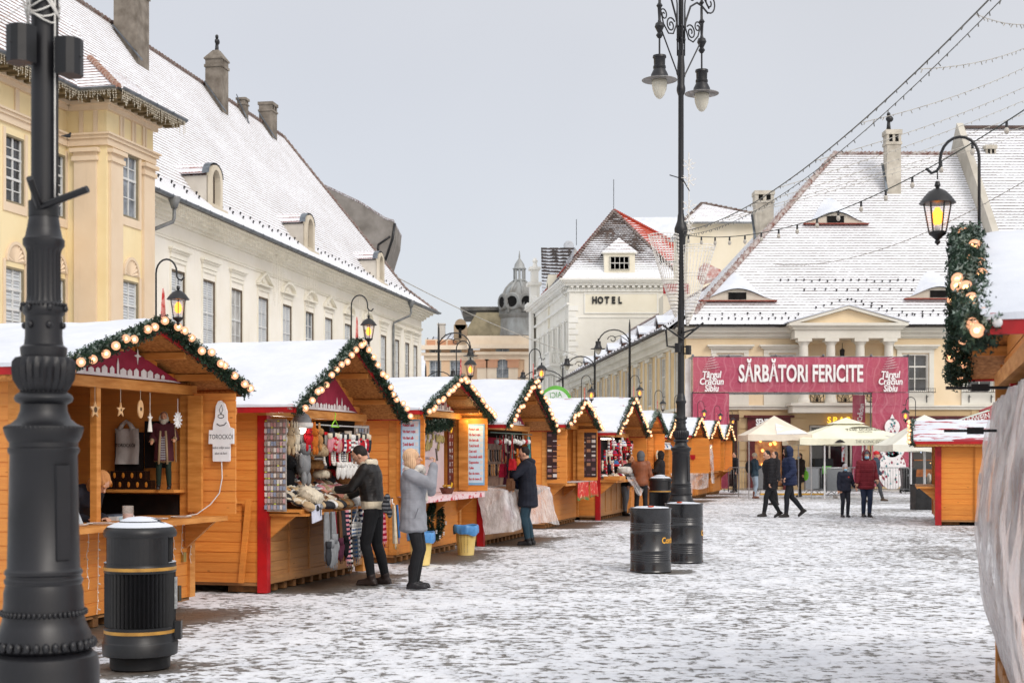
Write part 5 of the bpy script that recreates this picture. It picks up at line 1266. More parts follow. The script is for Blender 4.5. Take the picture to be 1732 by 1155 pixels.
def stall(kind, m, c, w, rw, ze, zp, o, label, right=False, near=3.0, idx=0, leaves=(1, 1), closed=False, D=2.6, banner=True, snowm=None, mull=(-.06,), counter=True, zc=1.0, pallets=True, step=1):
 nn = math.hypot(m, 1); n = Vector((1/nn, -m/nn)) * (-1 if right else 1)
 rz = math.atan2(n.y, n.x)
 g = thing('market_stall', label, 'market stall', (c[0], c[1], 0), rz, 'wooden chalets of the Christmas market')
 g['M'] = 0
 W = Matrix.Translation((c[0], c[1], 0)) @ Matrix.Rotation(rz, 4, 'Z')
 h = w/2; zb = 2.25 if kind == 'A' else 2.08; z0 = .12
 zb = min(zb, ze-.10)
 # walls
 wl_ = MB()
 wl_.planks('x', -D, -.003, z0, ze-.02, -h, -.025); wl_.planks('x', -D, -.003, z0, ze-.02, h, .025)
 wl_.planks('y', -h, h, z0, ze-.02, -D, .025)
 slope = (zp-ze)/(rw/2)
 wl_.planks('y', -h, h, ze-.02, zp-.05, -D, .025, tri=(0, slope, zp-.06))
 wl_.build('plank_wall', M_PLANK, g)
 gb = MB(); gb.planks('y', -h, h, zb+.1, zp-.05, -.03, .025, tri=(0, slope, zp-.08)); gb.build('gable', M_PLANK, g)
 fm = M_PLANK if kind == 'A' else M_PLANK2
 if closed:
  fb = MB(); fb.planks('y', -h+.05, h-.05, z0, zb, 0, .025); fb.build('front_panel', M_PLANK, g)
 else:
  fb = MB(); fb.planks('y', -h+.05, h-.05, z0, zc-.06, 0, .025)
  if kind == 'B':
   for i in range(6): y = -h+.05+(2*h-.16)*i/5; fb.box(.001, y, z0, .022, y+.06, zc-.06)
   fb.box(.002, -h+.05, z0-.02, .02, h-.05, z0+.07)
  fb.build('front_panel', fm, g)
 fl_ = MB(); fl_.box(-D, -h, .08, -.03, h, .115); fl_.box(-D+.03, -h+.03, zb+.12, -.05, h-.03, zb+.135) if kind == 'A' else None
 fl_.build('floor', M_PLANK2, g)
 # posts and beam
 ps = MB(); pm = M_RED if kind == 'B' and idx != 20 else M_BEAM
 ps.box(-.09, -h-.02, 0 if kind == 'B' else z0, .03, -h+.09, zb); ps.build('corner_post', pm, g)
 ps = MB(); ps.box(-.09, h-.09, 0 if kind == 'B' else z0, .03, h+.02, zb); ps.build('corner_post', M_BEAM, g)
 bm = MB(); bm.box(-.06, -h-.05, zb+.003, .035, h+.05, zb+.10); bm.box(-D, -h-.06, ze-.1, -.065, -h-.03, ze-.0); bm.build('beam', M_BEAM, g)
 if pallets:
  pl = MB()
  for i in range(int(w/.28)): pl.box(-.5, -h+.06+i*.28, .0, -.03, -h+.15+i*.28, .10)
  pl.box(-.12, -h+.02, .102, -.03, h-.02, .119); pl.build('pallet', plain('#8a5f36', '#5f4023', .8, 5), g)
 if not closed and counter:
  for q in mull:
   mu = MB(); mu.box(-.05, q*w-.035, zc-.03, .02, q*w+.035, zb); mu.build('mullion', M_BEAM, g)
  cn = MB(); cn.box(-.45, -h+.03, zc-.055, .42, h-.03, zc-.02); cn.box(.42, -h+.03, zc-.07, .44, h-.03, zc-.018); cn.build('counter', M_BEAM, g)
  for y in (-h+.12, 0, h-.18) if kind == 'A' else (-h+.1, h-.16):
   b = MB(); b.prism([(.023, y, zc-.06), (.38, y, zc-.06), (.023, y, zc-.36)], (0, .05, 0)); b.build('counter_bracket', M_BEAM, g)
 for s, on in zip((-1, 1), leaves):
  if on and kind == 'A':
   lf = MB(T3(.035, s*(h+.0), 0) @ Matrix.Rotation(R(8*s), 4, 'Z')); lf.planks('x', 0, .46, zc, zb+.02, 0, .03);
   lf.box(.0, .035, zc+.1, .45, .05, zc+.16); lf.box(.0, .035, zb-.2, .45, .05, zb-.14)
   lf.build('shutter', M_PLANK, g)
   l2 = MB(T3(.03, s*(h-.12), 0)); l2.box(0, -.02, zc+.02, .16, .02, zb-.01); l2.build('folded_shutter', M_BEAM, g)
   hg = MB(T3(.04, s*(h-.03), 0)); [hg.box(0, -.015, z, .012, .015, z+.12) for z in (zc+.15, zb-.3)]; hg.build('hinge', plain('#8d8d90', metal=.8, rough=.4, bump=0), g)
 # roof
 hw = rw/2; xf = o; xb = -D-.15; th = .035
 rf = MB()
 for s in (-1, 1):
  rf.prism([(xf-.02, 0, zp-.10), (xf-.02, s*hw, ze-.10), (xf-.02, s*hw, ze-.06), (xf-.02, 0, zp-.055)], (xb-xf+.04, 0, 0))
  rf.box(xb, s*hw-.02, ze-.17, xf-.03, s*hw+.02, ze-.105) if kind == 'A' else None
 rf.build('roof', M_OSB, g)
 br = MB()     # rafters under the overhang + purlins
 for s in (-1, 1):
  for f in (.33, .7):
   y = s*hw*f; z = zp-.10-(zp-ze)*f; br.box(xb, y-.025, z-.07, xf-.06, y+.025, z-.004)
 br.build('purlin', M_BEAM, g)
 fa = MB()
 for s in (-1, 1):
  fa.prism([(xf-.018, 0, zp-.02), (xf-.018, s*(hw+.01), ze-.02), (xf-.018, s*(hw+.01), ze-.12), (xf-.018, 0, zp-.13)], (.02, 0, 0))
  fa.box(xb, s*(hw+.0), ze-.115, xf-.02, s*(hw+.03), ze-.02)
 fa.build('fascia_board', M_RED, g)
 r = random.Random(idx*7+1); from mathutils import noise as mn
 sn = MB(); nx, ny = 36, 14
 for s in (-1, 1):
  def P(u, v, s=s):
   x = xf+.02+(xb-xf-.04)*u; y = s*(hw+.035)*v; base = zp-(zp-ze)*v-.045
   t = .055+.022*mn.noise((x*1.5, y*1.8, idx*3.1))+.006*mn.noise((x*7, y*7, idx))
   t *= min(1, (1-v)*9+.55)*min(1, u*14+.45)
   return (x, y+s*.006*mn.noise((x*5, 1, idx))*(v > .95), base+t)
  sn.grid(P, nx, ny)
  A = [P(i/nx, 1) for i in range(nx+1)]; b0 = [(p[0], p[1], ze-.05) for p in A]
  sn.add(A+b0, [(i, i+1, nx+2+i, nx+1+i) for i in range(nx)])
  A = [P(0, i/ny) for i in range(ny+1)]; b0 = [(p[0], p[1], zp-(zp-ze)*i/ny-.055) for i, p in enumerate(A)]
  sn.add(A+b0, [(i, i+1, ny+2+i, ny+1+i) for i in range(ny)])
 sn.build('snow_cover', snowm or M_SNOW, g, True)
 if banner:
  b = MB(); yb0 = -h*.86; yb1 = h*.86; zt = zp-.13
  b.prism([(-.004, yb0, zb+.115), (-.004, yb1, zb+.115), (-.004, 0, zt-.03)], (.01, 0, 0), 0)
  b.prism([(.008, yb0+.03, zb+.118), (.008, yb1-.03, zb+.118), (.008, yb1-.22, zb+.135), (.008, 0, zb+.15), (.008, yb0+.22, zb+.14)], (.004, 0, 0), 1)
  skyline(b, yb0+.3, yb1-.3, zb+.142, .25, idx+3, 1)
  if near < 2:
   b.prism([(.008, .42, zb+.33), (.008, .47, zb+.345), (.008, .42, zb+.36), (.008, .405, zb+.42), (.008, .39, zb+.36), (.008, .34, zb+.345), (.008, .39, zb+.33), (.008, .405, zb+.26)], (.004, 0, 0), 1)
   b.prism([(.008, -.02, zb+.40), (.008, .10, zb+.40), (.008, .07, zb+.43), (.008, .045, zb+.48), (.008, .01, zb+.43)], (.004, 0, 0), 1)
  bo = b.build('gable_banner', [M_BANNER, M_BWHITE], g)
  if near < 2:
   for k, wd in enumerate(('Târgul', 'de Crăciun', 'din Sibiu')):
    text(wd, .075, M_BWHITE, bo, Matrix.Translation((.010, -.40, zb+.42-.065*k)) @ Matrix.Rotation(R(90), 4, 'Z'), ext=.001, sx=.8)
 g['M'] = 1; del g['M']
 # pennant on the peak
 if right: pass
 pn = MB(); right or pn.prism([(xf+.02, -.05, zp-.07), (xf+.02, .05, zp-.07), (xf+.02, .015, zp+.26), (xf+.02, -.005, zp+.30)], (.012, 0, 0)); po = None if right else pn.build('number_plate', plain('#c4342f', '#d8908a', .6, 20, bump=0, lo=.5, hi=.56), g)
 if idx == 0: text('1', .1, M_BWHITE, po, Matrix.Translation((xf+.034, 0, zp+.0)) @ Matrix.Rotation(R(90), 4, 'Z'), ext=.001)
 # garland round the gable
 d = {0: 900, 1: 850, 20: 1300}.get(idx, 600 if near < 30 else 350)
 sp = [(xf+.02, -hw-.01, ze-.08), (xf+.02, 0, zp-.02), (xf+.02, hw+.03, ze-.10)]
 wh = ORD[idx] if not right else ('nearest right-hand' if idx == 20 else 'orange right-hand')
 garland(sp, f'fir garland with glowing round bulbs along the gable of the {wh} stall' if idx != 6 else 'snow-dusted fir garland without lit bulbs on the seventh stall gable', W, idx+40, dens=d, rad=.055, bulbs=(idx != 6), step=.155 if kind == 'A' and idx else .175, br=.040, snow=.75 if idx == 6 else .16)
 lantern_hook(W @ Matrix.Translation((xf-.05, 0, zp+.02)), (f'black lantern on a gooseneck over the peak of the {wh} stall'), lit=(idx != 6), rise=.5)
 return g, W
labels = ['first wooden stall at left with sweets, wooden stars and a bearded winter doll',
 'second stall with red corner post, heaped with slippers, hats and hanging scarves',
 'third stall with blue menu boards, red counter edge and round fir wreath',
 'fourth stall with red post, handbags and clear plastic sheet over its front',
 'fifth stall with red and green cloth hanging from its counter',
 'sixth stall with red post, crowded with mittens and hats, snow streaked red',
 'seventh stall with a bare glowing bulb and snowy unlit garland',
 'eighth stall mostly hidden behind the tall central lamp post',
 'ninth stall with closed orange plank shutter and small red ornament',
 'tenth stall with white plastic sheet on its near corner',
 'eleventh and last stall of the left row beside the pink gate']
ST = []
for i, a in enumerate(ROW):
 ST.append(stall(*a, labels[i], near=a[2][1]/10 if i == 0 else a[2][1], idx=i, leaves=(0 if i == 0 else 1, 1), snowm=M_SNOWRED if i == 5 else None,
     mull={0: (-.10,), 2: (-.18,), 4: (-.12,)}.get(i, () if a[0] == 'B' else (-.12,)), D=2.9 if i < 3 else 2.4,
     pallets=True))
SR1 = stall('B', .29, (2.94+.0, 8.29), 3.5, 4.2, 2.27, 2.92, .25, 'blurred foreground stall at the right edge wrapped in clear plastic', right=True, idx=20, banner=False, mull=(.1, .3), near=8, counter=False)
SR2 = stall('A', .27, (10.25, 34.4), 3.4, 3.9, 1.98, 2.45, .5, 'orange plank stall with black-handled door, snow patched over its red roof, right side', right=True, idx=21, banner=False, near=34, snowm=snow_mat('snow with red roof edge', patch='#a8424c', thr=.58), zc=.9, leaves=(0, 0))
# door and red post on the near wall of the right stall, facing the camera
def sr2_extras():
 g, W = SR2; h = 1.7
 d = MB(); x0, x1 = -1.55, -.85; y = h+.003
 d.box(x0-.02, y+.025, .1, x0, y+.035, 1.86); d.box(x1, y+.025, .1, x1+.02, y+.035, 1.86); d.box(x0, y+.025, 1.84, x1, y+.035, 1.86)
 d.planks('x', x0, x1, .1, 1.84, y+.045, .02); do = d.build('door', M_PLANK, g)
 hd = MB(); hd.box(-.98, y+.045, .95, -.93, y+.055, 1.2); hd.tube([(-.955, y+.06, 1.1), (-.955, y+.1, 1.1), (-1.09, y+.1, 1.1)], .012, 6); hd.build('handle', M_DARK, do)
 r = MB(); r.box(-.10, h+.003, 0, .04, h+.06, 1.86); r.build('corner_post', M_RED, g)
sr2_extras()
def at(W, x, y, z): return tuple(W @ Vector((x, y, z)))
def rz_of(W): return W.to_euler().z
# --------------------------------------------------------------- first stall: contents
def pl(name, mb, mats, label, cat, W, loc, rz=0, group=None, smooth=False):
 o = mb.build(name, mats, None, smooth); o.matrix_world = W @ T3(loc[0], loc[1], loc[2], rz); return tag(o, label, cat, group)
def s1():
 g, W = ST[0]; h = 1.5
 # goods stand against the far side wall, which faces the camera
 Wf = W @ T3(0, 1.47, 0, R(-90))
 s = MB(); s.box(-1.15, 1.16, 1.225, -.02, 1.46, 1.255); s.box(-1.1, 1.40, .12, -1.06, 1.46, 1.22); s.build('shelf', M_BEAM, g)
 bk = MB(); bk.box(-1.6, 1.44, .2, -.12, 1.46, 1.2); bk.box(-1.45, -1.3, .2, -1.42, 1.44, 1.0); bk.build('shade_backing', plain('#1d1412', '#120c0b', .9), g)  # added dark backing, puts the shade of the interior behind the goods
 for y, w_, z0, z1 in ((-.36, .30, 1.48, 1.98), (-.70, .34, 1.42, 1.86)):
  b = MB(); b.box(-.01, -w_/2, 0, .01, w_/2, z1-z0); pl('dark_bag', b, plain('#1a1516', '#0f0c0d', .8), 'black fabric bag hanging behind the bearded doll' if y > -.5 else 'black fabric bag hanging behind the white printed bag', 'bag', Wf, (.05, y, z0))
 b = MB()
 def f(u, v): return (.02+.012*math.sin(u*9), -.14+.28*u+(.02*math.sin(v*3)), .38*v)
 b.grid(f, 10, 6); b.grid(lambda u, v: (.0, -.14+.28*u, .38*v), 2, 2); b.tube([(.02, -.08, .37), (.02, -.05, .42), (.02, .0, .46), (.02, .05, .42), (.02, .08, .37)], [.03, .025, .018, .025, .03], 6)
 o = pl('shopping_bag', b, plain('#c9c6c4', '#aaa6a4', .6, 7), 'white plastic carrier bag with a dark print hanging inside the first stall', 'bag', Wf, (.09, -.70, 1.52), 0, None, True)
 text('TOROCKÓI', .05, M_DARK, o, Matrix.Translation((.04, 0, .20)) @ Matrix.Rotation(R(90), 4, 'Z'), ext=.001, sx=.9)
 boxm = plain('#2a1512', '#1a0d0b', .5, 20, bump=0)
 bx = MB(); bx.box(-.05, -.05, 0, .05, .05, .095, 0); bx.ell((.052, 0, .05), (.004, .017, .03), 10, 6, 1); me = bx.mesh('gift_box', [boxm, plain('#e09a3c', '#c9772a', .5, 9, bump=0)])
 for j, w_ in enumerate(('bottom', 'upper')):
  for i in range(4 if j else 5): o = link('gift_box', me, None, Wf @ T3(.16, -.82+.04*j+.105*i, 1.256+.097*j)); tag(o, f'dark chocolate box with orange disc in the {w_} row on the shelf', 'box', f'dark gift boxes, {w_} row')
 b = MB(); b.box(-.02, -.06, 0, .02, .06, .19, 0); b.ell((.022, 0, .07), (.004, .035, .035), 12, 6, 1); b.box(.0205, -.04, .12, .024, .04, .16, 1); pl('chocolate_box', b, [plain('#6d2c1e', '#541f15', .5), plain('#d9b98c', bump=0)], 'tall brown sweet box with pale seal left of the dark boxes', 'box', Wf, (.16, -.95, 1.256))
 # hanging ornaments
 wd = plain('#d9b183', '#c29765', .7, 9)
 def star(r1, r2, n=5):
  P = []
  for i in range(2*n):
   a = math.pi/2+math.pi*i/n; r = r1 if i % 2 == 0 else r2; P.append((0, r*math.cos(a), r*math.sin(a)))
  return P
 def hang(name, poly, y, z, mats, label, string=.14, holes=None, cord=None):
  b = MB(); b.prism(poly, (.012, 0, 0), 0); top = max(p[2] for p in poly); b.tube([(.006, 0, top), (.006, 0, top+string)], .003, 4, 1)
  if holes: b.ell((.014, 0, 0), (.003, holes, holes), 10, 5, 2)
  pl(name, b, mats, label, 'ornament', W, (.05, y, z))
 mt = [wd, plain('#c9bda8', bump=0), plain('#5c4630', bump=0)]
 hang('wooden_star', star(.085, .038), -.42, 2.04, mt, 'larger pale wooden star with cut-out hanging left of the mullion', .13, .028)
 hang('wooden_star', star(.075, .028), .02, 2.05, mt, 'smaller reddish wooden star hanging just right of the mullion', .13, .012)
 hang('wooden_cone', [(0, .05*math.sin(a)*(1 if a < math.pi else 1), .09*math.cos(a)-(.0)) for a in [i*math.pi/8 for i in range(16)]], .38, 2.07, mt, 'wooden pine cone ornament hanging between star and angel', .10, .02)
 hang('wooden_drop', [(0, .04*math.sin(a), .1*math.cos(a)) for a in [i*math.pi/8 for i in range(16)]], -1.2, 2.08, mt, 'wooden drop ornament hanging at the far left of the opening', .08)
 hang('white_angel', [(0, -.035, -.10), (0, .035, -.10), (0, .012, .02), (0, .045, .05), (0, .012, .05), (0, .0, .09), (0, -.012, .05), (0, -.045, .05), (0, -.012, .02)], .56, 1.95, [plain('#e8e2d8', bump=0)]*3, 'slim white wooden angel hanging on a white ribbon', .2)
 b = MB();
 for i in range(6):
  a = math.pi*i/6; c, s_ = math.cos(a), math.sin(a); b.tube([(0, .085*c, .085*s_), (0, -.085*c, -.085*s_)], .008, 5)
 for i in range(6):
  a = math.pi*i/3; b.tube([(0, .055*math.cos(a+.3), .055*math.sin(a+.3)), (0, .08*math.cos(a), .08*math.sin(a)), (0, .055*math.cos(a-.3), .055*math.sin(a-.3))], .006, 4)
 b.tube([(0, 0, .08), (0, 0, .22)], .003, 4); pl('snowflake', b, plain('#efefef', bump=0), 'white wooden snowflake hanging above the bearded doll', 'ornament', W, (.05, 1.12, 1.98))
 # counter goods
 b = MB(); b.lathe([(.055, 0), (.055, .15), (.05, .15), (.05, .012)], 18, mi=0); b.lathe([(.047, .012), (.047, .075)], 14, mi=1); pl('glass_jar', b, [M_CLEAR, plain('#c8a8a0', '#9c7770', .5, 30)], 'clear glass jar half full of pink sweets on the first counter', 'jar', W, (.1, .08, .98), smooth=False)
 for y, x, r, nm in ((-.55, .2, .13, 'leftmost'), (-.85, .15, .10, 'partly hidden'), (.45, .18, .13, 'middle'), (.92, .2, .11, 'rightmost')):
  b = MB(); b.lathe([(r*.85, 0), (r, .012), (r*.97, .014), (r*.6, .008)], 24, mi=0); b.lathe([(r*.55, .009), (r*.55, .013)], 20, mi=1)
  pl('round_coaster', b, [plain('#dcd8d4', bump=0), plain('#a5785c', '#4c4450', .6, 30, bump=0)], f'{nm} flat printed plate lying on the counter of the first stall', 'plate', W, (x, y, .982))
 b = MB(); b.box(-.09, -.16, 0, .09, .16, .04, 0); b.box(-.085, -.14, .041, .05, .14, .055, 1); b.box(.092, -.12, .005, .094, .12, .035, 2); pl('kitchen_scale', b, [plain('#cfd3d6', bump=0), plain('#4a5260', bump=0), plain('#a9c8d6', bump=0)], 'silver flat kitchen scale beside the glass jar', 'scale', W, (-.15, .30, .98))
 b = MB(); b.hexa([(-.2, -.2, 0), (.05, -.2, 0), (.05, .2, 0), (-.2, .2, 0), (-.2, -.2, .36), (-.12, -.2, .36), (-.12, .2, .36), (-.2, .2, .36)], 0); b.hexa([(-.17, -.205, .12), (.0, -.205, .05), (.0, .205, .05), (-.17, .205, .12), (-.17, -.205, .2), (-.02, -.205, .1), (-.02, .205, .1), (-.17, .205, .2)], 1)
 pl('display_case', b, [plain('#c4ccd2', '#a4aeb6', .25, 3, bump=0), plain('#3a2a24', bump=0)], 'sloping grey-white display case on the first counter beside the lamp post', 'display case', W, (-.05, -.72, .98))
 b = MB(); b.ell((0, 0, .06), (.1, .15, .06), 12, 8); b.ell((.02, .12, .04), (.06, .08, .04), 10, 6); pl('plastic_bundle', b, plain('#b9b2a8', '#7d7264', .35, 25, bump=.6), 'crumpled clear bag of sweets on top of the display case', 'bag', W, (-.17, -.74, 1.34), smooth=True)
 # hanging lit sign on the right shutter, with its cable
 Ws = W @ T3(.035, h, 0) @ Matrix.Rotation(R(8), 4, 'Z')
 P = [(-.13, 0), (.13, 0), (.14, .02), (.14, .28), (.20, .28), (.20, .52), (.13, .55), (.11, .62), (.09, .66), (.09, .80), (.05, .92), (-.01, .97), (-.05, .96), (-.09, .88), (-.10, .70), (-.13, .60), (-.14, .50), (-.20, .50), (-.21, .28), (-.14, .28), (-.14, .02)]
 b = MB(); b.prism([(p[0], 0, p[1]) for p in P], (0, -.06, 0)); o = b.build('lit_sign', plain('#e8e8ea', '#dadadd', .35, 3, bump=0)); o.matrix_world = Ws @ Matrix.Translation((.33, -.065, 1.55)) @ Matrix.Scale(.66, 4); tag(o, 'white candle-shaped box sign hung on the shutter of the first stall', 'sign')
 F0 = Matrix.Translation((0, -.062, 0))
 for wd_, z, s_ in (('TOROCKÓI', .39, .105), ('Lasă-te vrăjit savurii', .22, .052), ('aburi de fum!', .13, .052)): text(wd_, s_, plain('#3c3a3c', bump=0), o, F0 @ Matrix.Translation((0, 0, z)), ext=.001, sx=.72)
 d = MB(); d.tube([(-.07, -.064, .60), (-.02, -.064, .57), (.05, -.064, .58), (.09, -.064, .62)], .008, 5); d.tube([(.0+.05*math.cos(a), -.064, .72+.03*math.sin(a)) for a in [i*math.pi/6 for i in range(13)]], .005, 4); d.tube([(.0, -.064, .75), (-.03, -.064, .82), (.01, -.064, .90), (.03, -.064, .82), (.0, -.064, .75)], .005, 4); d.build('emblem', plain('#3c3a3c', bump=0), o)
 c = MB(); c.tube([(.33, -.09, 1.56), (.34, -.1, 1.38), (.31, -.1, 1.22), (.22, -.12, 1.10), (.1, -.2, 1.0), (.02, -.3, .985)], .006, 6); o = c.build('cable', plain('#e6e6e6', bump=0), None, True); o.matrix_world = Ws; tag(o, 'thin white cable drooping from the candle-shaped sign', 'cable')
 # icicle lights on the front panel
 o = link('icicle_lights', None); o.matrix_world = W; tag(o, 'strings of tiny white lights hanging below the first stall counter', 'fairy lights')
 mb = MB(); r = random.Random(5)
 for i in range(17):
  y = -1.4+i*.175; l = r.choice((.35, .75, .55, .8, .45)); mb.tube([(.045+r.uniform(-.01, .01), y+r.uniform(-.015, .015), .93-l*j/7) for j in range(8)], .003, 4)
  for j in range(int(l/.08)): z = .9-j*.08; a = r.uniform(-1, 1); mb.tube([(.045, y, z), (.055, y+.028*a, z-.012)], .006, 4)
 mb.build('light_string', plain('#e8e4dc', bump=0), o)
 # latch boxes
 b = MB(); b.box(0, -.03, -.05, .03, .03, .05); pl('door_latch', b, plain('#b09a5a', metal=.6, rough=.4, bump=0), 'brass latch on the right end of the first stall front', 'latch', W, (.003, 1.30, .55))
 b = MB(); b.box(0, -.025, 0, .03, .025, .16); pl('metal_bracket', b, plain('#5b5a50', metal=.6, rough=.5, bump=0), 'grey metal foot bracket at the first stall corner', 'bracket', W, (.003, 1.2, .10))
s1()
# leaning door panel beside second stall's side wall
def side_door():
 g, W = ST[1]; h = 1.65
 b = MB(); b.planks('x', -1.35, -.28, .12, 1.05, -h-.06, -.03); b.hexa([(-.30, -h-.1, .12), (-.24, -h-.1, .12), (-.24, -h-.055, .12), (-.30, -h-.055, .12), (-.20, -h-.1, 1.1), (-.14, -h-.1, 1.1), (-.14, -h-.055, 1.1), (-.20, -h-.055, 1.1)]); b.box(-1.35, -h-.09, 1.05, -.2, -h-.05, 1.08); b.build('side_door', M_PLANK, g)
side_door()
# ------------------------------------------------------------------ ornate cast-iron lamp posts
def lamp_post(X, Y, label, axis, tip=0):
 g = thing('lamp_post', label, 'lamp post', (X, Y, 0), axis, 'ornate black lamp posts')
 b = MB(); n = 48
 b.lathe([(.235, 0), (.235, .04), (.222, .06), (.222, .80), (.214, .845), (.19, .862)], n)
 b.lathe([(.18, .862), (.195, .875), (.188, .93), (.172, .96), (.162, .99), (.162, 1.02), (.158, 1.05), (.158, 1.09), (.150, 1.12)], n)
 b.build('plinth', M_IRON, g, 'auto')
 bd = MB()
 for r, z, k, e in ((.198, .892, 34, .0175), (.168, 1.012, 52, .010), (.152, 1.722, 52, .008), (.088, 2.20, 30, .006), (.09, 1.86, 30, .006)):
  for i in range(k): a = 2*math.pi*i/k; bd.ell((r*math.cos(a), r*math.sin(a), z), (e*.9, e*.9, e*1.15), 8, 6)
 bd.build('bead_rings', M_IRON, g, True)
 s = MB()
 s.lathe([(.150, 1.12), (.156, 1.13), (.156, 1.14), (.149, 1.147), (.149, 1.155), (.155, 1.162), (.155, 1.172), (.144, 1.185), (.134, 1.62), (.142, 1.632), (.142, 1.645), (.136, 1.65), (.136, 1.668), (.142, 1.675), (.150, 1.69), (.158, 1.715), (.156, 1.73), (.13, 1.74), (.106, 1.76), (.094, 1.79), (.092, 1.815), (.112, 1.825), (.118, 1.838), (.112, 1.85), (.095, 1.862)], n)
 s.lathe([(.088, 1.862), (.10, 1.875), (.122, 1.91), (.128, 1.95), (.125, 1.98), (.112, 1.995), (.09, 2.0), (.093, 2.02), (.093, 2.035), (.078, 2.045), (.074, 2.08), (.074, 2.155), (.083, 2.165), (.085, 2.18), (.083, 2.195), (.07, 2.21)], n, flute=(1, 4))
 s.lathe([(.07, 2.21), (.0675, 2.235), (.0675, 2.40), (.072, 2.415)], n, flute=(1, 2))
 s.lathe([(.072, 2.415), (.083, 2.43), (.083, 2.452), (.074, 2.462), (.066, 2.50), (.058, 2.55), (.054, 2.555), (.054, 2.58)], n)
 s.build('shaft_base', M_IRON, g, 'auto')
 for i in range(6):
  a = 2*math.pi*i/6+.3
  for z, r in ((2.12, .078), (2.185, .087)):
   q = MB(T3(0, 0, 0, a)); q.ell((r, 0, z), (.012, .014, .014), 10, 8); q.build('boss', M_IRON, g, True)
 d = MB(T3(0, 0, 0, R(-40)-axis)); d.hexa([(.13, -.035, 1.22), (.150, -.03, 1.22), (.150, .03, 1.22), (.13, .035, 1.22), (.13, -.035, 1.58), (.144, -.03, 1.58), (.144, .03, 1.58), (.13, .035, 1.58)]); d.build('access_door', M_IRON, g)
 p = MB(); p.lathe([(.051, 2.58), (.0485, 4.72), (.058, 4.76), (.062, 4.80), (.072, 4.98), (.10, 5.07), (.104, 5.12), (.09, 5.16), (.075, 5.2), (.06, 5.24), (.052, 5.32), (.044, 5.36), (.042, 7.18), (.058, 7.22), (.068, 7.26), (.068, 7.30), (.055, 7.36), (.06, 7.62), (.05, 7.75), (.052, 7.85), (.04, 7.9), (.038, 9.0), (.06, 9.04), (.05, 9.12), (.02, 9.2), (.035, 9.3), (.01, 9.45)], 20); p.build('pole', M_IRON, g, 'auto')
 br = MB()
 for i in range(4):     # slim rods round the upper pole
  a = math.pi/4+math.pi/2*i; br.tube([(.055*math.cos(a), .055*math.sin(a), 7.8), (.06*math.cos(a), .06*math.sin(a), 8.6), (.1*math.cos(a), .1*math.sin(a), 9.0)], .012, 6)
  for z in (8.05, 8.25): br.ell((.055*math.cos(a), .055*math.sin(a), z), (.02, .02, .03), 6, 5)
 br.build('pole_rods', M_IRON, g, True)
 def spiral(c, r0, turns, a0, sg=1, n=22): return [(c[0]+r0*(1-.8*i/n)*math.cos(a0+sg*turns*2*math.pi*i/n), 0, c[1]+r0*(1-.8*i/n)*math.sin(a0+sg*turns*2*math.pi*i/n)) for i in range(n+1)]
 for sd in (-1, 1):
  F = Matrix.Diagonal((sd, 1, 1, 1))
  a = MB(F)
  a.tube([(.05, 0, 8.0), (.12, 0, 8.35), (.25, 0, 8.62), (.42, 0, 8.72), (.55, 0, 8.70), (.72, 0, 8.62)], .016, 6)
  a.tube([(.05, 0, 8.75), (.2, 0, 8.95), (.4, 0, 8.98), (.6, 0, 8.85), (.75, 0, 8.70)], .014, 6)
  a.tube(spiral((.76, 8.80), .17, 1.4, -math.pi*.55), .013, 6); a.tube(spiral((.26, 8.22), .12, 1.5, math.pi*.8, -1), .012, 6); a.tube(spiral((.44, 8.34), .09, 1.3, math.pi*.2), .011, 6)
  a.tube([(.10, 0, 8.5), (.12, 0, 8.25), (.2, 0, 8.1), (.32, 0, 8.08), (.45, 0, 8.2), (.53, 0, 8.42), (.53, 0, 8.68)], .012, 6)
  a.tube(spiral((.30, 8.78), .10, 1.3, 0), .011, 6); a.tube(spiral((.62, 9.0), .08, 1.2, 0, -1), .010, 6)
  a.build('scroll_arm', M_IRON, g, True)
  h = MB(F); x = .55
  h.lathe([(.014, 7.68), (.014, 7.95), (.03, 7.96), (.055, 8.0), (.03, 8.04), (.045, 8.07), (.075, 8.13), (.06, 8.18), (.03, 8.2), (.02, 8.24), (.03, 8.42), (.05, 8.45), (.03, 8.48), (.02, 8.5), (.016, 8.72), (.04, 8.75), (.02, 8.78), (.016, 8.98), (.03, 9.0), (.008, 9.04)], 12, (x, 0, 0))
  h.tube([(x-.03, 0, 8.12), (.05, 0, 7.45)], .012, 6); h.tube([(.05, 0, 7.45), (.10, 0, 7.50), (.11, 0, 7.56)], .012, 5); h.build('hanger', M_IRON, g, 'auto')
  l = MB(F); l.lathe([(.05, 7.70), (.10, 7.69), (.105, 7.66), (.088, 7.64), (.086, 7.54), (.096, 7.53), (.098, 7.50), (.088, 7.485), (.13, 7.40), (.135, 7.36), (.15, 7.345), (.16, 7.33), (.13, 7.325)], 24, (x, 0, 0)); lo = l.build('lamp_head', M_IRON, g, 'auto')
  d = MB(F); d.lathe([(.12, 7.33), (.27, 7.318), (.27, 7.312), (.12, 7.318)], 28, (x, 0, 0)); d.build('reflector_disc', plain('#9b9a98', '#6f6b68', .5, 8, bump=.1), lo, 'auto')
  q = MB(F); q.lathe([(.118, 7.315), (.118, 7.26), (.105, 7.17), (.075, 7.09), (.04, 7.045), (.01, 7.03)], 20, (x, 0, 0)); q.build('glass_bowl', plain('#cfcabb', '#b2ad9e', .25, 4, bump=.05), lo, True)
 return g
LP1 = lamp_post(-1.815, 5.5, 'thick ornate black cast-iron lamp post closest to the camera at the left edge', R(47))
LP1.scale = (.94, .94, 1)
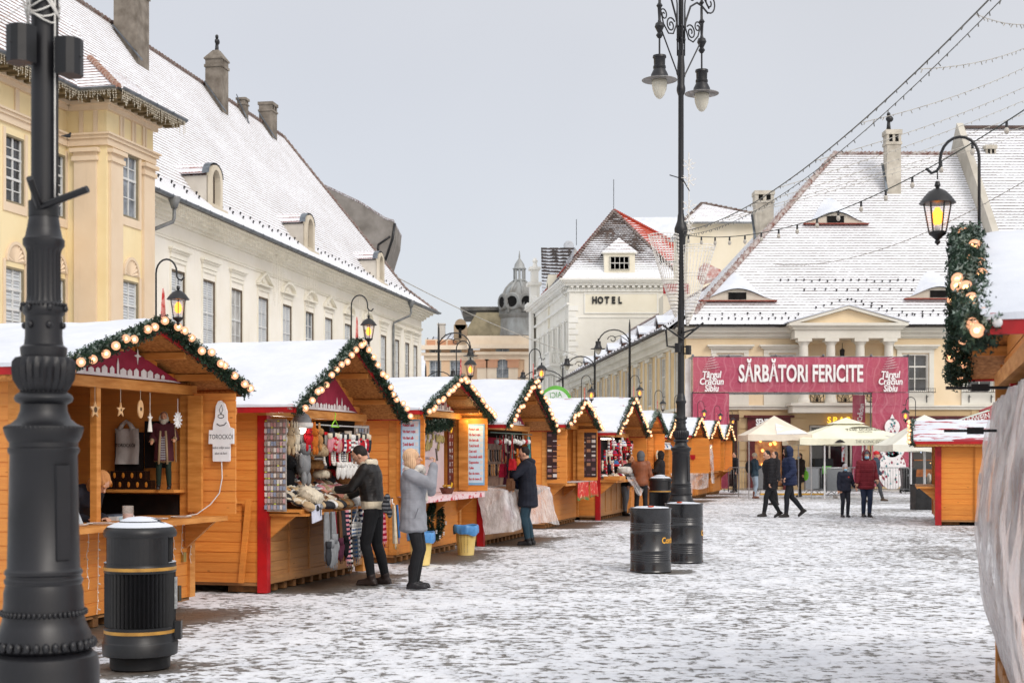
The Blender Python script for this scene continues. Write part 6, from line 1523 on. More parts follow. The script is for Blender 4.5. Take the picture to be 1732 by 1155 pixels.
LP2 = lamp_post(2.62, 22.0, 'tall black lamp post with two hanging lamps, standing behind the oil drums', R(47))
def speaker(X, Y, z, rz, label):
 g = thing('loudspeaker', label, 'loudspeaker', (X, Y, z), rz, 'black loudspeakers clamped to the lamp posts'); g.scale = (.62, .72, .70)
 b = MB(); b.prism([(-.03, -.07, -.10), (.05, -.07, -.10), (.09, -.045, -.10), (.10, 0, -.10), (.09, .045, -.10), (.05, .07, -.10), (-.03, .07, -.10)], (0, 0, .2)); b.build('cabinet', M_DARK, g)
 q = MB(); q.box(-.08, -.015, -.09, -.031, .015, -.06); q.box(-.08, -.015, .06, -.031, .015, .09); q.ell((.101, 0, 0), .006, 8, 6); q.build('bracket', M_DARK, g)
for (X, Y, rzs, z, nm) in ((-1.815, 5.5, (R(-120), R(-15)), 3.18, 'nearest left lamp post'), (2.62, 22.0, (R(-120), R(-15)), 3.27, 'tall central lamp post')):
 for k, a in enumerate(rzs):
  r = .098; speaker(X+r*math.cos(a), Y+r*math.sin(a), z - .03*k, a, f'black box loudspeaker on the {("left", "right")[k]} of the {nm}')
def rods():
 for (X, Y, z, nm) in ((-1.815, 5.5, 2.57, 'nearest lamp post'), (2.62, 22, 3.5, 'central lamp post')):
  g = thing('flag_socket', f'pair of short black iron flag sockets clamped on the {nm}', 'bracket', (X, Y, z), 0)
  b = MB(); b.lathe([(.058, -.03), (.058, .03)], 20); b.tube([(.0, -.05, 0), (.20, -.10, .06)], .014, 10); b.tube([(-.0, -.05, 0), (-.0, -.16, .09)], .014, 10); b.build('socket_tubes', M_DARK, g, 'auto')
rods()
def post_wires():
 g = thing('cable_bundle', 'white wires and dark cable wrapped around the top of the nearest lamp post', 'cable', (-1.815, 5.5, 0))
 b = MB(); r = random.Random(2)
 b.tube([(.058, -.02, z/10+.004*math.sin(z*2)) for z in range(26, 40)], .0055, 5, 0); b.tube([(.053, -.03, z/10) for z in range(26, 40)], .0035, 5, 1)
 for k in range(6):
  z = 3.30+.02*k; b.tube([(.06*math.cos(a), .06*math.sin(a), z+.02*math.sin(a*2+k)) for a in [i*.5 for i in range(14)]], .0035, 5, 1)
 for k in range(3): b.tube([(-.045, -.05, 3.24+.02*k), (-.02-.02*k, -.09, 3.40), (.03, -.06, 3.37+.02*k), (.07, -.02, 3.3)], .0035, 5, 1)
 b.tube([(-.05, -.04, 3.36), (-.6, .2, 3.1), (-1.4, .6, 2.9)], .002, 4, 1); b.tube([(.05, -.04, 3.38), (.5, .3, 3.6), (1.0, .5, 4.1)], .002, 4, 1)
 b.build('wires', [M_DARK, plain('#dcdad4', bump=0)], g, True)
post_wires()
# light decoration on the central post: two wire cones and a snowflake stem
def cones():
 m = plain('#f2efea', '#dcd8d0', .5, 30, bump=0, name='white light wire')
 for k, (cx_, ax, rx, z0, z1, lb) in enumerate(((-.27, -.08, .22, 3.75, 5.02, 'left'), (.28, .10, .24, 3.62, 4.85, 'right'))):
  g = thing('light_cone', f'white wire cone of unlit fairy lights on the {lb} of the central lamp post', 'light decoration', (2.62, 22.0, 0), 0, 'wire light cones on the central post')
  b = MB(); n = 26
  C_ = lambda t: cx_*(1-t)+ax*t
  for zt in (0, .03, .35, .7):
   z = z1+(z0-z1)*zt; r = rx*(1-zt)+.02
   b.tube([(C_(zt)+r*math.cos(2*math.pi*i/20), r*math.sin(2*math.pi*i/20), z) for i in range(21)], .006, 4)
  for i in range(n):
   a = 2*math.pi*i/n; P = []
   for j in range(9):
    t = j/8; r = rx*(1-t)**.85+.015; P.append((C_(t)+r*math.cos(a), r*math.sin(a), z1+(z0-z1)*t))
   b.tube(P, .0035, 3)
   for j in range(24): t = j/24; r = rx*(1-t)**.85+.015; x, y, z = C_(t)+r*math.cos(a), r*math.sin(a), z1+(z0-z1)*t; b.box(x-.007, y-.007, z-.009, x+.007, y+.007, z+.009)
  b.build('light_strings', m, g)
 g = thing('snowflake_ornament', 'vertical white snowflake light ornament fixed beside the central lamp post', 'light decoration', (2.62, 22.0, 0))
 b = MB(); b.tube([(.12, -.02, 5.0), (.12, -.02, 6.3)], .008, 5)
 r = random.Random(4)
 for zc, s in ((6.1, 1), (5.85, 1.2), (5.45, 1.2), (5.25, .9), (5.1, .9)):
  for i in range(6):
   a = math.pi*i/3+.3; e = (.12+.075*s*math.cos(a), -.03, zc+.075*s*math.sin(a)); b.tube([(.12, -.03, zc), e], .006, 4); b.tube([(e[0]-.03, -.03, e[2]+.03), e, (e[0]+.03, -.03, e[2]+.02)], .006, 4); b.ell(e, .011, 6, 4)
 for z in (5.15, 5.9): b.tube([(0, -.05, z), (.12, -.03, z)], .006, 4)
 b.build('flake', m, g)
 f = thing('cone_frame', 'black iron cross bars carrying the wire light cones on the central post', 'bracket', (2.62, 22.0, 0))
 b = MB(); b.tube([(-.36, -.06, 4.60), (0, -.05, 4.60)], .010, 5); b.tube([(-.32, -.06, 4.56), (-.32, -.06, 4.72)], .01, 5); b.tube([(-.28, -.05, 3.62), (.02, -.06, 3.40), (.34, -.05, 3.66)], .018, 6); b.tube([(-.24, -.05, 3.55), (-.22, -.05, 3.3), (-.1, -.05, 3.28)], .015, 5); b.tube([(-.18, -.02, 5.95), (.02, -.06, 5.88), (.13, -.02, 5.7)], .008, 4); b.build('bars', M_DARK, f)
cones()
# ------------------------------------------------------------------ litter bins, drums, baskets
def litter_bin(X, Y, rz, label):
 g = thing('litter_bin', label, 'litter bin', (X, Y, 0), rz, 'black litter bins with gold bands')
 n = 48; r = .272
 b = MB(); b.lathe([(.215, 0), (.225, .01), (.225, .08), (.24, .10)], n); b.lathe([(.255, .10), (.278, .11), (.283, .20), (.276, .21), (.272, .215), (.272, .24), (.266, .25), (.266, .275)], n)
 b.lathe([(.268, .275), (.268, .30)], n, mi=1)
 b.build('base', [M_DARK, M_GOLD], g, 'auto')
 c = MB(); c.lathe([(.268, .30), (.270, .31), (.270, .32), (.264, .325)], n); c.lathe([(.264, .325), (.264, .73)], 96, flute=(0, 1)); c.lathe([(.264, .73), (.268, .735), (.268, .745), (.27, .75)], n); c.lathe([(.270, .75), (.270, .775)], n, mi=1); c.lathe([(.270, .775), (.266, .78), (.266, .80)], n)
 c.box(.255, -.035, .45, .274, .035, .69, 2); c.box(.26, -.05, .22, .31, .05, .36, 0)
 c.build('body', [M_DARK, M_GOLD, plain('#b9bab8', '#6c6e70', .5, 30, bump=0)], g, 'auto')
 # open throat: four pillars between two letter-box openings
 h = MB(); segs = 48; op = [(-.50, .50), (math.pi-.50, math.pi+.50)]
 def inop(a):
  a = a % (2*math.pi); return any((a-lo) % (2*math.pi) < (hi-lo) for lo, hi in op)
 z0, z1 = .80, 1.0
 for i in range(segs):
  a, b_ = 2*math.pi*i/segs, 2*math.pi*(i+1)/segs
  if inop((a+b_)/2):
   h.add([(.235*math.cos(t), .235*math.sin(t), z) for t, z in ((a, z0), (b_, z0), (b_, z1), (a, z1))], [(0, 1, 2, 3)], 1)
   h.add([(q*math.cos(t), q*math.sin(t), z0+.008) for q, t in ((.24, a), (.268, a), (.268, b_), (.24, b_))], [(0, 1, 2, 3)], 2)
  else:
   h.add([(.262*math.cos(t), .262*math.sin(t), z) for t, z in ((a, z0), (b_, z0), (b_, z1), (a, z1))], [(0, 1, 2, 3)], 0)
 for lo, hi in op:
  for t in (lo, hi): h.add([(q*math.cos(t), q*math.sin(t), z) for q, z in ((.235, z0), (.262, z0), (.262, z1), (.235, z1))], [(0, 1, 2, 3)], 0)
 h.lathe([(.266, .80), (.236, .802)], n, cap=False); h.build('throat', [M_DARK, M_BLACKIN, M_SNOW], g)
 l = MB(); l.lathe([(.236, .995), (.268, 1.0), (.274, 1.02), (.268, 1.05), (.245, 1.075), (.20, 1.095), (.16, 1.105), (.15, 1.12), (.09, 1.14), (.02, 1.146)], n); l.build('lid', M_DARK, g, 'auto')
 s = MB(); s.lathe([(.262, 1.056), (.24, 1.080), (.19, 1.102), (.155, 1.111), (.148, 1.124), (.09, 1.145), (.02, 1.152), (.001, 1.153)], n); o = s.build('snow_cover', None or M_SNOWLID, g, True)
M_SNOWLID = snow_mat('thin snow on bin lid', patch='#2a2b2f', thr=.54)
litter_bin(-2.83, 10.8, R(6), 'black fluted litter bin with gold bands and snowy lid in the left foreground')
litter_bin((1117-866)/FPX*33.5, 33.5, R(-22), 'black litter bin with gold bands beyond the oil drums, left of the central post')
def drum(X, Y, rz, label):
 g = thing('oil_drum', label, 'oil drum', (X, Y, 0), rz, 'black oil drums used as standing tables')
 r = .284; P = [(r+.004, 0), (r+.008, .01), (r+.002, .022), (r, .03), (r, .14)]
 for z in (.16, .19, .22, .25): P += [(r, z-.01), (r-.006, z), (r, z+.01)]
 P += [(r, .285), (r+.009, .297), (r, .309), (r, .52), (r, .555), (r+.009, .567), (r, .579)]
 for z in (.61, .64, .67): P += [(r, z-.01), (r-.006, z), (r, z+.01)]
 P += [(r, .69), (r, .86), (r+.007, .872), (r+.007, .884), (r-.002, .888), (r-.012, .87), (.01, .87)]
 b = MB(); b.lathe(P, 64); b.build('barrel', plain('#202125', '#141518', .25, 3, bump=.04, bs=5, bd=.02, name='glossy black drum', spec=.7), g, 'auto')
 s = MB(); s.lathe([(.262, .872), (.25, .884), (.2, .895), (.12, .9), (.06, .905), (.001, .907)], 32); rr = random.Random(int(Y));
 s.v = [(x, y, z+rr.uniform(-.006, .008) if math.hypot(x, y) < .255 else z) for x, y, z in s.v]
 s.build('snow_cover', M_SNOW, g, True)
 # lettering bent round the drum
 for t_, a0 in (('Continental', 0),):
  me_o = text('Continental', .115, plain('#e0a63c', '#c98e2c', .5, 9, bump=0), None, None, ext=.0008, sx=.85, bold=.004, align='LEFT')
  me = me_o.data
  for v in me.vertices:
   a = v.co.x/r - .02; rad = r+.003-v.co.y*.5; z = v.co.z+.44; v.co = (rad*math.cos(a), rad*math.sin(a), z)
  me_o.parent = g; me_o.name = 'drum_lettering'
drum((1100.5-866)/FPX*19.75, 19.75, R(-62), 'nearer black oil drum with yellow lettering, snow on its top')
drum((1157-866)/FPX*21.5, 21.5, R(-32), 'farther black oil drum, directly in front of the central lamp post')
def ash():
 for (px_, Y, z) in ((1101, 19.6, .893), (1149, 21.35, .893)):
  g = thing('ashtray', f'small orange ashtray in the snow on the {"nearer" if Y < 20 else "farther"} oil drum', 'ashtray', ((px_-866)/FPX*Y, Y, z), 0, 'orange ashtrays')
  b = MB(); b.lathe([(.03, 0), (.045, .022), (.040, .022), (.028, .005)], 16); b.build('dish', plain('#d9552a', bump=0), g, 'auto')
ash()
def basket(X, Y, label):
 g = thing('waste_basket', label, 'waste basket', (X, Y, 0), R(20), 'yellow slotted plastic waste baskets')
 b = MB(); n = 36; H = .44; rows = 9
 R0 = lambda z: .13+.045*z/H
 for j in range(rows+2):
  za, zb = H*j/(rows+2), H*(j+1)/(rows+2); slot = 0 < j < rows+1
  for i in range(n):
   a0 = 2*math.pi*i/n; a1 = 2*math.pi*(i+1)/n; am = a0+(a1-a0)*.45; zc = zb-(zb-za)*.35
   def q(a, b_, z0, z1): b.add([(R0(z)*math.cos(t), R0(z)*math.sin(t), z) for t, z in ((a, z0), (b_, z0), (b_, z1), (a, z1))], [(0, 1, 2, 3)])
   front = (i % 9) not in (0,)
   if slot and front and i % 2 == 0 and (i//9) % 2 == 0: q(am, a1, za, zc); q(a0, a1, zc, zb)
   else: q(a0, a1, za, zb)
 b.lathe([(.13, .001), (.02, .002)], n); b.lathe([(.176, H), (.186, H+.005), (.186, H+.02), (.172, H+.02)], n); b.build('tub', plain('#e9cf86', '#d6b868', .5, 3, bump=.03, name='yellow plastic'), g)
 l = MB(); r0 = Y
 pr = [(.165, .40), (.17, .47), (.195, .49), (.21, .46), (.213, .40), (.205, .345)]
 def f(u, v):
  k = v*(len(pr)-1); i = min(int(k), len(pr)-2); t = k-i; rr = pr[i][0]*(1-t)+pr[i+1][0]*t; z = pr[i][1]*(1-t)+pr[i+1][1]*t
  a = 2*math.pi*u; w = .006*math.sin(a*7+v*3)+.004*math.sin(a*17+2); return ((rr+w*v)*math.cos(a), (rr+w*v)*math.sin(a), z+(.022*math.sin(a*2+1)+.012*math.sin(a*5+r0))*v)
 l.grid(f, 72, 12); l.build('bin_bag', plain('#5d9ad0', '#3f79b4', .3, 8, bump=.4, name='blue bag'), g, True)
 k = MB(); k.lathe([(.15, .3), (.001, .31)], 20, cap=False); k.build('rubbish', plain('#3a5a78', bump=0), g)
basket((788-866)/FPX*23.0, 23.0, 'yellow slotted waste basket with blue bag at the far end of third stall')
basket((712-866)/FPX*20.9, 20.9, 'yellow slotted waste basket with blue bag behind the woman in grey')
def wheelie(X, Y, label):
 g = thing('wheelie_bin', label, 'wheeled bin', (X, Y, 0), R(-6))
 b = MB(); b.hexa([(-.24, -.27, .05), (.24, -.27, .05), (.24, .27, .1), (-.24, .27, .1), (-.29, -.34, .98), (.29, -.34, .98), (.29, .36, .98), (-.29, .36, .98)]); m = plain('#17181a', '#0e0f10', .45, 5, bump=.05); b.build('body', m, g)
 l = MB(); l.hexa([(-.32, -.38, .985), (.32, -.38, .985), (.32, .4, .985), (-.32, .4, .985), (-.28, -.33, 1.06), (.28, -.33, 1.06), (.28, .38, 1.1), (-.28, .38, 1.1)]); l.build('lid', m, g)
 for s in (-1, 1): w = MB(Matrix.Translation((s*.27, .3, .1)) @ Matrix.Rotation(R(90), 4, 'Y')); w.lathe([(.1, -.03), (.1, .03)], 16); w.build('wheel', m, g)
 t = MB(); t.box(-.08, -.36, .72, .1, -.322, .80); t.build('label_print', plain('#8d8f92', '#3a3b3c', .5, 60, bump=0), g)
wheelie((1536-866)/FPX*60.3, 60.3, 'black wheeled refuse bin beside the right leg of the pink gate')
def stub():
 g = thing('ground_peg', 'short black metal peg sticking out of the snow right of the drums', 'peg', ((1186-866)/FPX*27.2, 27.2, 0)); b = MB(); b.lathe([(.035, 0), (.035, .09), (.03, .10)], 12); b.box(-.03, -.06, .0, .12, .06, .008); b.build('peg', M_DARK, g)
stub()
# ------------------------------------------------------------------ pink banner gate
def gate():
 Y = 62.0; k = Y/FPX; x = lambda p: (p-866)*k; z = lambda q: EYE+(769-q)*k
 g = thing('banner_gate', 'scaffold gate clad in pink mesh banners reading SĂRBĂTORI FERICITE', 'festive gate', (x(1353), Y, 0))
 ox = x(1353); X = lambda p: x(p)-ox
 # mesh banner: burgundy print with a faint line pattern
 m = N('pink mesh banner'); v = m.coord('Object'); w1 = m.n.new('ShaderNodeTexVoronoi'); w1.feature = 'DISTANCE_TO_EDGE'; w1.inputs['Scale'].default_value = 2.6; m.l.new(v, w1.inputs['Vector'])
 w2 = m.n.new('ShaderNodeTexWave'); w2.inputs['Scale'].default_value = .8; w2.inputs['Distortion'].default_value = 9; w2.inputs['Detail'].default_value = 1; m.l.new(v, w2.inputs['Vector'])
 ln = m.math('MAXIMUM', m.rng(w1.outputs[0], .0, .03, 1, 0), m.rng(w2.outputs[1], .93, .97, 0, 1))
 n = m.noise(v, .7, 3); base = m.mix(m.rng(n, .3, .7), C('#b6566c'), C('#a4445c')); col = m.mix(m.math('MULTIPLY', ln, .22), base, C('#d99aa6')); m.bump(m.noise(v, 1.8, 3), .3, .08)
 tr = m.n.new('ShaderNodeBsdfTransparent'); mx = m.n.new('ShaderNodeMixShader'); mx.inputs[0].default_value = .93; m.l.new(tr.outputs[0], mx.inputs[1]); m.l.new(m.b.outputs[0], mx.inputs[2]); m.l.new(mx.outputs[0], m.out.inputs[0])
 pink = m.fin(col, .8, 0, .2)
 def sheet(name, a, b, c, d, y=0, seed=0):
  mb = MB(); x0, x1, z0, z1 = X(a), X(b), z(d), z(c)
  from mathutils import noise as mn
  mb.grid(lambda u, v: (x0+(x1-x0)*u, y+.05*mn.noise((u*(x1-x0)*.9, v*(z1-z0)*.7, seed))-.02*math.sin(v*math.pi), z0+(z1-z0)*v), 30, 14)
  return mb.build(name, pink, g, True)
 top = sheet('top_banner', 1172, 1536, 604, 663, 0, 1)
 sheet('left_banner', 1172, 1233, 665, 826, 0, 2); sheet('right_banner', 1475, 1537, 664, 822, 0, 3); sheet('inner_banner', 1452, 1474, 666, 822, 1.1, 4); sheet('back_banner', 1172, 1233, 664, 824, 1.5, 5); sheet('end_banner', 1536, 1538, 604, 822, .4, 6)
 t = MB(); st = .028
 for p in (1171, 1233, 1474, 1538):
  for y in (.14, 1.4): t.tube([(X(p), y, 0), (X(p), y, z(602))], st, 6)
 for q in (603, 664, 745, 822):
  for y in (.14, 1.4):
   for a, b in ([(1171, 1538)] if q < 700 else [(1171, 1233), (1474, 1538)]): t.tube([(X(a), y, z(q)), (X(b), y, z(q))], st, 6)
 for p in (1171, 1233, 1474, 1538):
  for q in (603, 664): t.tube([(X(p), .14, z(q)), (X(p), 1.4, z(q))], st, 6)
 pts = [1172, 1233, 1313, 1393, 1474, 1537]
 for i in range(5): a, b = (664, 603) if i % 2 == 0 else (603, 664); t.tube([(X(pts[i]), .17, z(a)), (X(pts[i+1]), .17, z(b))], .03, 5)
 for a, b in ((1172, 1233), (1475, 1537)):
  for q0, q1 in ((664, 745), (745, 822)): t.tube([(X(a), .17, z(q0)), (X(b), .17, z(q1))], .03, 5)
 for p in pts: t.ell((X(p), .05, z(601)), .06, 8, 6)
 t.build('scaffold', plain('#8f9093', '#6b6a6c', .4, 5, metal=.7, bump=0), g)
 wm = plain('#efecec', '#dedada', .7, 5, bump=0)
 text('SĂRBĂTORI FERICITE', 1.02, wm, top, Matrix.Translation((X(1354), -.10, z(633))), ext=.006, sx=.565, bold=.028, name='lettering')
 def logo(p, q, s):
  b = MB(T3(X(p), -.1, 0) @ Matrix.Translation((0, 0, z(q))))
  for i in range(7):
   zz = .95-.11*i; w = .04+.055*i; b.tube([(-w, 0, zz-.05), (-w*.3, 0, zz-.02), (w*.5, 0, zz+.02), (w, 0, zz+.06)], [.012, .03, .03, .008], 5, flat=.3)
  b.tube([(0, 0, 1.1), (.02, 0, .95)], .015, 4); o = b.build('tree_emblem', wm, top)
  for i, w_ in enumerate(('Târgul', 'Crăciun', 'Sibiu')): text(w_, .40, wm, o, Matrix.Translation((X(p), -.1, z(q)+.0-.30*i)), ext=.004, sx=.8, bold=.012, shear=.15)
 logo(1203, 634, 1); logo(1505, 634, 1)
 text('Târgul de Crăciun', .3, wm, g, Matrix.Translation((X(1463), 1.0, z(715))) @ Matrix.Rotation(R(-82), 4, 'Y'), ext=.004, sx=.8, bold=.008)
 # patchwork figure printed in white, teal and burgundy on the right banner
 f = MB(T3(X(1508), -.11, 0)); wmi = 0
 def disc(cx_, cz, rx, rz_, mi, y=0, n=20): f.prism([(cx_+rx*math.cos(2*math.pi*i/n), y, cz+rz_*math.sin(2*math.pi*i/n)) for i in range(n)], (0, -.004, 0), mi)
 disc(0, z(722), .33, .36, 0); f.prism([(-.12, 0, z(710)), (.12, 0, z(710)), (0, 0, z(700))], (0, -.004, 0), 0)
 disc(0, z(795), .62, .85, 0); disc(0, z(756), .42, .45, 0); f.prism([(-.70, 0, z(752)), (-.45, 0, z(770)), (.45, 0, z(770)), (.72, 0, z(750)), (.5, 0, z(744)), (-.5, 0, z(744))], (0, -.003, 0), 0)
 r = random.Random(8)
 for i in range(70):
  a = r.random()*6.28; q = math.sqrt(r.random()); head = i % 5 == 0
  cx_, cz = (q*.26*math.cos(a), z(722)+q*.28*math.sin(a)) if head else (q*.56*math.cos(a), z(786)+q*.95*math.sin(a)); s = r.uniform(.03, .075); mi = r.choice((1, 2, 2, 3))
  k_ = r.choice('dtq')
  if k_ == 'd': disc(cx_, cz, s*.7, s, mi, -.006, 10)
  elif k_ == 't': f.prism([(cx_-s, -.006, cz-s), (cx_+s, -.006, cz-s), (cx_, -.006, cz+s)], (0, -.004, 0), mi)
  else: f.prism([(cx_, -.006, cz-s), (cx_+s*.7, -.006, cz), (cx_, -.006, cz+s), (cx_-s*.7, -.006, cz)], (0, -.004, 0), mi)
 f.build('patchwork_print', [wm, plain('#3f7f86', bump=0), plain('#9a3e56', bump=0), plain('#7fb3b5', bump=0)], g)
 # small white side banner on the left
 s = MB(); s.box(X(1160), .3, z(760), X(1170), .32, z(606)); s.build('side_banner', plain('#dfdcda', '#c4bcb6', .7, 2, bump=.1), g)
gate()
def fences():
 st = plain('#9a9c9e', '#77797b', .35, 5, metal=.8, bump=0, name='galvanised steel')
 def barrier(x0, Y, w, rz, label, panel=False):
  g = thing('crowd_barrier', label, 'barrier', (x0, Y, 0), rz, 'steel crowd barriers')
  f = MB(); f.tube([(0, 0, .12), (0, 0, 1.02), (.06, 0, 1.09), (w-.06, 0, 1.09), (w, 0, 1.02), (w, 0, .12)], .02, 6); f.tube([(0, 0, .2), (w, 0, .2)], .018, 6); f.build('frame', st, g, True)
  if panel: p = MB(); p.box(.04, -.006, .22, w-.04, .006, 1.06); p.build('mesh_panel', plain('#83868a', '#6f7276', .6, 60, bump=0), g)
  else:
   n = int(w/.11)
   bm = MB(); bm.tube([(0, 0, .2), (0, 0, 1.08)], .008, 4); me = bm.mesh('bar', st, True)
   for i in range(1, n): link('bar', me, g, Matrix.Translation((w*i/n, 0, 0)))
  for q in (.25, w-.25): ft = MB(); ft.tube([(q, -.3, .02), (q, -.2, .08), (q, 0, .16), (q, .2, .08), (q, .3, .02)], .016, 5); ft.build('foot', st, g, True)
 X = lambda p, Y: (p-866)/FPX*Y
 Y = 58.5
 barrier(X(1238, Y), 59.5, 1.5, R(0), 'slim barred crowd barrier just right of the last stall')
 barrier(X(1276, Y), Y, .9, R(-12), 'solid grey mesh crowd barrier beside the beanie woman', True)
 barrier(X(1361, Y), Y, .75, R(25), 'solid grey mesh crowd barrier left of the parasol pole', True)
 barrier(X(1378, Y), Y+.3, 1.25, R(2), 'barred crowd barrier between the two solid grey ones')
 barrier(X(1392, 57), 56.4, 1.15, R(22), 'solid grey mesh crowd barrier turned towards the camera', True)
 barrier(X(1414, Y), Y+.4, 1.6, R(-3), 'barred crowd barrier behind the child in navy')
 barrier(X(1482, Y), Y+.4, 1.5, R(2), 'barred crowd barrier at the right foot of the pink gate')
 g = thing('kerb_ramp', 'yellow-painted low cable ramp lying between the barriers', 'ramp', (X(1285, 57.5), 57.4, 0)); b = MB(); b.prism([(0, -.12, .0), (0, .12, 0), (0, .06, .07), (0, -.06, .07)], (2.6, 0, 0)); b.build('ramp', plain('#d9a53a', '#a9812e', .7, 3), g)
fences()
# ------------------------------------------------------------------ parasols and tent
def canopy(X, Y, rz, w, d, ze, zp, label, col, c2, vent=True, legs='pole', val=.22, name='parasol', lettering=None, snow=0):
 g = thing(name, label, 'parasol' if name == 'parasol' else 'tent', (X, Y, 0), rz)
 m = stucco(col, c2, .7, 1.2, .15); a, b = w/2, d/2
 c = MB(); n = 12
 def P(u, v, side):
  q = [(-a, -b), (a, -b), (a, b), (-a, b)]; p0, p1 = q[side], q[(side+1) % 4]; x = p0[0]*(1-u)+p1[0]*u; y = p0[1]*(1-u)+p1[1]*u
  s = 1-v; sag = .10*math.sin(math.pi*u)*s*(1-s*.0); zz = ze+(zp-ze)*(v**1.12); return (x*s*(1-.04*math.sin(math.pi*u)*s), y*s*(1-.04*math.sin(math.pi*u)*s), zz-.02*math.sin(math.pi*u)*s)
 for s in range(4): c.grid(lambda u, v, s=s: P(u, v, s), 14, n)
 cn = c.build('canopy', m, g, 'auto')
 vl = MB();
 for s in range(4):
  vl.grid(lambda u, v, s=s: (lambda p: (p[0]*(1+.01*math.sin(u*25)*v), p[1]*(1+.01*math.sin(u*25)*v), p[2]-val*v-(.02*math.sin(u*math.pi*5)*v)))(P(u, 0, s)), 24, 3)
 vo = vl.build('valance', m, g, True)
 if vent:
  t = MB(); f = .30
  for s in range(4): t.grid(lambda u, v, s=s: (lambda p: (p[0], p[1], p[2]))((lambda q: (q[0]*f, q[1]*f, zp-.16+.26*v))(P(u, 0, s)) if False else (P(u, 0, s)[0]*f*(1-v), P(u, 0, s)[1]*f*(1-v), zp*1.0-.17+.24*v)), 8, 4)
  t.build('vent_cap', m, g, 'auto')
 lg = MB()
 if legs == 'pole':
  lg.tube([(0, 0, 0), (0, 0, zp-.05)], .045, 8); lg.box(-.4, -.4, 0, .4, .4, .08); lg.build('pole', M_WHITE, g)
  rb = MB(); rb.tube([(-a*.95, -b*.95, ze), (0, 0, zp-.4)], .015, 4)
  me = rb.mesh('rib', M_WHITE)
  for k in range(4): link('rib', me, g, Matrix.Rotation(math.pi/2*k, 4, 'Z'))
  for k, dx in enumerate((-.55, .12)): q = MB(); q.tube([(dx*a, -b*.9, 0), (dx*a, -b*.9, ze-.02)], .03, 6); q.build('support_pole', M_WHITE, g)
 else:
  for sx_ in (-1, 1):
   for sy in (-1, 1): q = MB(); q.tube([(sx_*a*.97, sy*b*.97, 0), (sx_*a*.97, sy*b*.97, ze-.02)], .02, 4); q.build('leg', st_m, g)
 if lettering:
  k_ = 1.0
  text('THE ICONIC ESTATE', .155, M_DARK, vo, Matrix.Translation((.25*a, -b*.99-.03, ze-val*.55)), ext=.001, sx=.8)
  lo = MB(); zc = ze-val*.5; lo.prism([(-.25*a-.3, -b-.02, zc-.05), (-.25*a+.1, -b-.02, zc-.05), (-.25*a+.0, -b-.02, zc+.03), (-.25*a-.1, -b-.02, zc+.07), (-.25*a-.2, -b-.02, zc+.03)], (0, -.004, 0)); lo.build('emblem', M_DARK, vo)
  sl = math.atan2(zp-ze, b); M = Matrix.Translation((.22*a, -b*.50-.03, ze+(zp-ze)*.455)) @ Matrix.Rotation(-(R(90)-sl), 4, 'X')
  text('THE ICONIC', .27, plain('#5f5b4a', bump=0), cn, M, ext=.001, sx=.9); text('ESTATE', .13, plain('#5f5b4a', bump=0), cn, M @ Matrix.Translation((0, 0, -.22)), ext=.001, sx=1.2)
  e = MB(M); e.prism([(-.5, 0, .16), (.5, 0, .16), (.4, 0, .24), (.1, 0, .30), (-.1, 0, .30), (-.4, 0, .24)], (0, -.004, 0)); e.build('emblem', plain('#5f5b4a', bump=0), cn)
 if snow:
  s_ = MB()
  s_.grid(lambda u, v: (lambda p: (p[0], p[1]-.01, p[2]+.015))(P(.45+.5*u, .02+.6*v*(1-.5*u), 0)), 8, 8); s_.build('snow_cover', snow_mat('patchy canopy snow', a='#eceef1', patch=col, thr=.50), g, True)
 return g
st_m = plain('#b9babc', metal=.5, rough=.4, bump=0)
X_ = lambda p, Y: (p-866)/FPX*Y
canopy(X_(1446, 52), 53.4, R(0), 4.15, 3.4, EYE+.60, EYE+1.33, 'large cream square parasol with dark THE ICONIC ESTATE lettering', '#eae8d2', '#dedbc2', lettering=True)
canopy(X_(1318, 52), 53, R(0), 2.35, 2.4, EYE+.75, EYE+1.46, 'pale beige peaked pavilion tent with snow patch, left of the cream parasol', '#e6dccb', '#d6cab8', vent=False, legs='four', name='pavilion_tent', snow=1)
canopy(X_(1584, 48), 49.4, R(0), 2.9, 2.6, EYE+.35, EYE+1.32, 'white peaked parasol partly hidden behind the right orange stall', '#e9e8dc', '#dad8ca')
def mulled():
 Y = 44; g = thing('roof_banner', 'red slanting roof banner lettered HWEIN behind the right orange stall', 'banner', px(1640, 712, Y))
 k = Y/FPX; b = MB(); b.prism([(-34*k, 0, -6*k), (34*k, 0, 3*k), (34*k, 0, 17*k), (-34*k, 0, -4*k)], (0, .05, 0), 0); b.prism([(-34*k, -.01, -4*k), (34*k, -.01, 17*k), (34*k, -.01, 20*k), (-36*k, -.01, -3*k)], (0, .05, 0), 1); b.prism([(34*k, 0, -20*k), (60*k, 0, -20*k), (60*k, 0, 30*k), (34*k, 0, 20*k)], (0, 1, 0), 0)
 b.build('cloth', [plain('#b03236', '#94282c', .6, 2, bump=.1), plain('#3f9a50', '#cfd8cf', .6, 5, bump=0, lo=.55, hi=.6)], g); text('GLÜHWEIN', .24, M_BWHITE, g, Matrix.Translation((.10, -.03, .05)) @ Matrix.Rotation(R(-14), 4, 'Y'), ext=.002, sx=.85, bold=.004)
 p = MB(); p.tube([(.5, .1, -3), (.5, .1, 0)], .04, 6); p.build('pole', M_WHITE, g)
mulled()
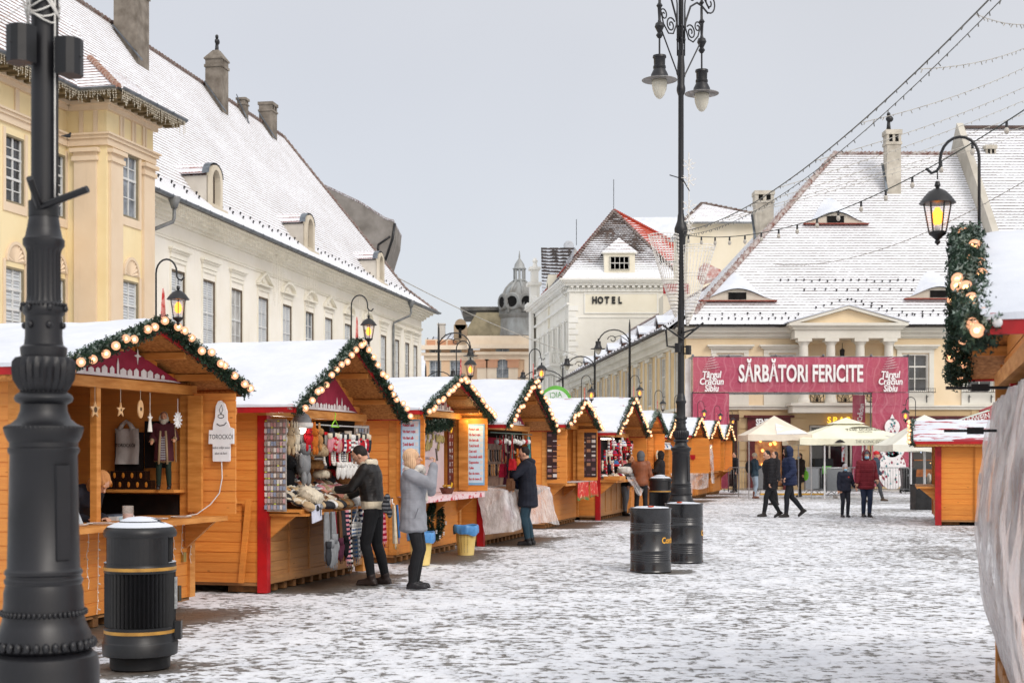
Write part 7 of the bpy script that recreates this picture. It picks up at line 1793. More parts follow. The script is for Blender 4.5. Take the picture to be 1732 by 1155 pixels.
def crate():
 Y = 50; g = thing('black_crate', 'black box draped in dark cloth at the left end of the right orange stall', 'crate', (X_(1568, 42), 42, 0)); b = MB(); b.box(-.42, -.3, .0, .3, .3, .72); b.build('box', plain('#1b1c1f', '#0f1012', .6, 6, bump=.2), g); l = MB(); l.box(-.45, -.33, .722, .33, .33, .75); l.build('lid', plain('#26282b', bump=0), g)
 h = thing('striped_cushions', 'row of round striped cushions leaning on the black box', 'cushions', (X_(1577, 42), 42, .76));
 for i in range(4): q = MB(); q.ell((.1*i-.1, 0, .15), (.045, .16, .17), 12, 8); q.build('cushion', plain('#d8d2c4', '#6d6459', .8, 1, (30, 1, 1), bump=0), h, True)
crate()
def disc_sign():
 Y = 45; g = thing('round_flag', 'round green and white advertising flag showing reversed writing above the stalls', 'flag', px(940, 680, Y)); k = Y/FPX; n = 32
 b = MB(); b.prism([(27*k*math.cos(2*math.pi*i/n), 0, 28*k*math.sin(2*math.pi*i/n)) for i in range(n)], (0, .02, 0), 0); b.prism([((-2+26*k/k)*0+24*k*math.cos(2*math.pi*i/n)-.02, -.004, 23*k*math.sin(2*math.pi*i/n)-.03) for i in range(n)], (0, -.01, 0), 1); b.tube([(0, .05, -3.2), (0, .05, .4)], .02, 6, 1); b.build('disc', [plain('#6cb84e', bump=0), plain('#dfe6e4', bump=0)], g)
 gm = plain('#5aa052', bump=0)
 for i, (s, w) in enumerate(((.26, 'AICI'), (.17, 'o nouă viață'), (.15, 'deschidem'))): text(w, s, gm, g, Matrix.Translation((.0, -.02, .22-.22*i)) @ Matrix.Rotation(R(-6), 4, 'Y'), ext=.001, mirror=True, sx=.8)
disc_sign()
# ------------------------------------------------------------------ swan-neck street lamps in the side street
def street_lamp(p, Y, ztop, reach, zl, label):
 g = thing('swan_neck_lamp', label, 'street lamp', (X_(p, Y), Y, 0), 0, 'swan-neck street lamps along the side street')
 b = MB(); b.lathe([(.16, 0), (.16, .5), (.1, .8), (.075, 1.5), (.06, ztop-.8), (.09, ztop-.75), (.06, ztop-.7), (.045, ztop), (.01, ztop+.3)], 10); b.build('pole', M_IRON, g, 'auto')
 s = 1 if reach > 0 else -1; L = abs(reach); a = MB(Matrix.Diagonal((s, 1, 1, 1)))
 P = [(0, 0, ztop-1.5)] + [(L*.5*(1-math.cos(t*math.pi/10)), 0, ztop-1.0+.75*math.sin(t*math.pi/10)+.0) for t in range(1, 10)] + [(L, 0, ztop-1.1)]
 a.tube(P, .035, 5); a.tube([(L*.55+.25*math.cos(t*.6)*(1-t/14), 0, ztop-.75+.22*math.sin(t*.6)*(1-t/14)) for t in range(12)], .022, 4); a.tube([(0, 0, ztop-.9), (L*.3, 0, ztop-.55), (L*.5, 0, ztop-.65)], .02, 4); a.build('swan_arm', M_IRON, g, True)
 l = MB(Matrix.Diagonal((s, 1, 1, 1)) @ T3(L, 0, zl)); l.lathe([(.03, .55), (.03, .42), (.14, .40), (.14, .22), (.2, .08), (.22, .05), (.38, .03), (.38, .0), (.2, 0)], 14); h = l.build('lamp_head', M_IRON, g, 'auto'); q = MB(Matrix.Diagonal((s, 1, 1, 1)) @ T3(L, 0, zl)); q.lathe([(.17, 0), (.16, -.1), (.09, -.24), (.01, -.3)], 12); q.build('glass_bowl', plain('#d8d5c9', bump=0), h, True)
street_lamp(1065, 73, 8.3, -1.62, 7.05, 'swan-neck lamp in front of the wing, tallest of the far lamps')
street_lamp(1006, 84, 7.7, -1.65, 6.9, 'swan-neck lamp second from the central post, before the wing eave')
street_lamp(952, 96, 7.6, -2.7, 6.8, 'swan-neck lamp before the hotel with lamp hanging left')
street_lamp(742, 76, 8.4, 1.7, 6.9, 'swan-neck lamp before the apricot building, taller of the left two')
street_lamp(720, 91, 7.2, 1.75, 6.6, 'swan-neck lamp beside the cream building corner, lower of the left two')
# ------------------------------------------------------------------ bare trees
def tree(p, Y, H, seed, label):
 g = thing('bare_tree', label, 'tree', (X_(p, Y), Y, 0), 0, 'bare winter trees in the side street')
 r = random.Random(seed); tr = MB(); br = MB()
 def grow(mb, a, d, L, rad, depth):
  P = [a]; rs = [rad]; q = Vector(a); dd = Vector(d)
  for i in range(4): dd = (dd+Vector((r.uniform(-.2, .2), r.uniform(-.2, .2), r.uniform(-.02, .16)))).normalized(); q = q+dd*L/4; P.append(tuple(q)); rs.append(rad*(1-.45*(i+1)/4))
  mb.tube(P, rs, 5 if depth < 2 else 3, cap=False)
  if depth < 5:
   for k in range(3 if depth else 5):
    nd = (dd+Vector((r.uniform(-1, 1), r.uniform(-1, 1), r.uniform(-.1, .7)))*.8).normalized(); t = r.choice((2, 3, 4)); grow(br, P[t], nd, L*r.uniform(.58, .8), rs[t]*.62, depth+1)
 grow(tr, (0, 0, 0), (0, 0, 1), H*.36, .13, 0)
 m = plain('#4d443f', '#332c29', .9, 5, bump=.2); tr.build('trunk', m, g, True); br.build('crown', m, g)
tree(1003, 88, 6.6, 1, 'bare dark tree with twisting limbs in front of the palace wing'); tree(1030, 92, 6.2, 2, 'bare tree just right of the twisting one before the wing')
tree(1050, 86, 5.0, 9, 'small bare tree nearest the palace wing'); tree(775, 84, 7.2, 3, 'bare tree left of the lit stall lantern before the apricot building'); tree(750, 90, 6.4, 4, 'bare tree beside the cream building corner'); tree(800, 88, 5.8, 7, 'thin bare tree right of the others before the apricot building')
# ------------------------------------------------------------------ overhead cables and festoon lights
def cables():
 m = plain('#7b7a76', '#55544f', .7, 9, bump=0, name='cable'); mw = plain('#bdb9b0', '#8e8a82', .6, 9, bump=0, name='fairy cable')
 A = Vector((2.64, 21.98, 5.08))
 def cat(a, b, sag, n=30): return [a.lerp(b, i/n)-Vector((0, 0, sag*4*(i/n)*(1-i/n))) for i in range(n+1)]
 far = Vector(px(1740, -70, 9.0)); fr = Vector(px(1800, 140, 12)); third = Vector(px(1760, 262, 20))
 def rope(name, a, b, sag, r, mat, label, bulbs=0, drops=0, seed=0, fade=1):
  g = link(name, None); g.location = a; tag(g, label, 'cable', 'cables and light strings over the square')
  P = [p-a for p in cat(a, b, sag)]; mb = MB(); mb.tube(P, r, 5)
  rr = random.Random(seed)
  if drops:
   L = sum((P[i+1]-P[i]).length for i in range(len(P)-1)); n = int(L*drops)
   for k in range(n):
    q = cat(Vector(), b-a, sag, n+1)[k+1] if False else (b-a)*((k+.5)/n)-Vector((0, 0, sag*4*((k+.5)/n)*(1-(k+.5)/n)))
    h = rr.uniform(.012, .035); mb.tube([q, q-Vector((rr.uniform(-.02, .02), 0, h))], .005, 3)
  mb.build('wire', mat, g)
  if bulbs:
   bm = MB(); bm.lathe([(.012, 0), (.014, -.05), (.014, -.055)], 6, mi=0); bm.ell((0, 0, -.085), (.024, .024, .034), 8, 6, 1); me = bm.mesh('bulb', [M_DARK, plain('#c9c3b8', '#a8a298', .25, 9, bump=0)], True)
   for k in range(bulbs):
    f = (k+.5)/bulbs; link('bulb', me, g, Matrix.Translation((b-a)*f-Vector((0, 0, sag*4*f*(1-f)))))
 rope('steel_cable', A, far, .35, .0065, m, 'thick cable climbing steeply from the central lamp post to the top right', drops=4)
 rope('steel_cable', A+Vector((.02, 0, -.06)), far+Vector((.02, 0, -.06)), .385, .004, m, 'thinner companion cable just beneath the steep thick cable', drops=5, seed=3)
 rope('festoon_cable', A+Vector((0, .02, -.05)), fr, .45, .006, plain('#4a4f48', bump=0), 'dark festoon cable with unlit bulbs crossing in front of the palace chimney', bulbs=17)
 rope('light_string', Vector(px(1310, 447, 40)), Vector(px(1760, 290, 24)), .5, .008, mw, 'thin light string crossing the palace roof lower down', drops=3)
 base = [A.lerp(far, t)-Vector((0, 0, .35*4*t*(1-t))) for t in (.12, .24, .36, .48, .60, .72, .84, .93)]
 ends = [(1800, 205), (1800, 190), (1800, 165), (1800, 140), (1800, 115), (1800, 78), (1800, 45), (1800, 14)]
 nm = ['lowest', 'second lowest', 'third lowest', 'fourth lowest', 'fourth highest', 'third highest', 'second highest', 'highest']
 for i, (a, e) in enumerate(zip(base, ends)):
  b = Vector(px(e[0], e[1], a.y+6)); rope('light_string', a, b, .04+.012*i, .0025+.0022*a.y/20, mw, f'thin unlit light string branching right from the thick cable, {nm[i]} one', drops=4, seed=i)
 # left-hand wire from the cream building to the hotel
 rope('light_string', Vector(px(600, 430, 86)), Vector(px(1140, 640, 120)), 1.2, .03, mw, 'pale wire sagging from the snowy roof across the sky to the hotel')
cables()
# ------------------------------------------------------------------ merchandise helpers
COL = {'grey': '#8b8d90', 'charcoal': '#37383c', 'black': '#18181a', 'cream': '#ddd2bd', 'white': '#e4e2de', 'red': '#b3202a', 'crimson': '#8d1730', 'pink': '#d6909a', 'salmon': '#cf8f80', 'orange': '#c8702c', 'brown': '#6d4a34', 'beige': '#bfa785', 'navy': '#262c48', 'blue': '#3f6ea5', 'teal': '#4f8f8f', 'purple': '#8a3b78', 'tan': '#b98a5a', 'mustard': '#cf9a3a', 'plum': '#542a3c'}
def cloth(c, knit=True, stripe=None):
 key = ('cl', c, knit, stripe)
 if key in MC: return MC[key]
 k = N('knit fabric'); v = k.coord('Object'); a = C(COL.get(c, c)); n = k.noise(v, 18, 4); col = k.mix(k.rng(n, .3, .7), tuple(q*.7 for q in a), a)
 if stripe:
  x, y, z = k.sep(v); f = k.math('FRACT', k.math('MULTIPLY', z, stripe[1])); g_ = k.math('FRACT', k.math('MULTIPLY', y, stripe[1]*1.3))
  col = k.mix(k.rng(f, .48, .52, 0, 1), col, C(COL[stripe[0]])); col = k.mix(k.rng(g_, .78, .8, 0, .7), col, C(COL[stripe[0]]))
 k.bump(k.noise(v, 160, 2), .4, .003); MC[key] = k.fin(col, .92, 0, .15); return MC[key]
def put(o, W, x, y, z, rz=0, rx=0, ry=0, s=1): o.matrix_world = W @ Matrix.Translation((x, y, z)) @ Euler((rx, ry, rz)).to_matrix().to_4x4() @ Matrix.Scale(s, 4); return o
PROTO = {}
def proto(kind):
 if kind in PROTO: return PROTO[kind]
 parts = []
 if kind == 'slipper':
  b = MB(); n = 10
  b.grid(lambda u, v: ((-.13+.26*u), (-.5+v)*(.085+.02*math.sin(u*3)), .012), 8, 2); b.prism([(.13*math.cos(a), .045*math.sin(a), 0) for a in [i*math.pi/7 for i in range(14)]], (0, 0, .02)); parts.append(('sole', b, False, 'sole'))
  u_ = MB(); u_.ell((.05, 0, .02), (.085, .05, .05), 12, 8); u_.ell((-.055, 0, .025), (.055, .045, .022), 10, 6); parts.append(('upper', u_, True, None))
  f = MB(); f.tube([(-.005+.0*i, .042*math.cos(i*math.pi/8), .03+.035*math.sin(i*math.pi/8)) for i in range(9)], .013, 6); parts.append(('trim', f, True, 'fur'))
 elif kind == 'mitten':
  b = MB(); b.ell((0, 0, -.11), (.02, .045, .075), 12, 8); b.ell((0, .048, -.075), (.015, .018, .035), 8, 6); parts.append(('palm', b, True, None))
  c = MB(); c.lathe([(.028, -.055), (.034, -.03), (.034, 0), (.026, 0)], 12); c.v = [(x*.6, y, z) for x, y, z in c.v]; parts.append(('cuff', c, True, 'fur'))
 elif kind == 'hat':
  b = MB(); b.lathe([(.10, 0), (.105, .04), (.095, .09), (.07, .13), (.03, .155), (.001, .16)], 18); parts.append(('crown', b, True, None))
  c = MB(); c.lathe([(.098, -.01), (.115, 0), (.118, .025), (.115, .045), (.10, .05)], 18); parts.append(('brim', c, True, 'fur'))
  p = MB(); rr = random.Random(1)
  for i in range(60):
   d = Vector((rr.gauss(0, 1), rr.gauss(0, 1), rr.gauss(0, 1))).normalized(); s_ = d.orthogonal().normalized()*.012; q = Vector((0, 0, .185)); p.add([q-s_, q+s_, q+d*.045], [(0, 1, 2)])
  p.ell((0, 0, .185), .034, 10, 8); parts.append(('pompom', p, False, 'fur'))
 elif kind == 'furhat':
  b = MB(); rr = random.Random(2); b.lathe([(.10, .0), (.135, .02), (.14, .07), (.12, .10), (.09, .12), (.001, .125)], 20); b.v = [(x*(1+rr.uniform(-.05, .05)), y*(1+rr.uniform(-.05, .05)), z+rr.uniform(-.008, .008)) for x, y, z in b.v]
  for i in range(260):
   a = rr.random()*6.28; z = rr.uniform(.0, .11); q = Vector((.125*math.cos(a), .125*math.sin(a), z)); d = Vector((math.cos(a), math.sin(a), rr.uniform(-.6, .6))); s_ = Vector((-math.sin(a), math.cos(a), 0))*.006; b.add([q-s_, q+s_, q+d*.035], [(0, 1, 2)])
  parts.append(('crown', b, True, None))
 elif kind == 'sock':
  b = MB(); b.tube([(0, 0, 0), (0, 0, -.16), (0, .01, -.2), (0, .05, -.23), (0, .09, -.235)], [.028, .028, .03, .028, .018], 10, flat=.45); parts.append(('knit', b, True, None)); c = MB(); c.lathe([(.032, -.04), (.034, 0), (.028, 0)], 10); c.v = [(x*.5, y, z) for x, y, z in c.v]; parts.append(('cuff', c, True, 'fur'))
 elif kind == 'bag':
  b = MB(); b.hexa([(-.04, -.13, -.2), (.04, -.13, -.2), (.04, .13, -.2), (-.04, .13, -.2), (-.03, -.11, .0), (.03, -.11, .0), (.03, .11, .0), (-.03, .11, .0)]); b.box(.041, -.1, -.17, .055, .1, -.04); parts.append(('pouch', b, False, None))
  c = MB(); c.tube([(0, -.11, -.02), (0, -.06, .2), (0, 0, .42), (0, .06, .2), (0, .11, -.02)], .008, 5); parts.append(('strap', c, True, None))
 elif kind == 'plush':
  b = MB(); b.ell((0, 0, -.16), (.05, .055, .08), 12, 8); b.ell((.01, 0, -.05), (.05, .05, .05), 12, 8);
  for s_ in (-1, 1): b.ell((0, s_*.03, .02), (.012, .018, .05), 8, 6); b.ell((.01, s_*.06, -.13), (.018, .02, .05), 8, 6); b.ell((.02, s_*.035, -.25), (.022, .022, .05), 8, 6)
  parts.append(('body', b, True, None)); e = MB(); [e.ell((.055, s_*.018, -.045), .006, 6, 4) for s_ in (-1, 1)]; e.ell((.06, 0, -.06), .007, 6, 4); parts.append(('eyes', e, True, 'sole'))
 PROTO[kind] = parts; return parts
MESH = {}
def item(kind, color, W, loc, label, cat, group, rz=0, rx=0, ry=0, s=1, fur='white', stripe=None):
 o = link({'furhat': 'fur_hat', 'bag': 'handbag', 'plush': 'plush_animal', 'hat': 'bobble_hat'}.get(kind, kind), None)
 put(o, W, *loc, rz, rx, ry, s); tag(o, label, cat, group)
 for nm, mb, sm, role in proto(kind):
  key = (kind, nm, color if role is None else (fur if role == 'fur' else 'k'), stripe)
  if key not in MESH: MESH[key] = mb.mesh(nm, cloth(color, stripe=stripe) if role is None else (cloth(fur) if role == 'fur' else cloth('charcoal')), sm)
  link(nm, MESH[key], o)
 return o
def scarf(color, W, loc, w, L, label, group, stripe=None, fringe=True, rz=0, seed=0, gather=.0):
 r = random.Random(seed); mb = MB(); ph = r.random()*6
 def f(u, v): s = 1-gather*(1-abs(v-1)) if False else 1-gather*math.exp(-((v)/.25)**2); return (.012*math.sin(u*14+ph)*(1+v)+.02*v, (-.5+u)*w*s, -L*v)
 mb.grid(f, 14, 14); mb.grid(lambda u, v: (f(u, v)[0]-.014, f(u, v)[1], f(u, v)[2]), 14, 14)
 if fringe:
  for i in range(int(w/.012)): y = -w/2+.012*i+.004; mb.tube([(f(i*.012/w, 1)[0], y, -L), (f(i*.012/w, 1)[0]+r.uniform(-.01, .01), y+r.uniform(-.01, .01), -L-.08)], .003, 3)
 o = mb.build('scarf', cloth(color, stripe=stripe), None, True); put(o, W, *loc, rz); return tag(o, label, 'scarf', group)
def trinket_board(W, M, w, h, n1, n2, label, seed):
 g = link('keyring_board', None); g.matrix_world = W @ M; tag(g, label, 'souvenir board', 'keyring boards on the second stall')
 b = MB(); b.box(-w/2, 0, 0, w/2, .015, h); b.build('board', plain('#b5aca4', '#8f8580', .6, 30, bump=.3), g); r = random.Random(seed)
 pal = [plain(c, bump=0, rough=.3) for c in ('#d8d4ce', '#b9aeb0', '#8f9bb0', '#c7a0a0', '#9a8f86')]
 kb = []
 for p in pal:
  q = MB(); q.box(-.015, -.012, -.062, .015, -.004, -.012, 0); q.tube([(0, -.008, -.012), (0, -.008, 0)], .003, 4, 1); q.box(-.012, -.006, -.004, .012, -.002, .012, 2 if p == pal[1] else 1); kb.append(q.mesh('keyring', [p, plain('#a9a9ad', metal=.8, rough=.3, bump=0), plain('#d8e04a', bump=0)]))
 k = 0
 for j in range(n2):
  for i in range(n1):
   if k >= 100: break
   o = link('keyring', r.choice(kb), g, Matrix.Translation((-w/2+w*(i+.5)/n1, -.002-r.random()*.01, h-.03-(h-.04)*j/n2))); k += 1
 return g
def s2():
 g, W = ST[1]; h = 1.65
 # keyring boards on the opened side leaves
 trinket_board(W, T3(.14, -h-.02, .96), .27, 1.08, 7, 14, 'tall board covered with silver keyrings on the near corner of the second stall', 1)
 trinket_board(W, T3(.02, h-.10, 1.28) @ Matrix.Rotation(R(60), 4, 'Z'), .26, .75, 5, 9, 'shorter board of silver keyrings behind the man in leather jacket', 2)
 r = random.Random(12); ext = MB(); ext.box(.0, -h+.05, .90, .50, h-.05, .93); ext.build('display_table', M_BEAM, g)
 # heaps of slippers in sloping rows
 cols = ['charcoal', 'cream', 'beige', 'grey', 'white', 'tan', 'pink', 'red', 'brown', 'navy', 'salmon']
 for i in range(20):
  for j in range(6):
   c = r.choice(cols if i > 5 else ['charcoal', 'charcoal', 'cream', 'beige', 'tan', 'grey']); y = -1.48+i*.125+r.uniform(-.03, .03); x = .42-j*.15; z = .99+.055*j+r.uniform(0, .03)
   item('slipper', c, W, (x, y, z), f'{c} slipper in the heap on the second stall counter', 'slipper', f'{c} slippers on the second stall', rz=r.uniform(-.5, .5), rx=r.uniform(-.2, .2), ry=.25, s=r.uniform(.95, 1.15), fur=r.choice(['white', 'cream', 'beige']))
 item('furhat', 'cream', W, (.38, -1.25, 1.08), 'cream ear-flap hat with red embroidery at the near end of the slippers', 'hat', None, ry=.5, s=1.15, fur='white')
 b = MB(); b.ell((0, 0, 0), (.006, .055, .025), 12, 6); o = b.build('embroidered_patch', cloth('red'), None, True); put(o, W, .525, -1.20, 1.10, ry=.2); tag(o, 'oval red embroidered patch on the cream ear-flap hat', 'patch')
 # row of keyring trays at the middle
 for i in range(26):
  y = .55+i*.04; c = r.choice(['black', 'red', 'crimson', 'charcoal', 'white']); item('sock', c, W, (.42+r.uniform(-.02, .05), y, 1.03), f'{c} trinket pouch dangling over the middle of the counter edge', 'pouch', f'{c} pouches at the counter edge', s=.4, rz=r.uniform(-1, 1), fur='charcoal')
 item('furhat', 'tan', W, (.0, 1.0, 1.22), 'tan fur hat lying near the man in leather jacket', 'hat', None, s=1.1); item('hat', 'orange', W, (.12, 1.2, 1.12), 'orange knitted hat with brown bobble under the man\'s hands', 'hat', None, rx=1.2, fur='brown'); item('hat', 'purple', W, (-.1, 1.3, 1.18), 'magenta knitted hat with grey bobble at the far end of the counter', 'hat', None, fur='grey', rx=.4); item('furhat', 'charcoal', W, (-.2, .75, 1.22), 'dark fur hat behind the tan one', 'hat', None)
 # hanging row: plush animals, mittens, socks
 rail = MB(); rail.tube([(.1, -h+.1, 2.0), (.1, h-.1, 2.0)], .008, 5); rail.tube([(-.2, -h+.1, 1.72), (-.2, h-.1, 1.72)], .008, 5); rail.build('hanging_rail', M_WHITE, g)
 seqA = [('plush', 'white'), ('plush', 'beige'), ('plush', 'cream'), ('hat', 'grey'), ('plush', 'red'), ('plush', 'orange'), ('plush', 'tan')]
 for i, (k, c) in enumerate(seqA): item(k, c, W, (.12, -1.40+i*.19, 1.96), f'{c} {"plush toy" if k == "plush" else "bobble hat"} hanging under the beam of the second stall, number {i+1} from the left' if False else f'{c} {"plush toy" if k == "plush" else "bobble hat"} hanging under the second stall beam', 'plush toy' if k == 'plush' else 'hat', None, s=1.0+.15*(i % 2), rz=r.uniform(-.4, .4))
 for i in range(2): item('plush', 'white', W, (.05, -1.52+.02*i, 1.66-.34*i), ('upper' if not i else 'lower')+' white fluffy toy dangling beside the keyring board', 'plush toy', None, s=1.25)
 mc = ['pink', 'pink', 'cream', 'pink', 'salmon', 'crimson', 'navy', 'red', 'white', 'black', 'red', 'grey', 'pink', 'charcoal', 'red', 'white', 'crimson', 'charcoal']
 for i, c in enumerate(mc): item('mitten', c, W, (.20, -.10+i*.085, 1.90+r.uniform(-.02, .02)), f'{c} mitten in the upper hanging row of the second stall', 'mitten', f'{c} mittens in the upper row', s=1.35, rz=r.uniform(-.3, .3), fur=r.choice(['cream', 'white', 'charcoal']), stripe=r.choice([None, ('white', 22), ('red', 20)]))
 for i in range(17):
  c = r.choice(['charcoal', 'black', 'cream', 'grey', 'red', 'navy', 'white']); item('sock', c, W, (.14, -.15+i*.09, 1.72), f'{c} patterned sock in the middle hanging row of the second stall', 'sock', f'{c} socks in the middle row', s=.95, rz=r.uniform(-.4, .4), fur=r.choice(['white', 'cream', 'charcoal', 'red']), stripe=r.choice([('white', 30), ('red', 26), None]))
 for i in range(9): item('mitten', r.choice(['white']), W, (.18, .25+i*.13, 1.52), 'fluffy white-cuffed mitten in the lowest hanging row of the second stall', 'mitten', 'white mittens in the lowest row', s=1.2, rz=r.uniform(-.5, .5), rx=r.uniform(-.3, .3))
 b = MB(); b.tube([(0, -.13, 0), (0, 0, .09), (0, .13, 0), (0, -.13, 0)], .008, 6); b.tube([(0, 0, .09), (0, 0, .13), (0, .025, .16), (0, .0, .18)], .006, 5); o = b.build('coat_hanger', plain('#9be03c', bump=0), None, True); put(o, W, .22, .02, 1.98); tag(o, 'bright green plastic coat hanger above the pink mittens', 'coat hanger')
 for i in range(34):
  c = r.choice(['cream', 'black', 'grey', 'charcoal', 'red', 'tan', 'white', 'brown', 'navy']); kd = r.choice(['mitten', 'hat', 'sock', 'furhat', 'plush']); nm = {'hat': 'bobble hat', 'furhat': 'fur hat', 'plush': 'plush toy'}.get(kd, kd)
  item(kd, c, W, (-.12-.2*r.random(), -1.5+.095*i, 1.93-.26*(i % 3)-(.1 if 'hat' in kd else 0)), f'{c} {nm} hanging in the deeper rows of the second stall', nm, f'{c} {nm}s in the deeper rows', s=1.3 if kd in ('mitten', 'plush') else 1.0, rz=r.uniform(-.5, .5), fur=r.choice(['white', 'cream', 'charcoal', 'red']))
 # racks and fur hats inside
 st_ = MB(); st_.tube([(0, 0, 0), (0, 0, .75)], .03, 6);
 for i in range(6): st_.tube([(0, 0, .72), (.22*math.cos(i), .22*math.sin(i), .62)], .006, 4)
 o = st_.build('hat_stand', M_BEAM, None, True); put(o, W, -.15, .15, 1.0); tag(o, 'wooden hat stand in the middle of the second stall', 'hat stand')
 for (c, y, z, x, s) in (('beige', -.15, 1.60, .02, 1.25), ('tan', .0, 1.44, -.05, .9), ('cream', .1, 1.32, .0, .8), ('black', -.55, 1.38, -.3, 1.6), ('black', .9, 1.42, -.25, 1.6), ('grey', .55, 1.40, -.3, 1.4), ('charcoal', 1.25, 1.36, -.3, 1.5), ('black', -.30, 1.8, -.25, 1.5), ('charcoal', .2, 1.72, -.4, 1.4)):
  item('furhat', c, W, (x, y, z), f'{c} fur hat {"high" if z > 1.55 else "low"} in the dark middle of the second stall, {"left" if y < 0 else "right"} half', 'hat', f'{c} fur hats inside the second stall', s=s)
 item('plush', 'grey', W, (.05, -.62, 1.80), 'large fox-faced fur hat hanging in the left half of the second stall', 'plush toy', None, s=1.9); item('plush', 'black', W, (-.1, -.78, 1.62), 'black fur toy behind the fox-faced hat', 'plush toy', None, s=1.9)
 b = MB(); b.box(-1.9, h-.05, .95, -.05, h-.035, 2.1); b.box(-1.95, -h+.1, .95, -1.9, h-.05, 2.1); b.build('shade_back_panel', plain('#221b1a', '#15100f', .9), g)  # added dark panels that give the stall interior its shade by colour
 for i in range(22):
  c = r.choice(['black', 'charcoal', 'grey', 'brown', 'beige', 'red', 'cream', 'plum']); kd = 'furhat' if i % 3 else 'mitten'
  item(kd, c, W, (-.18-.26*(i % 6)+r.uniform(-.05, .05), h-.2, 1.95-.24*(i//6)-(.1 if kd == 'furhat' else 0)), f'{c} {"fur hat" if i % 3 else "mitten"} against the dark far wall of the second stall', 'hat' if i % 3 else 'mitten', f'{c} {"hats" if i % 3 else "mittens"} on the far wall', s=1.1 if kd == 'furhat' else 1.7, rz=-1.57)
 # scarves and gloves hanging from the front edge
 spec = [('grey', -1.02, .13, .62, None), ('grey', -.90, .16, .66, None), ('crimson', -.78, .06, .55, None), ('brown', -.68, .10, .6, None), ('charcoal', -.52, .16, .45, None), ('navy', -.40, .10, .66, ('pink', 18)), ('black', -.27, .10, .72, ('white', 16)), ('blue', -.15, .10, .62, ('grey', 20)), ('charcoal', -.03, .09, .66, ('white', 18)), ('white', .08, .10, .52, ('navy', 14)), ('crimson', .19, .13, .58, ('white', 9)), ('salmon', .48, .26, .50, None), ('orange', .66, .08, .46, None), ('grey', .74, .07, .46, None), ('navy', .82, .07, .48, None), ('pink', .92, .12, .50, ('crimson', 14)), ('mustard', 1.45, .07, .55, None), ('cream', 1.38, .05, .55, None), ('blue', 1.55, .08, .48, None)]
 for i, (c, y, w, L, st2) in enumerate(spec): scarf(c, W, (.53+.02*(i % 2), y, .93), w, L*.95, f'{c} {"patterned " if st2 else ""}scarf hanging from the second stall counter, {"near" if y < 0 else "far"} half', 'scarves hanging from the second stall', st2, seed=i, gather=.25)
 for i, (c, y, z, s) in enumerate((('grey', -1.0, .60, 1.9), ('grey', -.9, .66, 2.1), ('plum', -.68, .60, 1.6), ('black', -.5, .62, 1.5), ('charcoal', -1.08, .58, 1.6))): item('mitten', c, W, (.57, y, z), f'long {c} fur mitten hanging low at the near end of the second stall', 'mitten', f'{c} fur mittens low on the second stall', s=s, fur=c)
 for i in range(5): item('mitten', ('blue', 'blue', 'grey', 'blue', 'grey')[i], W, (.60, -.34+i*.065, .76), f'small {("blue", "blue", "grey", "blue", "grey")[i]} glove clipped on the white hanger', 'glove', 'small gloves on the white hanger', s=.9, stripe=('white', 20))
 b = MB(); b.tube([(0, -.15, 0), (0, 0, .13), (0, .15, 0), (0, -.15, 0)], .007, 6); b.tube([(0, 0, .13), (0, 0, .17), (0, .02, .19), (0, 0, .21)], .005, 5); o = b.build('coat_hanger', M_WHITE, None, True); put(o, W, .60, -.2, .77); tag(o, 'white triangular coat hanger on the front of the second stall', 'coat hanger')
 for i, (y, z) in enumerate(((.30, .86), (.36, .74))):
  b = MB(); b.lathe([(.01, .06), (.035, .04), (.045, 0), (.06, -.12), (.055, -.13)], 14); o = b.build('tassel', cloth('red')); put(o, W, .58, y, z); tag(o, f'{("upper", "lower")[i]} big red tassel on the front of the second stall', 'tassel')
 b = MB(); b.box(-.004, -.15, -.10, .004, .15, .10, 0); b.box(.005, .10, -.05, .008, .12, .05, 1); o = b.build('white_card', [plain('#d3d6e4', bump=0), M_DARK]); put(o, W, .53, -1.36, .93, rx=.12); tag(o, 'blank white card with black clip on the near end of the second stall', 'card')
 # lit lamp inside
 l = MB(); l.ell((0, 0, 0), (.045, .045, .05), 12, 8); o = l.build('light_bulb', emis('#fff0dc', 14), None, True); put(o, W, .12, -.82, 1.93); tag(o, 'bright white bulb shining among the hanging toys of the second stall', 'light bulb')
 for (x, y, z, e_) in ((-.3, -.6, 1.98, 9), (-.3, .7, 1.98, 6)):
  ld = bpy.data.lights.new('stall_lamp', 'POINT'); ld.energy = e_; ld.color = (1, .86, .7); ld.shadow_soft_size = .06; lo = link('stall_lamp', ld); lo.matrix_world = W @ Matrix.Translation((x, y, z)); tag(lo, 'lamp glow inside the second stall', 'lamp')
s2()
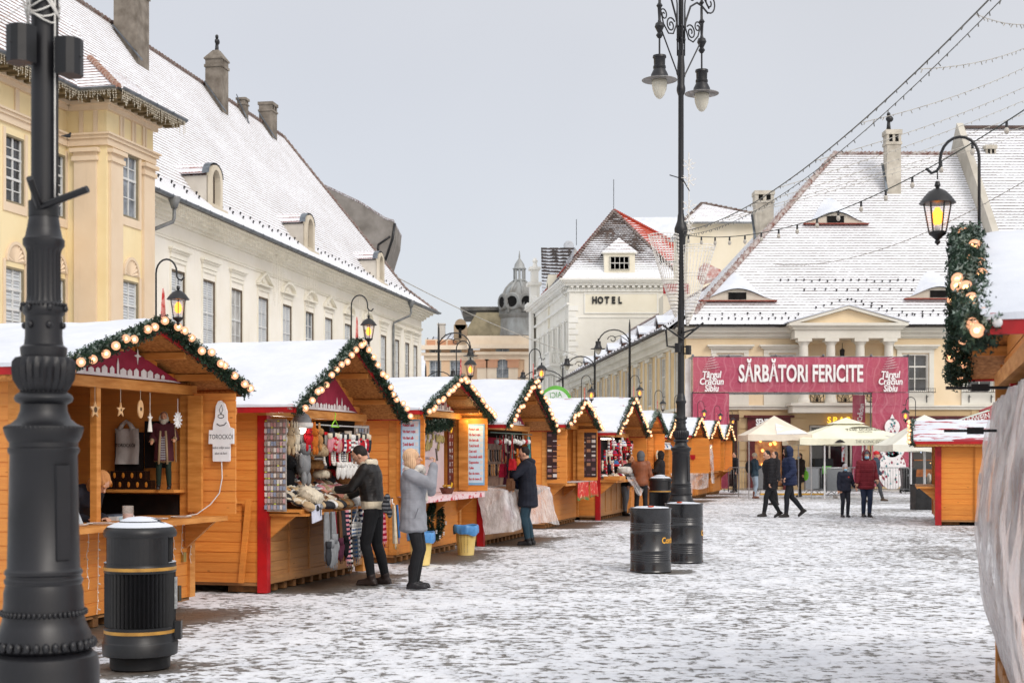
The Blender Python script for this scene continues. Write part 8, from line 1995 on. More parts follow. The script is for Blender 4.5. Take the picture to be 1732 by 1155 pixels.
def menu_board(W, M, label, seed=0, w=.30, h=1.05):
 g = link('menu_board', None); g.matrix_world = W @ M; tag(g, label, 'menu board', 'pale blue drinks menu boards')
 b = MB(); b.box(-w/2, -.012, 0, w/2, 0, h, 0); b.box(-w/2+.02, -.014, .04, w/2-.02, -.0125, h-.03, 1); b.build('panel', [plain('#7fb4dc', bump=0), plain('#c9ddec', '#b5d0e6', .5, 3, bump=0)], g)
 rd = plain('#c0303c', bump=0)
 for i, t in enumerate(('Ponturi cald', 'Vin fiert roșu', 'Vin fiert alb', 'Țuică fiartă', 'Ceai cald', 'Ciocolată caldă', 'Cappuccino', 'Cafea', 'Suc de mere', 'Suc de mere 5l')): text(t, .058, rd, g, Matrix.Translation((-w/2+.03, -.016, h-.09-i*.095)), ext=.0008, sx=.62, align='LEFT', bold=.002)
 q = MB();
 for i in range(10): q.box(w/2-.075, -.0165, h-.115-i*.095, w/2-.03, -.015, h-.055-i*.095)
 q.build('price_boxes', M_WHITE, g)
def s3():
 g, W = ST[2]; h = 1.7
 menu_board(W, T3(.26, -h-.045, 1.08) @ Matrix.Rotation(R(-8), 4, 'Z') if False else T3(.27, -h-.075, 1.10), 'pale blue menu board on the near shutter of the third stall, beside the leather jacket')
 menu_board(W, T3(.035, h, 0) @ Matrix.Rotation(R(8), 4, 'Z') @ T3(.26, -.036, 1.10), 'pale blue menu board on the far shutter of the third stall, right of the window')
 # red and white frosted counter edge
 b = MB(); b.box(-.1, -h+.03, .981, .46, h-.03, .989, 0); b.box(.442, -h+.03, .90, .462, h-.03, .98, 1); cl = b.build('counter_cloth', [plain('#d9a5a8', '#e8dcdc', .6, 14, bump=0), plain('#c22c3c', '#e3c7c9', .6, 12, bump=0, lo=.55, hi=.6)]); cl.matrix_world = W; tag(cl, 'red cloth with white marks along the third stall counter edge', 'counter cloth')
 # glazed poster inside
 b = MB(); b.box(-.06, -1.55, 1.0, -.05, -.68, 2.1); b.box(-.06, -.52, 1.0, -.05, .95, 2.1); b.build('window_poster', plain('#c9b9bc', '#b8a3a4', .35, 1.5, bump=0), g)
 b = MB(); r = random.Random(3)
 for i in range(60):
  y = r.uniform(-1.5, .9); z = r.uniform(1.72, 2.05)
  if -.70 < y < -.5: continue
  b.ell((-.035, y, z), (.012, .055, .055), 10, 6)
 b.build('balloon_print', plain('#a39458', '#6f6436', .5, 8, bump=0), g, True)
 for t, y in (('&', -.40), ('CIUPERCUD', .05)): text(t, .06, plain('#7b6c72', bump=0), g, Matrix.Translation((-.045, y, 1.56)) @ Matrix.Rotation(R(90), 4, 'Z'), ext=.0008)
 b = MB(); b.box(-.04, 1.12, 1.03, -.02, 1.42, 2.12, 0); vs = b.build('vertical_sign', [plain('#5a1418', '#40100f', .5, 3, bump=0)], g)
 for k, w_ in enumerate(('PONTURI', 'FIERTE')):
  for i, ch in enumerate(w_): text(ch, .10, M_WHITE, vs, Matrix.Translation((-.018, 1.20+.13*k, 1.92-i*.115)) @ Matrix.Rotation(R(90), 4, 'Z'), ext=.0008, sx=.9)
 for z in (2.05, 1.10): q = MB(); q.prism([(-.018, 1.22, z-.06), (-.018, 1.30, z-.05), (-.018, 1.36, z+.03), (-.018, 1.28, z+.06), (-.018, 1.24, z)], (.004, 0, 0)); q.build('leaf_print', plain('#d9b02a', bump=0), vs)
 # inner fir swag
 o = link('fir_swag', None); o.matrix_world = W; tag(o, 'fir swag with white stars hanging inside the top of the third stall', 'garland'); mb = MB(); fir(mb, [(.0, -1.6, 2.17), (.0, -.6, 2.05), (0, .5, 2.12), (0, 1.1, 2.15)], .08, 600, 5, .05); mb.build('fir_branch', [M_NEEDLE, M_NEEDLE_S], o)
 # wreath
 o = link('fir_wreath', None); o.matrix_world = W @ Matrix.Translation((.06, .12, .56)); tag(o, 'round fir wreath with silver bows hanging on the third stall front', 'wreath'); mb = MB(); fir(mb, [(.0, .30*math.cos(a), .27*math.sin(a)) for a in [i*math.pi/10 for i in range(21)]], .05, 900, 6, .03, .045); mb.build('fir_branch', [M_NEEDLE, M_NEEDLE_S], o)
 for k in range(4):
  a = -.2-.75*k; q = MB(Matrix.Translation((.09, .30*math.cos(a), .27*math.sin(a)))); [q.ell((0, .025*math.cos(t), .025*math.sin(t)), (.008, .022, .014), 8, 5) for t in (.5, 2.6, 4.0, 5.4)]; q.build('silver_bow', plain('#d8d8dc', rough=.3, bump=0), o, True)
 # basket of sweets on counter
 o = link('sweet_basket', None); put(o, W, .28, .05, .99); tag(o, 'small wicker basket of sweets on the third stall counter', 'basket'); b = MB(); b.lathe([(.08, 0), (.12, .09), (.13, .10), (.11, .09), (.07, .01)], 20); b.build('wicker', plain('#7d4a3c', '#4d2a22', .8, 60, bump=.5), o); r = random.Random(1)
 for i in range(9): q = MB(); q.ell((r.uniform(-.07, .07), r.uniform(-.07, .07), .10+r.random()*.04), (.03, .02, .018), 8, 6); q.build('sweet', cloth(r.choice(['cream', 'mustard', 'white'])), o, True)
 b = MB(); b.lathe([(.05, 0), (.05, .17), (.055, .18), (.04, .18)], 16); o = b.build('metal_canister', plain('#a9a6a0', metal=.7, rough=.3, bump=0)); put(o, W, .0, -.35, 1.0); tag(o, 'metal canister on the third stall counter left of the basket', 'canister')
 b = MB(); b.box(0, -.035, -.05, .03, .035, .05); o = b.build('door_latch', plain('#b09a5a', metal=.6, rough=.4, bump=0)); put(o, W, .003, -1.35, .62); tag(o, 'brass latch at the near end of the third stall front', 'latch')
 for y, e_ in ((-1.62, 5), (1.62, 5)):
  ld = bpy.data.lights.new('board_lamp', 'POINT'); ld.energy = e_; ld.color = (1, .72, .3); ld.shadow_soft_size = .03; lo = link('board_lamp', ld); lo.matrix_world = W @ Matrix.Translation((.28, y-.14, 2.22)); tag(lo, 'yellow lamp above a menu board', 'lamp')
s3()
def sheet(W, fn, nu, nv, label, name='plastic_sheet', mat=None):
 b = MB(); b.grid(fn, nu, nv); o = b.build(name, mat or M_PLASTIC, None, True); o.matrix_world = W; return tag(o, label, 'plastic sheet', 'clear plastic sheets on the stalls')
from mathutils import noise as mn_
def s4():
 g, W = ST[3]; h = 1.7; r = random.Random(5)
 rail = MB(); rail.tube([(.12, -h+.1, 2.02), (.12, h-.1, 2.02)], .01, 5); rail.tube([(.2, -.35, 1.0), (.2, -.35, 2.0)], .03, 8); rail.build('hanging_rail', plain('#3a4a40', '#6f8076', .8, 30, bump=0), g)
 for i in range(12): c = r.choice(['red', 'white', 'grey', 'white']); b = MB(); b.ell((0, 0, -.1), .05, 12, 8); b.tube([(0, 0, -.05), (0, 0, .02)], .004, 4); o = b.build('bauble', plain(COL[c], rough=.25, bump=0), None, True); put(o, W, .16, -1.3+i*.22, 1.98-r.random()*.04); tag(o, f'{c} bauble hanging under the fourth stall beam', 'bauble', f'{c} baubles of the fourth stall')
 for i, (c, y, z, s) in enumerate((('crimson', -1.35, 1.46, 1.2), ('plum', -1.22, 1.34, 1.25), ('purple', -1.12, 1.52, 1.0), ('brown', -1.45, 1.2, 1.1), ('red', -1.5, 1.55, 1.0))): item('bag', c, W, (.3+.05*i, y, z), f'{c} leather handbag hanging at the near post of the fourth stall, {"upper" if z > 1.4 else "lower"}', 'handbag', None, s=s)
 item('bag', 'navy', W, (.42, -.75, 1.18), 'dark blue handbag lying on the fourth stall counter', 'handbag', None, rx=1.2, s=1.5); item('bag', 'charcoal', W, (.3, -.95, 1.16), 'charcoal handbag lying beside the dark blue one', 'handbag', None, rx=1.3, s=1.2)
 item('plush', 'orange', W, (.25, -.12, 1.66), 'doll with yellow and red clothes hanging by the fourth stall post', 'plush toy', None, s=1.2); item('bag', 'black', W, (.4, .05, 1.32), 'black rucksack held by the man in navy parka', 'handbag', None, s=1.1)
 for i in range(30): c = r.choice(['brown', 'black', 'tan', 'charcoal', 'plum', 'beige']); item('sock', c, W, (-.35, -1.2+i*.085, 1.72-.28*(i % 2)), f'{c} leather strap goods on the back display of the fourth stall', 'leather goods', f'{c} goods on the back display', s=.9, fur=c)
 for c, y in (('teal', 1.42), ('charcoal', 1.5)): scarf(c, W, (.1, y, 1.98), .12, .85, f'{c} shawl hanging at the far end of the fourth stall', 'shawls of the fourth stall', gather=.5, fringe=False)
 scarf('crimson', W, (-.3, -.2, 1.95), 1.2, .12, 'red scalloped pelmet strip inside the fourth stall', None, fringe=False)
 b = MB(); b.box(-.5, -h+.1, 1.0, -.45, h-.1, 1.95); b.build('back_display', plain('#5d4a44', '#8f7a6c', .8, 6, bump=.2), g)
 def f(u, v):
  uu = max(0, (u-.12)/.88); y = -h-.16+2.1*h*uu; bulge = .30+.22*math.sin(min(1, v*1.6)*math.pi*.6); x = .44*(1 if v > .08 else v/.08)+bulge*v*.32-max(0, .12-u)*4.2+.05*mn_.noise((u*9, v*2, 1))+.035*mn_.noise((u*26, v*5, 4))
  return (x, y+.5*v*v*max(0, u-.5), 1.06-v*(.84-.12*math.sin(u*math.pi))-.03*mn_.noise((u*6, v*3, 8)))
 sheet(W, f, 60, 30, 'crumpled clear plastic sheet covering the fourth stall front', mat=plastic_mat('crumpled sheeting', (.82, .79, .79), .40, .85))
 b = MB(); b.box(-1.6, h-.05, .95, -.05, h-.035, 2.1); b.build('shade_far_board', plain('#3d302c', '#6a5a50', .8, 6, bump=.2), g)  # dark board added on the far wall so the interior looks shaded
 for i in range(24): c = r.choice(['brown', 'black', 'tan', 'charcoal', 'plum', 'cream']); item('sock', c, W, (-.15-.14*(i % 8), h-.12, 1.9-.3*(i//8)), f'{c} leather goods against the far wall of the fourth stall', 'leather goods', f'{c} goods on the far wall', s=1.0, fur=c, rz=-1.57)
 item('bag', 'red', W, (.30, -1.0, .72), 'red handbag wrapped under the plastic sheet', 'handbag', None, s=1.5)
s4()
def s5():
 g, W = ST[4]; h = 1.7; r = random.Random(9)
 k = N('poinsettia cloth'); v = k.coord('Object'); x, y, z = k.sep(v); n = k.noise(v, 5, 4)
 col = k.mix(k.rng(k.math('ADD', z, k.math('MULTIPLY', n, .3)), .74, .84), C('#3f7a3c'), C('#c9342c')); col = k.mix(k.rng(k.noise(v, 11, 3), .58, .64), col, C('#e8a48c')); cm = k.fin(col, .6, 0, .3)
 b = MB(); b.grid(lambda u, v: (-.1+.58*v, -.75+2.3*u, .99+.004*math.sin(u*20)), 20, 6, 0);
 b.grid(lambda u, v: (.48+.03*math.sin(u*16)*v, -.55+1.25*u+.1*v*(u-.5), .99-.40*v-.03*math.sin(u*9)*v), 30, 8, 1); b.grid(lambda u, v: (.50+.03*math.sin(u*13+1)*v, .75+.85*u+.12*v*(u-.3), .99-.36*v-.03*math.sin(u*7)*v), 24, 8, 1)
 o = b.build('table_cloth', [plain('#d8d0cc', '#c4b4b0', .6, 6, bump=0), cm], None, True); o.matrix_world = W; tag(o, 'red and green poinsettia cloth hanging over the fifth stall counter', 'tablecloth')
 for (M_, lb, s_) in ((T3(.22, -h-.05, 1.08), 'near', 1), (T3(.035, h, 0) @ Matrix.Rotation(R(8), 4, 'Z') @ T3(.25, -.036, 1.08), 'far', 2)):
  gg = link('photo_menu', None); gg.matrix_world = W @ M_; tag(gg, f'dark menu panel with small food pictures on the {lb} shutter of the fifth stall', 'menu board', 'dark picture menus of the fifth stall')
  q = MB(); q.box(-.19, -.012, 0, .19, 0, 1.08, 0);
  for i in range(9):
   for j in range(3):
    if r.random() < .8: q.box(-.17+.12*j, -.014, .05+.112*i, -.17+.12*j+.09, -.0125, .05+.112*i+r.choice((.02, .05, .07)), r.choice((1, 2, 3)))
  q.build('panel', [plain('#3a2528', '#2a1a1c', .4, 4, bump=0), plain('#d8d0cc', bump=0), plain('#a8785c', bump=0), plain('#7c5a60', bump=0)], gg)
 b = MB(); b.box(-.05, -1.6, 1.0, -.045, -.45, 2.15); o = b.build('glass_pane', M_CLEAR, g)
 for i in range(7): c = MB(); c.lathe([(.04, 0), (.045, .14), (.02, .19), (.018, .24)], 10); o = c.build('bottle', plain(r.choice(['#3a2c20', '#8f8a84', '#50402c', '#7a2c20']), rough=.2, bump=0), None, True); put(o, W, -.1+.03*(i % 2), -.2+i*.15, 1.0); tag(o, f'small bottle on the fifth stall counter behind the cloth', 'bottle', 'bottles on the fifth stall counter')
s5()
def s6():
 g, W = ST[5]; h = 1.9; r = random.Random(21)
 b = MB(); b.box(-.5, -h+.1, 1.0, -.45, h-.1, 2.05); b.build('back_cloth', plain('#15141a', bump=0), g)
 pal = ['pink', 'red', 'navy', 'crimson', 'grey', 'white', 'black', 'blue', 'purple', 'cream', 'salmon', 'charcoal']
 for row, (z, x) in enumerate(((2.0, .2), (1.74, .1), (1.48, .05))):
  for i in range(15):
   c = r.choice(pal); k = r.choice(('mitten', 'hat', 'sock', 'mitten')); nm = {'hat': 'bobble hat'}.get(k, k)
   item(k, c, W, (x, -h+.2+i*.235+r.uniform(-.04, .04), z-(.15 if k == 'hat' else 0)), f'{c} knitted {nm} in the {("top", "middle", "bottom")[row]} hanging row of the sixth stall', nm, f'{c} {nm}s of the sixth stall', s=1.45 if k != 'hat' else 1.0, fur=r.choice(['white', 'red', 'cream', 'black']), stripe=r.choice([None, ('white', 18), ('red', 16)]))
 for i in range(16):
  c = r.choice(['cream', 'red', 'white', 'beige', 'grey', 'crimson']); item('slipper', c, W, (r.uniform(-.1, .38), -h+.2+i*.2, 1.02+r.uniform(0, .05)), f'{c} slipper on the sixth stall counter', 'slipper', f'{c} slippers of the sixth stall', rz=r.uniform(-.8, .8), s=1.2)
 item('furhat', 'white', W, (.2, .5, 1.12), 'big white fluffy hat on the sixth stall counter', 'hat', None, s=1.5)
 b = MB(); b.box(.1, -h+.1, .99, .5, -h+.9, 1.09); o = b.build('wooden_tray', M_BEAM); o.matrix_world = W; tag(o, 'shallow wooden tray on the near end of the sixth stall counter', 'tray')
 f = lambda u, v: (.45+.25*v+.05*mn_.noise((u*7, v*2, 2)), -.6+2.3*u, 1.06-v*(.38+.12*math.sin(u*7))+.03*mn_.noise((u*5, v*4, 3)))
 sheet(W, f, 40, 14, 'clear plastic sheet rolled over the sixth stall counter')
 b = MB(); b.box(-1.6, h-.05, .95, -.05, h-.035, 2.1); b.build('shade_far_panel', plain('#15141a', bump=0), g)  # black panel added to stand for shade along the far wall
 l = MB(); l.box(-.4, -.6, 2.02, -.1, .6, 2.05); o = l.build('strip_light', emis('#fff2dd', 4)); o.matrix_world = W; tag(o, 'bright strip light under the roof of the sixth stall', 'light')
 b = MB(); b.tube([(.25, .05, 2.42), (.25, .35, 2.36), (.25, .35, 2.52), (.25, .05, 2.58), (.25, .05, 2.42)], .012, 5); b.tube([(.25, -.1, 2.40), (.25, .5, 2.34)], .012, 5); o = b.build('gable_ornament', M_DARK); o.matrix_world = W; tag(o, 'black open lamp frame under the sixth stall gable', 'bracket')
s6()
def s7on():
 g, W = ST[6]; r = random.Random(2)
 l = MB(); l.ell((0, 0, 0), (.06, .06, .075), 12, 8); o = l.build('light_bulb', emis('#ffe6b8', 16), None, True); put(o, W, .15, -.2, 1.95); tag(o, 'bare glowing bulb hanging in the seventh stall', 'light bulb')
 ld = bpy.data.lights.new('stall_lamp', 'POINT'); ld.energy = 25; ld.color = (1, .75, .45); ld.shadow_soft_size = .06; lo = link('stall_lamp', ld); lo.matrix_world = W @ Matrix.Translation((.0, -.2, 1.9)); tag(lo, 'lamp glow of the bare bulb', 'lamp')
 b = MB(); b.box(-.3, -1.3, 1.25, -.28, .0, 2.1); o = b.build('price_list', plain('#d8cfc4', '#8f7e74', .6, 25, bump=0), None); o.matrix_world = W; tag(o, 'pale price list sheet inside the seventh stall', 'price list')
 g, W = ST[7]
 f = lambda u, v: (.55+.28*math.sin(v*2.4)+.07*mn_.noise((u*8, v*3, 2)), -1.5+3.0*u, 1.05-v*.95)
 sheet(W, f, 40, 20, 'bunched pinkish plastic sheet over the eighth stall front, right of the central post')
 for i in range(8): c = r.choice(['red', 'blue', 'white', 'crimson']); item('hat', c, W, (.15, -1.2+i*.3, 1.8), f'{c} hat hanging in the eighth stall', 'hat', f'{c} hats of the eighth stall')
 g, W = ST[8]
 b = MB(); b.planks('x', 0, 1.0, 1.02, 2.2, -1.62, .03) if False else b.planks('x', .04, 1.05, 1.0, 2.18, -1.66, -.03); o = b.build('open_shutter', M_PLANK); o.parent = g
 b = MB(); b.prism([(.45, -1.70, 1.48), (.55, -1.70, 1.44), (.60, -1.70, 1.50), (.60, -1.70, 1.62), (.42, -1.70, 1.62)], (0, -.02, 0)); o = b.build('red_ornament', cloth('red')); o.matrix_world = W; tag(o, 'small red ornament on the orange shutter of the ninth stall', 'ornament')
 b = MB(); b.box(.2, -1.705, 1.62, .26, -1.695, 1.72); o = b.build('paper_note', M_WHITE); o.matrix_world = W; tag(o, 'white paper note on the orange shutter of the ninth stall', 'note')
 f = lambda u, v: (.10+.95*u+.04*mn_.noise((u*5, v*3, 4)), -1.70-.05*v, 1.0-v*(.35+.2*math.sin(u*2.5)))
 sheet(W, f, 20, 12, 'pale plastic sheet hanging below the ninth stall shutter')
 g, W = ST[9]
 f = lambda u, v: (.45+.08*mn_.noise((u*5, v*3, 9))+.1*v, -1.5+.9*u, 2.0-v*1.45); sheet(W, f, 14, 20, 'white plastic curtain on the near corner of the tenth stall')
 for k, (i, e_) in enumerate(((8, 12), (9, 12), (10, 8))):
  W = ST[i][1]; l = MB(); l.ell((0, 0, 0), .05, 10, 8); o = l.build('light_bulb', emis('#ffb868', 10), None, True); put(o, W, .0, .3, 1.95); tag(o, f'warm bulb inside the {ORD[i]} stall', 'light bulb')
  ld = bpy.data.lights.new('stall_lamp', 'POINT'); ld.energy = e_; ld.color = (1, .62, .3); ld.shadow_soft_size = .05; lo = link('stall_lamp', ld); lo.matrix_world = W @ Matrix.Translation((-.1, .3, 1.9)); tag(lo, f'warm lamp glow in the {ORD[i]} stall', 'lamp')
  for j in range(10): c = r.choice(['red', 'brown', 'cream', 'tan', 'mustard']); item('sock', c, W, (-.1, -1.0+j*.2, 1.85-.25*(j % 3)), f'{c} goods hanging inside the {ORD[i]} stall', 'goods', f'{c} goods of the far stalls', s=1.1)
s7on()
# right foreground stall: plastic curtain with frames and clamps
def sr1():
 g, W = SR1; h = 1.75
 def f(u, v):
  y = -h+.1+(2*h+1.3)*u; z = 1.98-1.98*v
  x = .05+.13*math.sin(min(1, v*1.1)*math.pi)+.05*mn_.noise((u*11, v*2.2, 1))+.03*mn_.noise((u*34, v*8, 4))-.10*v*v; return (x, y, z)
 sheet(W, f, 110, 50, 'tall clear plastic curtain with folds hanging on the right foreground stall', mat=plastic_mat('foreground sheeting', (.80, .75, .75), .42, .88))
 b = MB()
 for y in (-h+.02, -.75): b.box(-.02, y, .0, .005, y+.03, 2.0)
 b.box(-.02, -h, 1.97, .01, h, 2.0); b.build('window_frame', plain('#6d4a2c', '#523620', .7, 6), g)
 for i, (z, y) in enumerate(((1.98, .75), (1.76, .1))):
  c = link('clamp', None); put(c, W, .20, y, z, rz=.1); tag(c, f'{("upper", "lower")[i]} black quick-grip clamp holding the plastic curtain at right', 'clamp', 'black clamps with red jaw tips')
  q = MB(); q.box(-.13, -.012, -.008, .20, .012, .008); q.box(-.02, -.02, -.02, .07, .02, .02); q.build('bar', M_DARK, c); t = MB(); t.box(-.16, -.016, -.022, -.13, .016, .022); t.build('jaw_tip', M_RED, c)
 # goods seen dimly behind the curtain
 r = random.Random(4); b = MB(); b.planks('y', -h+.05, h-.05, .12, .9, -.05, .02); b.build('front_panel', M_PLANK2, g)
 bk = MB(); bk.box(-.7, -h+.08, .9, -.66, h-.08, 2.1); bk.build('goods_panel', plain('#8b7f70', '#3e362f', .85, 9, bump=.5, bs=14, bd=.03), g)
 for i in range(16): c = r.choice(['crimson', 'plum', 'grey', 'beige', 'charcoal', 'crimson']); scarf(c, W, (-.12-.05*(i % 2), -1.6+i*.21, 1.2+.6*(i % 3)/3), .16, .55, f'{c} woollen shawl behind the foreground plastic curtain', f'{c} shawls behind the curtain', seed=i)
 # white screw cap on the red eave board
 b = MB(); b.lathe([(.022, 0), (.022, .008), (.01, .012)], 16); o = b.build('white_screw_cap', M_WHITE, None, True); o.matrix_world = W @ Matrix.Translation((.2, 2.14, 2.205)) @ Matrix.Rotation(R(-90), 4, 'X'); tag(o, 'round white screw cap on the red eave board at the right edge', 'screw cap')
sr1()
# ------------------------------------------------------------------ people
SK = {'fair': '#d6a58a', 'tan': '#c08a6a'}
def ik(a, b, l1, l2, pole):
 a = Vector(a); b = Vector(b); d = b-a; L = min(d.length, (l1+l2)*.995); d.normalize(); b = a+d*L
 x = (l1*l1-l2*l2+L*L)/(2*L); h = math.sqrt(max(l1*l1-x*x, 1e-6)); p = Vector(pole); p = p-d*p.dot(d); p.normalize()
 return a+d*x+p*h, b
def person(label, X, Y, face, H=1.75, lean=0, feet=((0, .11, 0), (0, -.11, 0)), hands=((.12, .28, .82), (.12, -.28, .82)), head=(0, 0), skin='fair', trousers='#17181d', coat='#2a2c33', hem=.85, shoes='#221c1a', puff=0, bulk=0, hair=None, hairc='#2c2018', hood=None, fur=None, mask=False, vox=.012, boot=.0, scarf_=None, group=None, curl=.6, coatname='coat', cuff=None, twist=0, parent_z=0, beard=None, name='person', cat='person', rough=.85, quilt=0, elbow=(-.6, 0, -1)):
 g = thing(name, label, cat, (X, Y, parent_z), R(face), group); k = H/1.75
 V = Vector; Ks = lambda v: V(v)*k
 RL = Matrix.Rotation(R(lean), 3, 'Y'); piv = V((0, 0, .95)); tz = R(twist); RT = Matrix.Rotation(tz, 3, 'Z')
 U = lambda v: RT @ (RL @ (V(v)-piv)) + piv + V((-.02 if lean > 10 else 0, 0, 0))
 body = MB(); W_ = bulk
 sh = [U((0, s*.175, 1.43)) for s in (1, -1)]; hipj = [V((0, s*.09, .92)) for s in (1, -1)]
 nk = U((.0, 0, 1.48)); hc = U((.025, 0, 1.50)); hd = R(head[0]); hy = R(head[1])
 HM = (RT @ Matrix.Rotation(hy, 3, 'Z') @ Matrix.Rotation(hd+R(lean)*.6, 3, 'Y')); hc = nk + HM @ V((.02, 0, .15))
 hp = lambda v: hc + HM @ V(v)
 E = MB.ell
 def el(mb, c, r, M=None): mb.ell(Ks(c), tuple(q*k for q in r), 16, 12, 0, M)
 M4 = HM
 # head
 el(body, hp((0, 0, .02)), (.095, .075, .105), M4); el(body, hp((.018, 0, -.045)), (.068, .058, .07), M4); el(body, hp((.04, 0, -.085)), (.035, .035, .028), M4)
 body.cap(Ks(hp((.085, 0, .018))), Ks(hp((.112, 0, -.022))), .010*k, .015*k); el(body, hp((.085, 0, -.05)), (.012, .024, .012), M4)
 for s in (1, -1): el(body, hp((-.005, s*.078, -.005)), (.020, .009, .030), M4); el(body, hp((.083, s*.032, .036)), (.014, .024, .008), M4)
 body.cap(Ks(nk-V((0, 0, .05))), Ks(hp((-.02, 0, -.06))), .062*k, .055*k)
 # torso
 T = [((0, 0, .90), .115, .165), ((0, 0, 1.0), .11, .155), ((.005, 0, 1.12), .10, .14), ((.01, 0, 1.26), .115, .16), ((.005, 0, 1.38), .11, .17), ((0, 0, 1.45), .075, .12)]
 for (c, a, b), (c2, a2, b2) in zip(T, T[1:]):
  for t in (0, .25, .5, .75): el(body, U(V(c).lerp(V(c2), t)), (a+(a2-a)*t, b+(b2-b)*t, .085), (RT @ RL))
 knees = []; anks = []
 for i, (f, s) in enumerate(zip(feet, (1, -1))):
  an = V((f[0], f[1], .09+f[2])); kn, an = ik(hipj[i], an, .432, .412, (1, 0, 0)); knees.append(kn); anks.append(an)
  body.cap(Ks(hipj[i]+V((0, 0, -.02))), Ks(kn), .098*k, .070*k); body.cap(Ks(kn), Ks(kn.lerp(an, .35)+V((-.012, 0, 0))), .068*k, .067*k); body.cap(Ks(kn.lerp(an, .35)+V((-.012, 0, 0))), Ks(an), .067*k, .052*k)
 # arms and hands with five fingers
 els = []; wr = []
 for i, (h, s) in enumerate(zip(hands, (1, -1))):
  e, w = ik(sh[i], V(h), .285, .255, (elbow[0], s*.35, elbow[2])); els.append(e); wr.append(w)
  body.cap(Ks(sh[i]), Ks(e), .052*k, .042*k); body.cap(Ks(e), Ks(w), .042*k, .027*k)
  d = (w-e).normalized(); side = d.cross(V((0, 0, 1)) if abs(d.z) < .85 else V((1, 0, 0))).normalized(); up = side.cross(d)
  pc = w+d*.045; el(body, pc, (.045, .038, .017), Matrix((d, side, up)).transposed())
  for j in range(4):
   b0 = w+d*(.078-.004*abs(j-1.3))+side*(.028-.019*j); L = (.034, .040, .037, .028)[j]; c = curl*(.85+.12*j); p = b0; dd = d
   for q in range(3):
    dd = (Matrix.Rotation(-c, 3, side) @ dd) if q or curl > .3 else dd; n_ = p+dd*L*(1-.2*q); body.cap(Ks(p), Ks(n_), (.0092-.001*q)*k, (.0086-.001*q)*k, 8); p = n_
  th = w+d*.02+side*.034*(1 if s > 0 else 1); t1 = th+(d*.7+side*.75-up*.2).normalized()*.036; body.cap(Ks(th), Ks(t1), .011*k, .010*k, 8); body.cap(Ks(t1), Ks(t1+(d*.95+side*.1-up*.3).normalized()*.030), .0098*k, .0085*k, 8)
 hck = Ks(hc); Hi = HM.transposed()
 def loc(c): return (np.array(c)-np.array(hck)) @ np.array(Hi.transposed()) / k
 near = lambda c, p, r: (((loc(c)-np.array(p))/np.array(r))**2).sum(1) < 1
 reg = [(1, lambda c: (c[:, 2] < 1.02*k) & ((c[:, 2] < .80*k) | (np.hypot(c[:, 0], c[:, 1]) < .2*k)) & ~np.any([np.linalg.norm(c-np.array(Ks(w)), axis=1) < .13*k for w in wr], axis=0)),
   (2, lambda c: near(c, (.092, .030, .022), (.02, .014, .008)) | near(c, (.092, -.030, .022), (.02, .014, .008))),
   (3, lambda c: near(c, (.098, 0, -.048), (.02, .024, .008))), (4, lambda c: near(c, (.09, .032, .040), (.02, .024, .006)) | near(c, (.09, -.032, .040), (.02, .024, .006)))]
 remeshed(body, 'body', [plain(SK[skin], rough=.55, scale=9, bump=.04, name='skin'), plain(trousers, rough=.85, scale=5, bump=.2, name='trousers'), plain('#1e1512', bump=0), plain('#a0584e', bump=0), plain(hairc, bump=0)], g, vox, 2, regions=reg)
 # coat
 c = MB(); add_ = .018+bulk; CT = [((0, 0, hem+.02), .15, .19)] if hem < .9 else []
 if hem < .9:
  for z in np.arange(hem+.05, 1.0, .02): el(c, (0, 0, z), (.14+bulk+.06*max(0, 1-z), .185+bulk+.05*max(0, 1-z), .06))
 for (q, a, b), (q2, a2, b2) in zip(T[(0 if hem < 1 else 1):], T[(1 if hem < 1 else 2):]):
  for t in (0, .25, .5, .75):
   if V(q).lerp(V(q2), t).z > hem-.02: el(c, U(V(q).lerp(V(q2), t)), (a+(a2-a)*t+add_+.012, b+(b2-b)*t+add_+.012, .085), (RT @ RL))
 for i in range(2):
  c.cap(Ks(sh[i]), Ks(els[i]), (.066+bulk*.8)*k, (.057+bulk*.7)*k); c.cap(Ks(els[i]), Ks(wr[i]-(wr[i]-els[i]).normalized()*.02), (.057+bulk*.7)*k, (.044+bulk*.5)*k)
 c.cap(Ks(nk-V((0, 0, .06))), Ks(nk+V((0, 0, .015))), .085*k, .078*k)
 if hood == 'down': el(c, nk+RT @ V((-.07, 0, .01)), (.085, .12, .065))
 fold = lambda co: (.005*np.sin(co[:, 2]*38/k+co[:, 1]*14+co[:, 0]*9)*np.sin(co[:, 1]*17+co[:, 0]*23+1)*(1 if not quilt else .3) + (-.010*np.exp(-((co[:, 2]*quilt/k) % 1-.5)**2/.012) if quilt else 0))*k
 cm = plain(coat, rough=rough, scale=7, bump=.25, bs=30, name='coat cloth')
 cf = plain(cuff, rough=.95, bump=.5, bs=80, name='fleece') if cuff else cm
 rg = [(1, lambda c_: np.any([np.linalg.norm(c_-np.array(Ks(w)), axis=1) < .062*k for w in wr], axis=0) | ((c_[:, 2] < (hem+.045)*k) & (np.hypot(c_[:, 0], c_[:, 1]) < .3*k)))] if cuff else None
 remeshed(c, coatname, [cm, cf], g, max(vox, .009), 3, regions=rg, disp=fold)
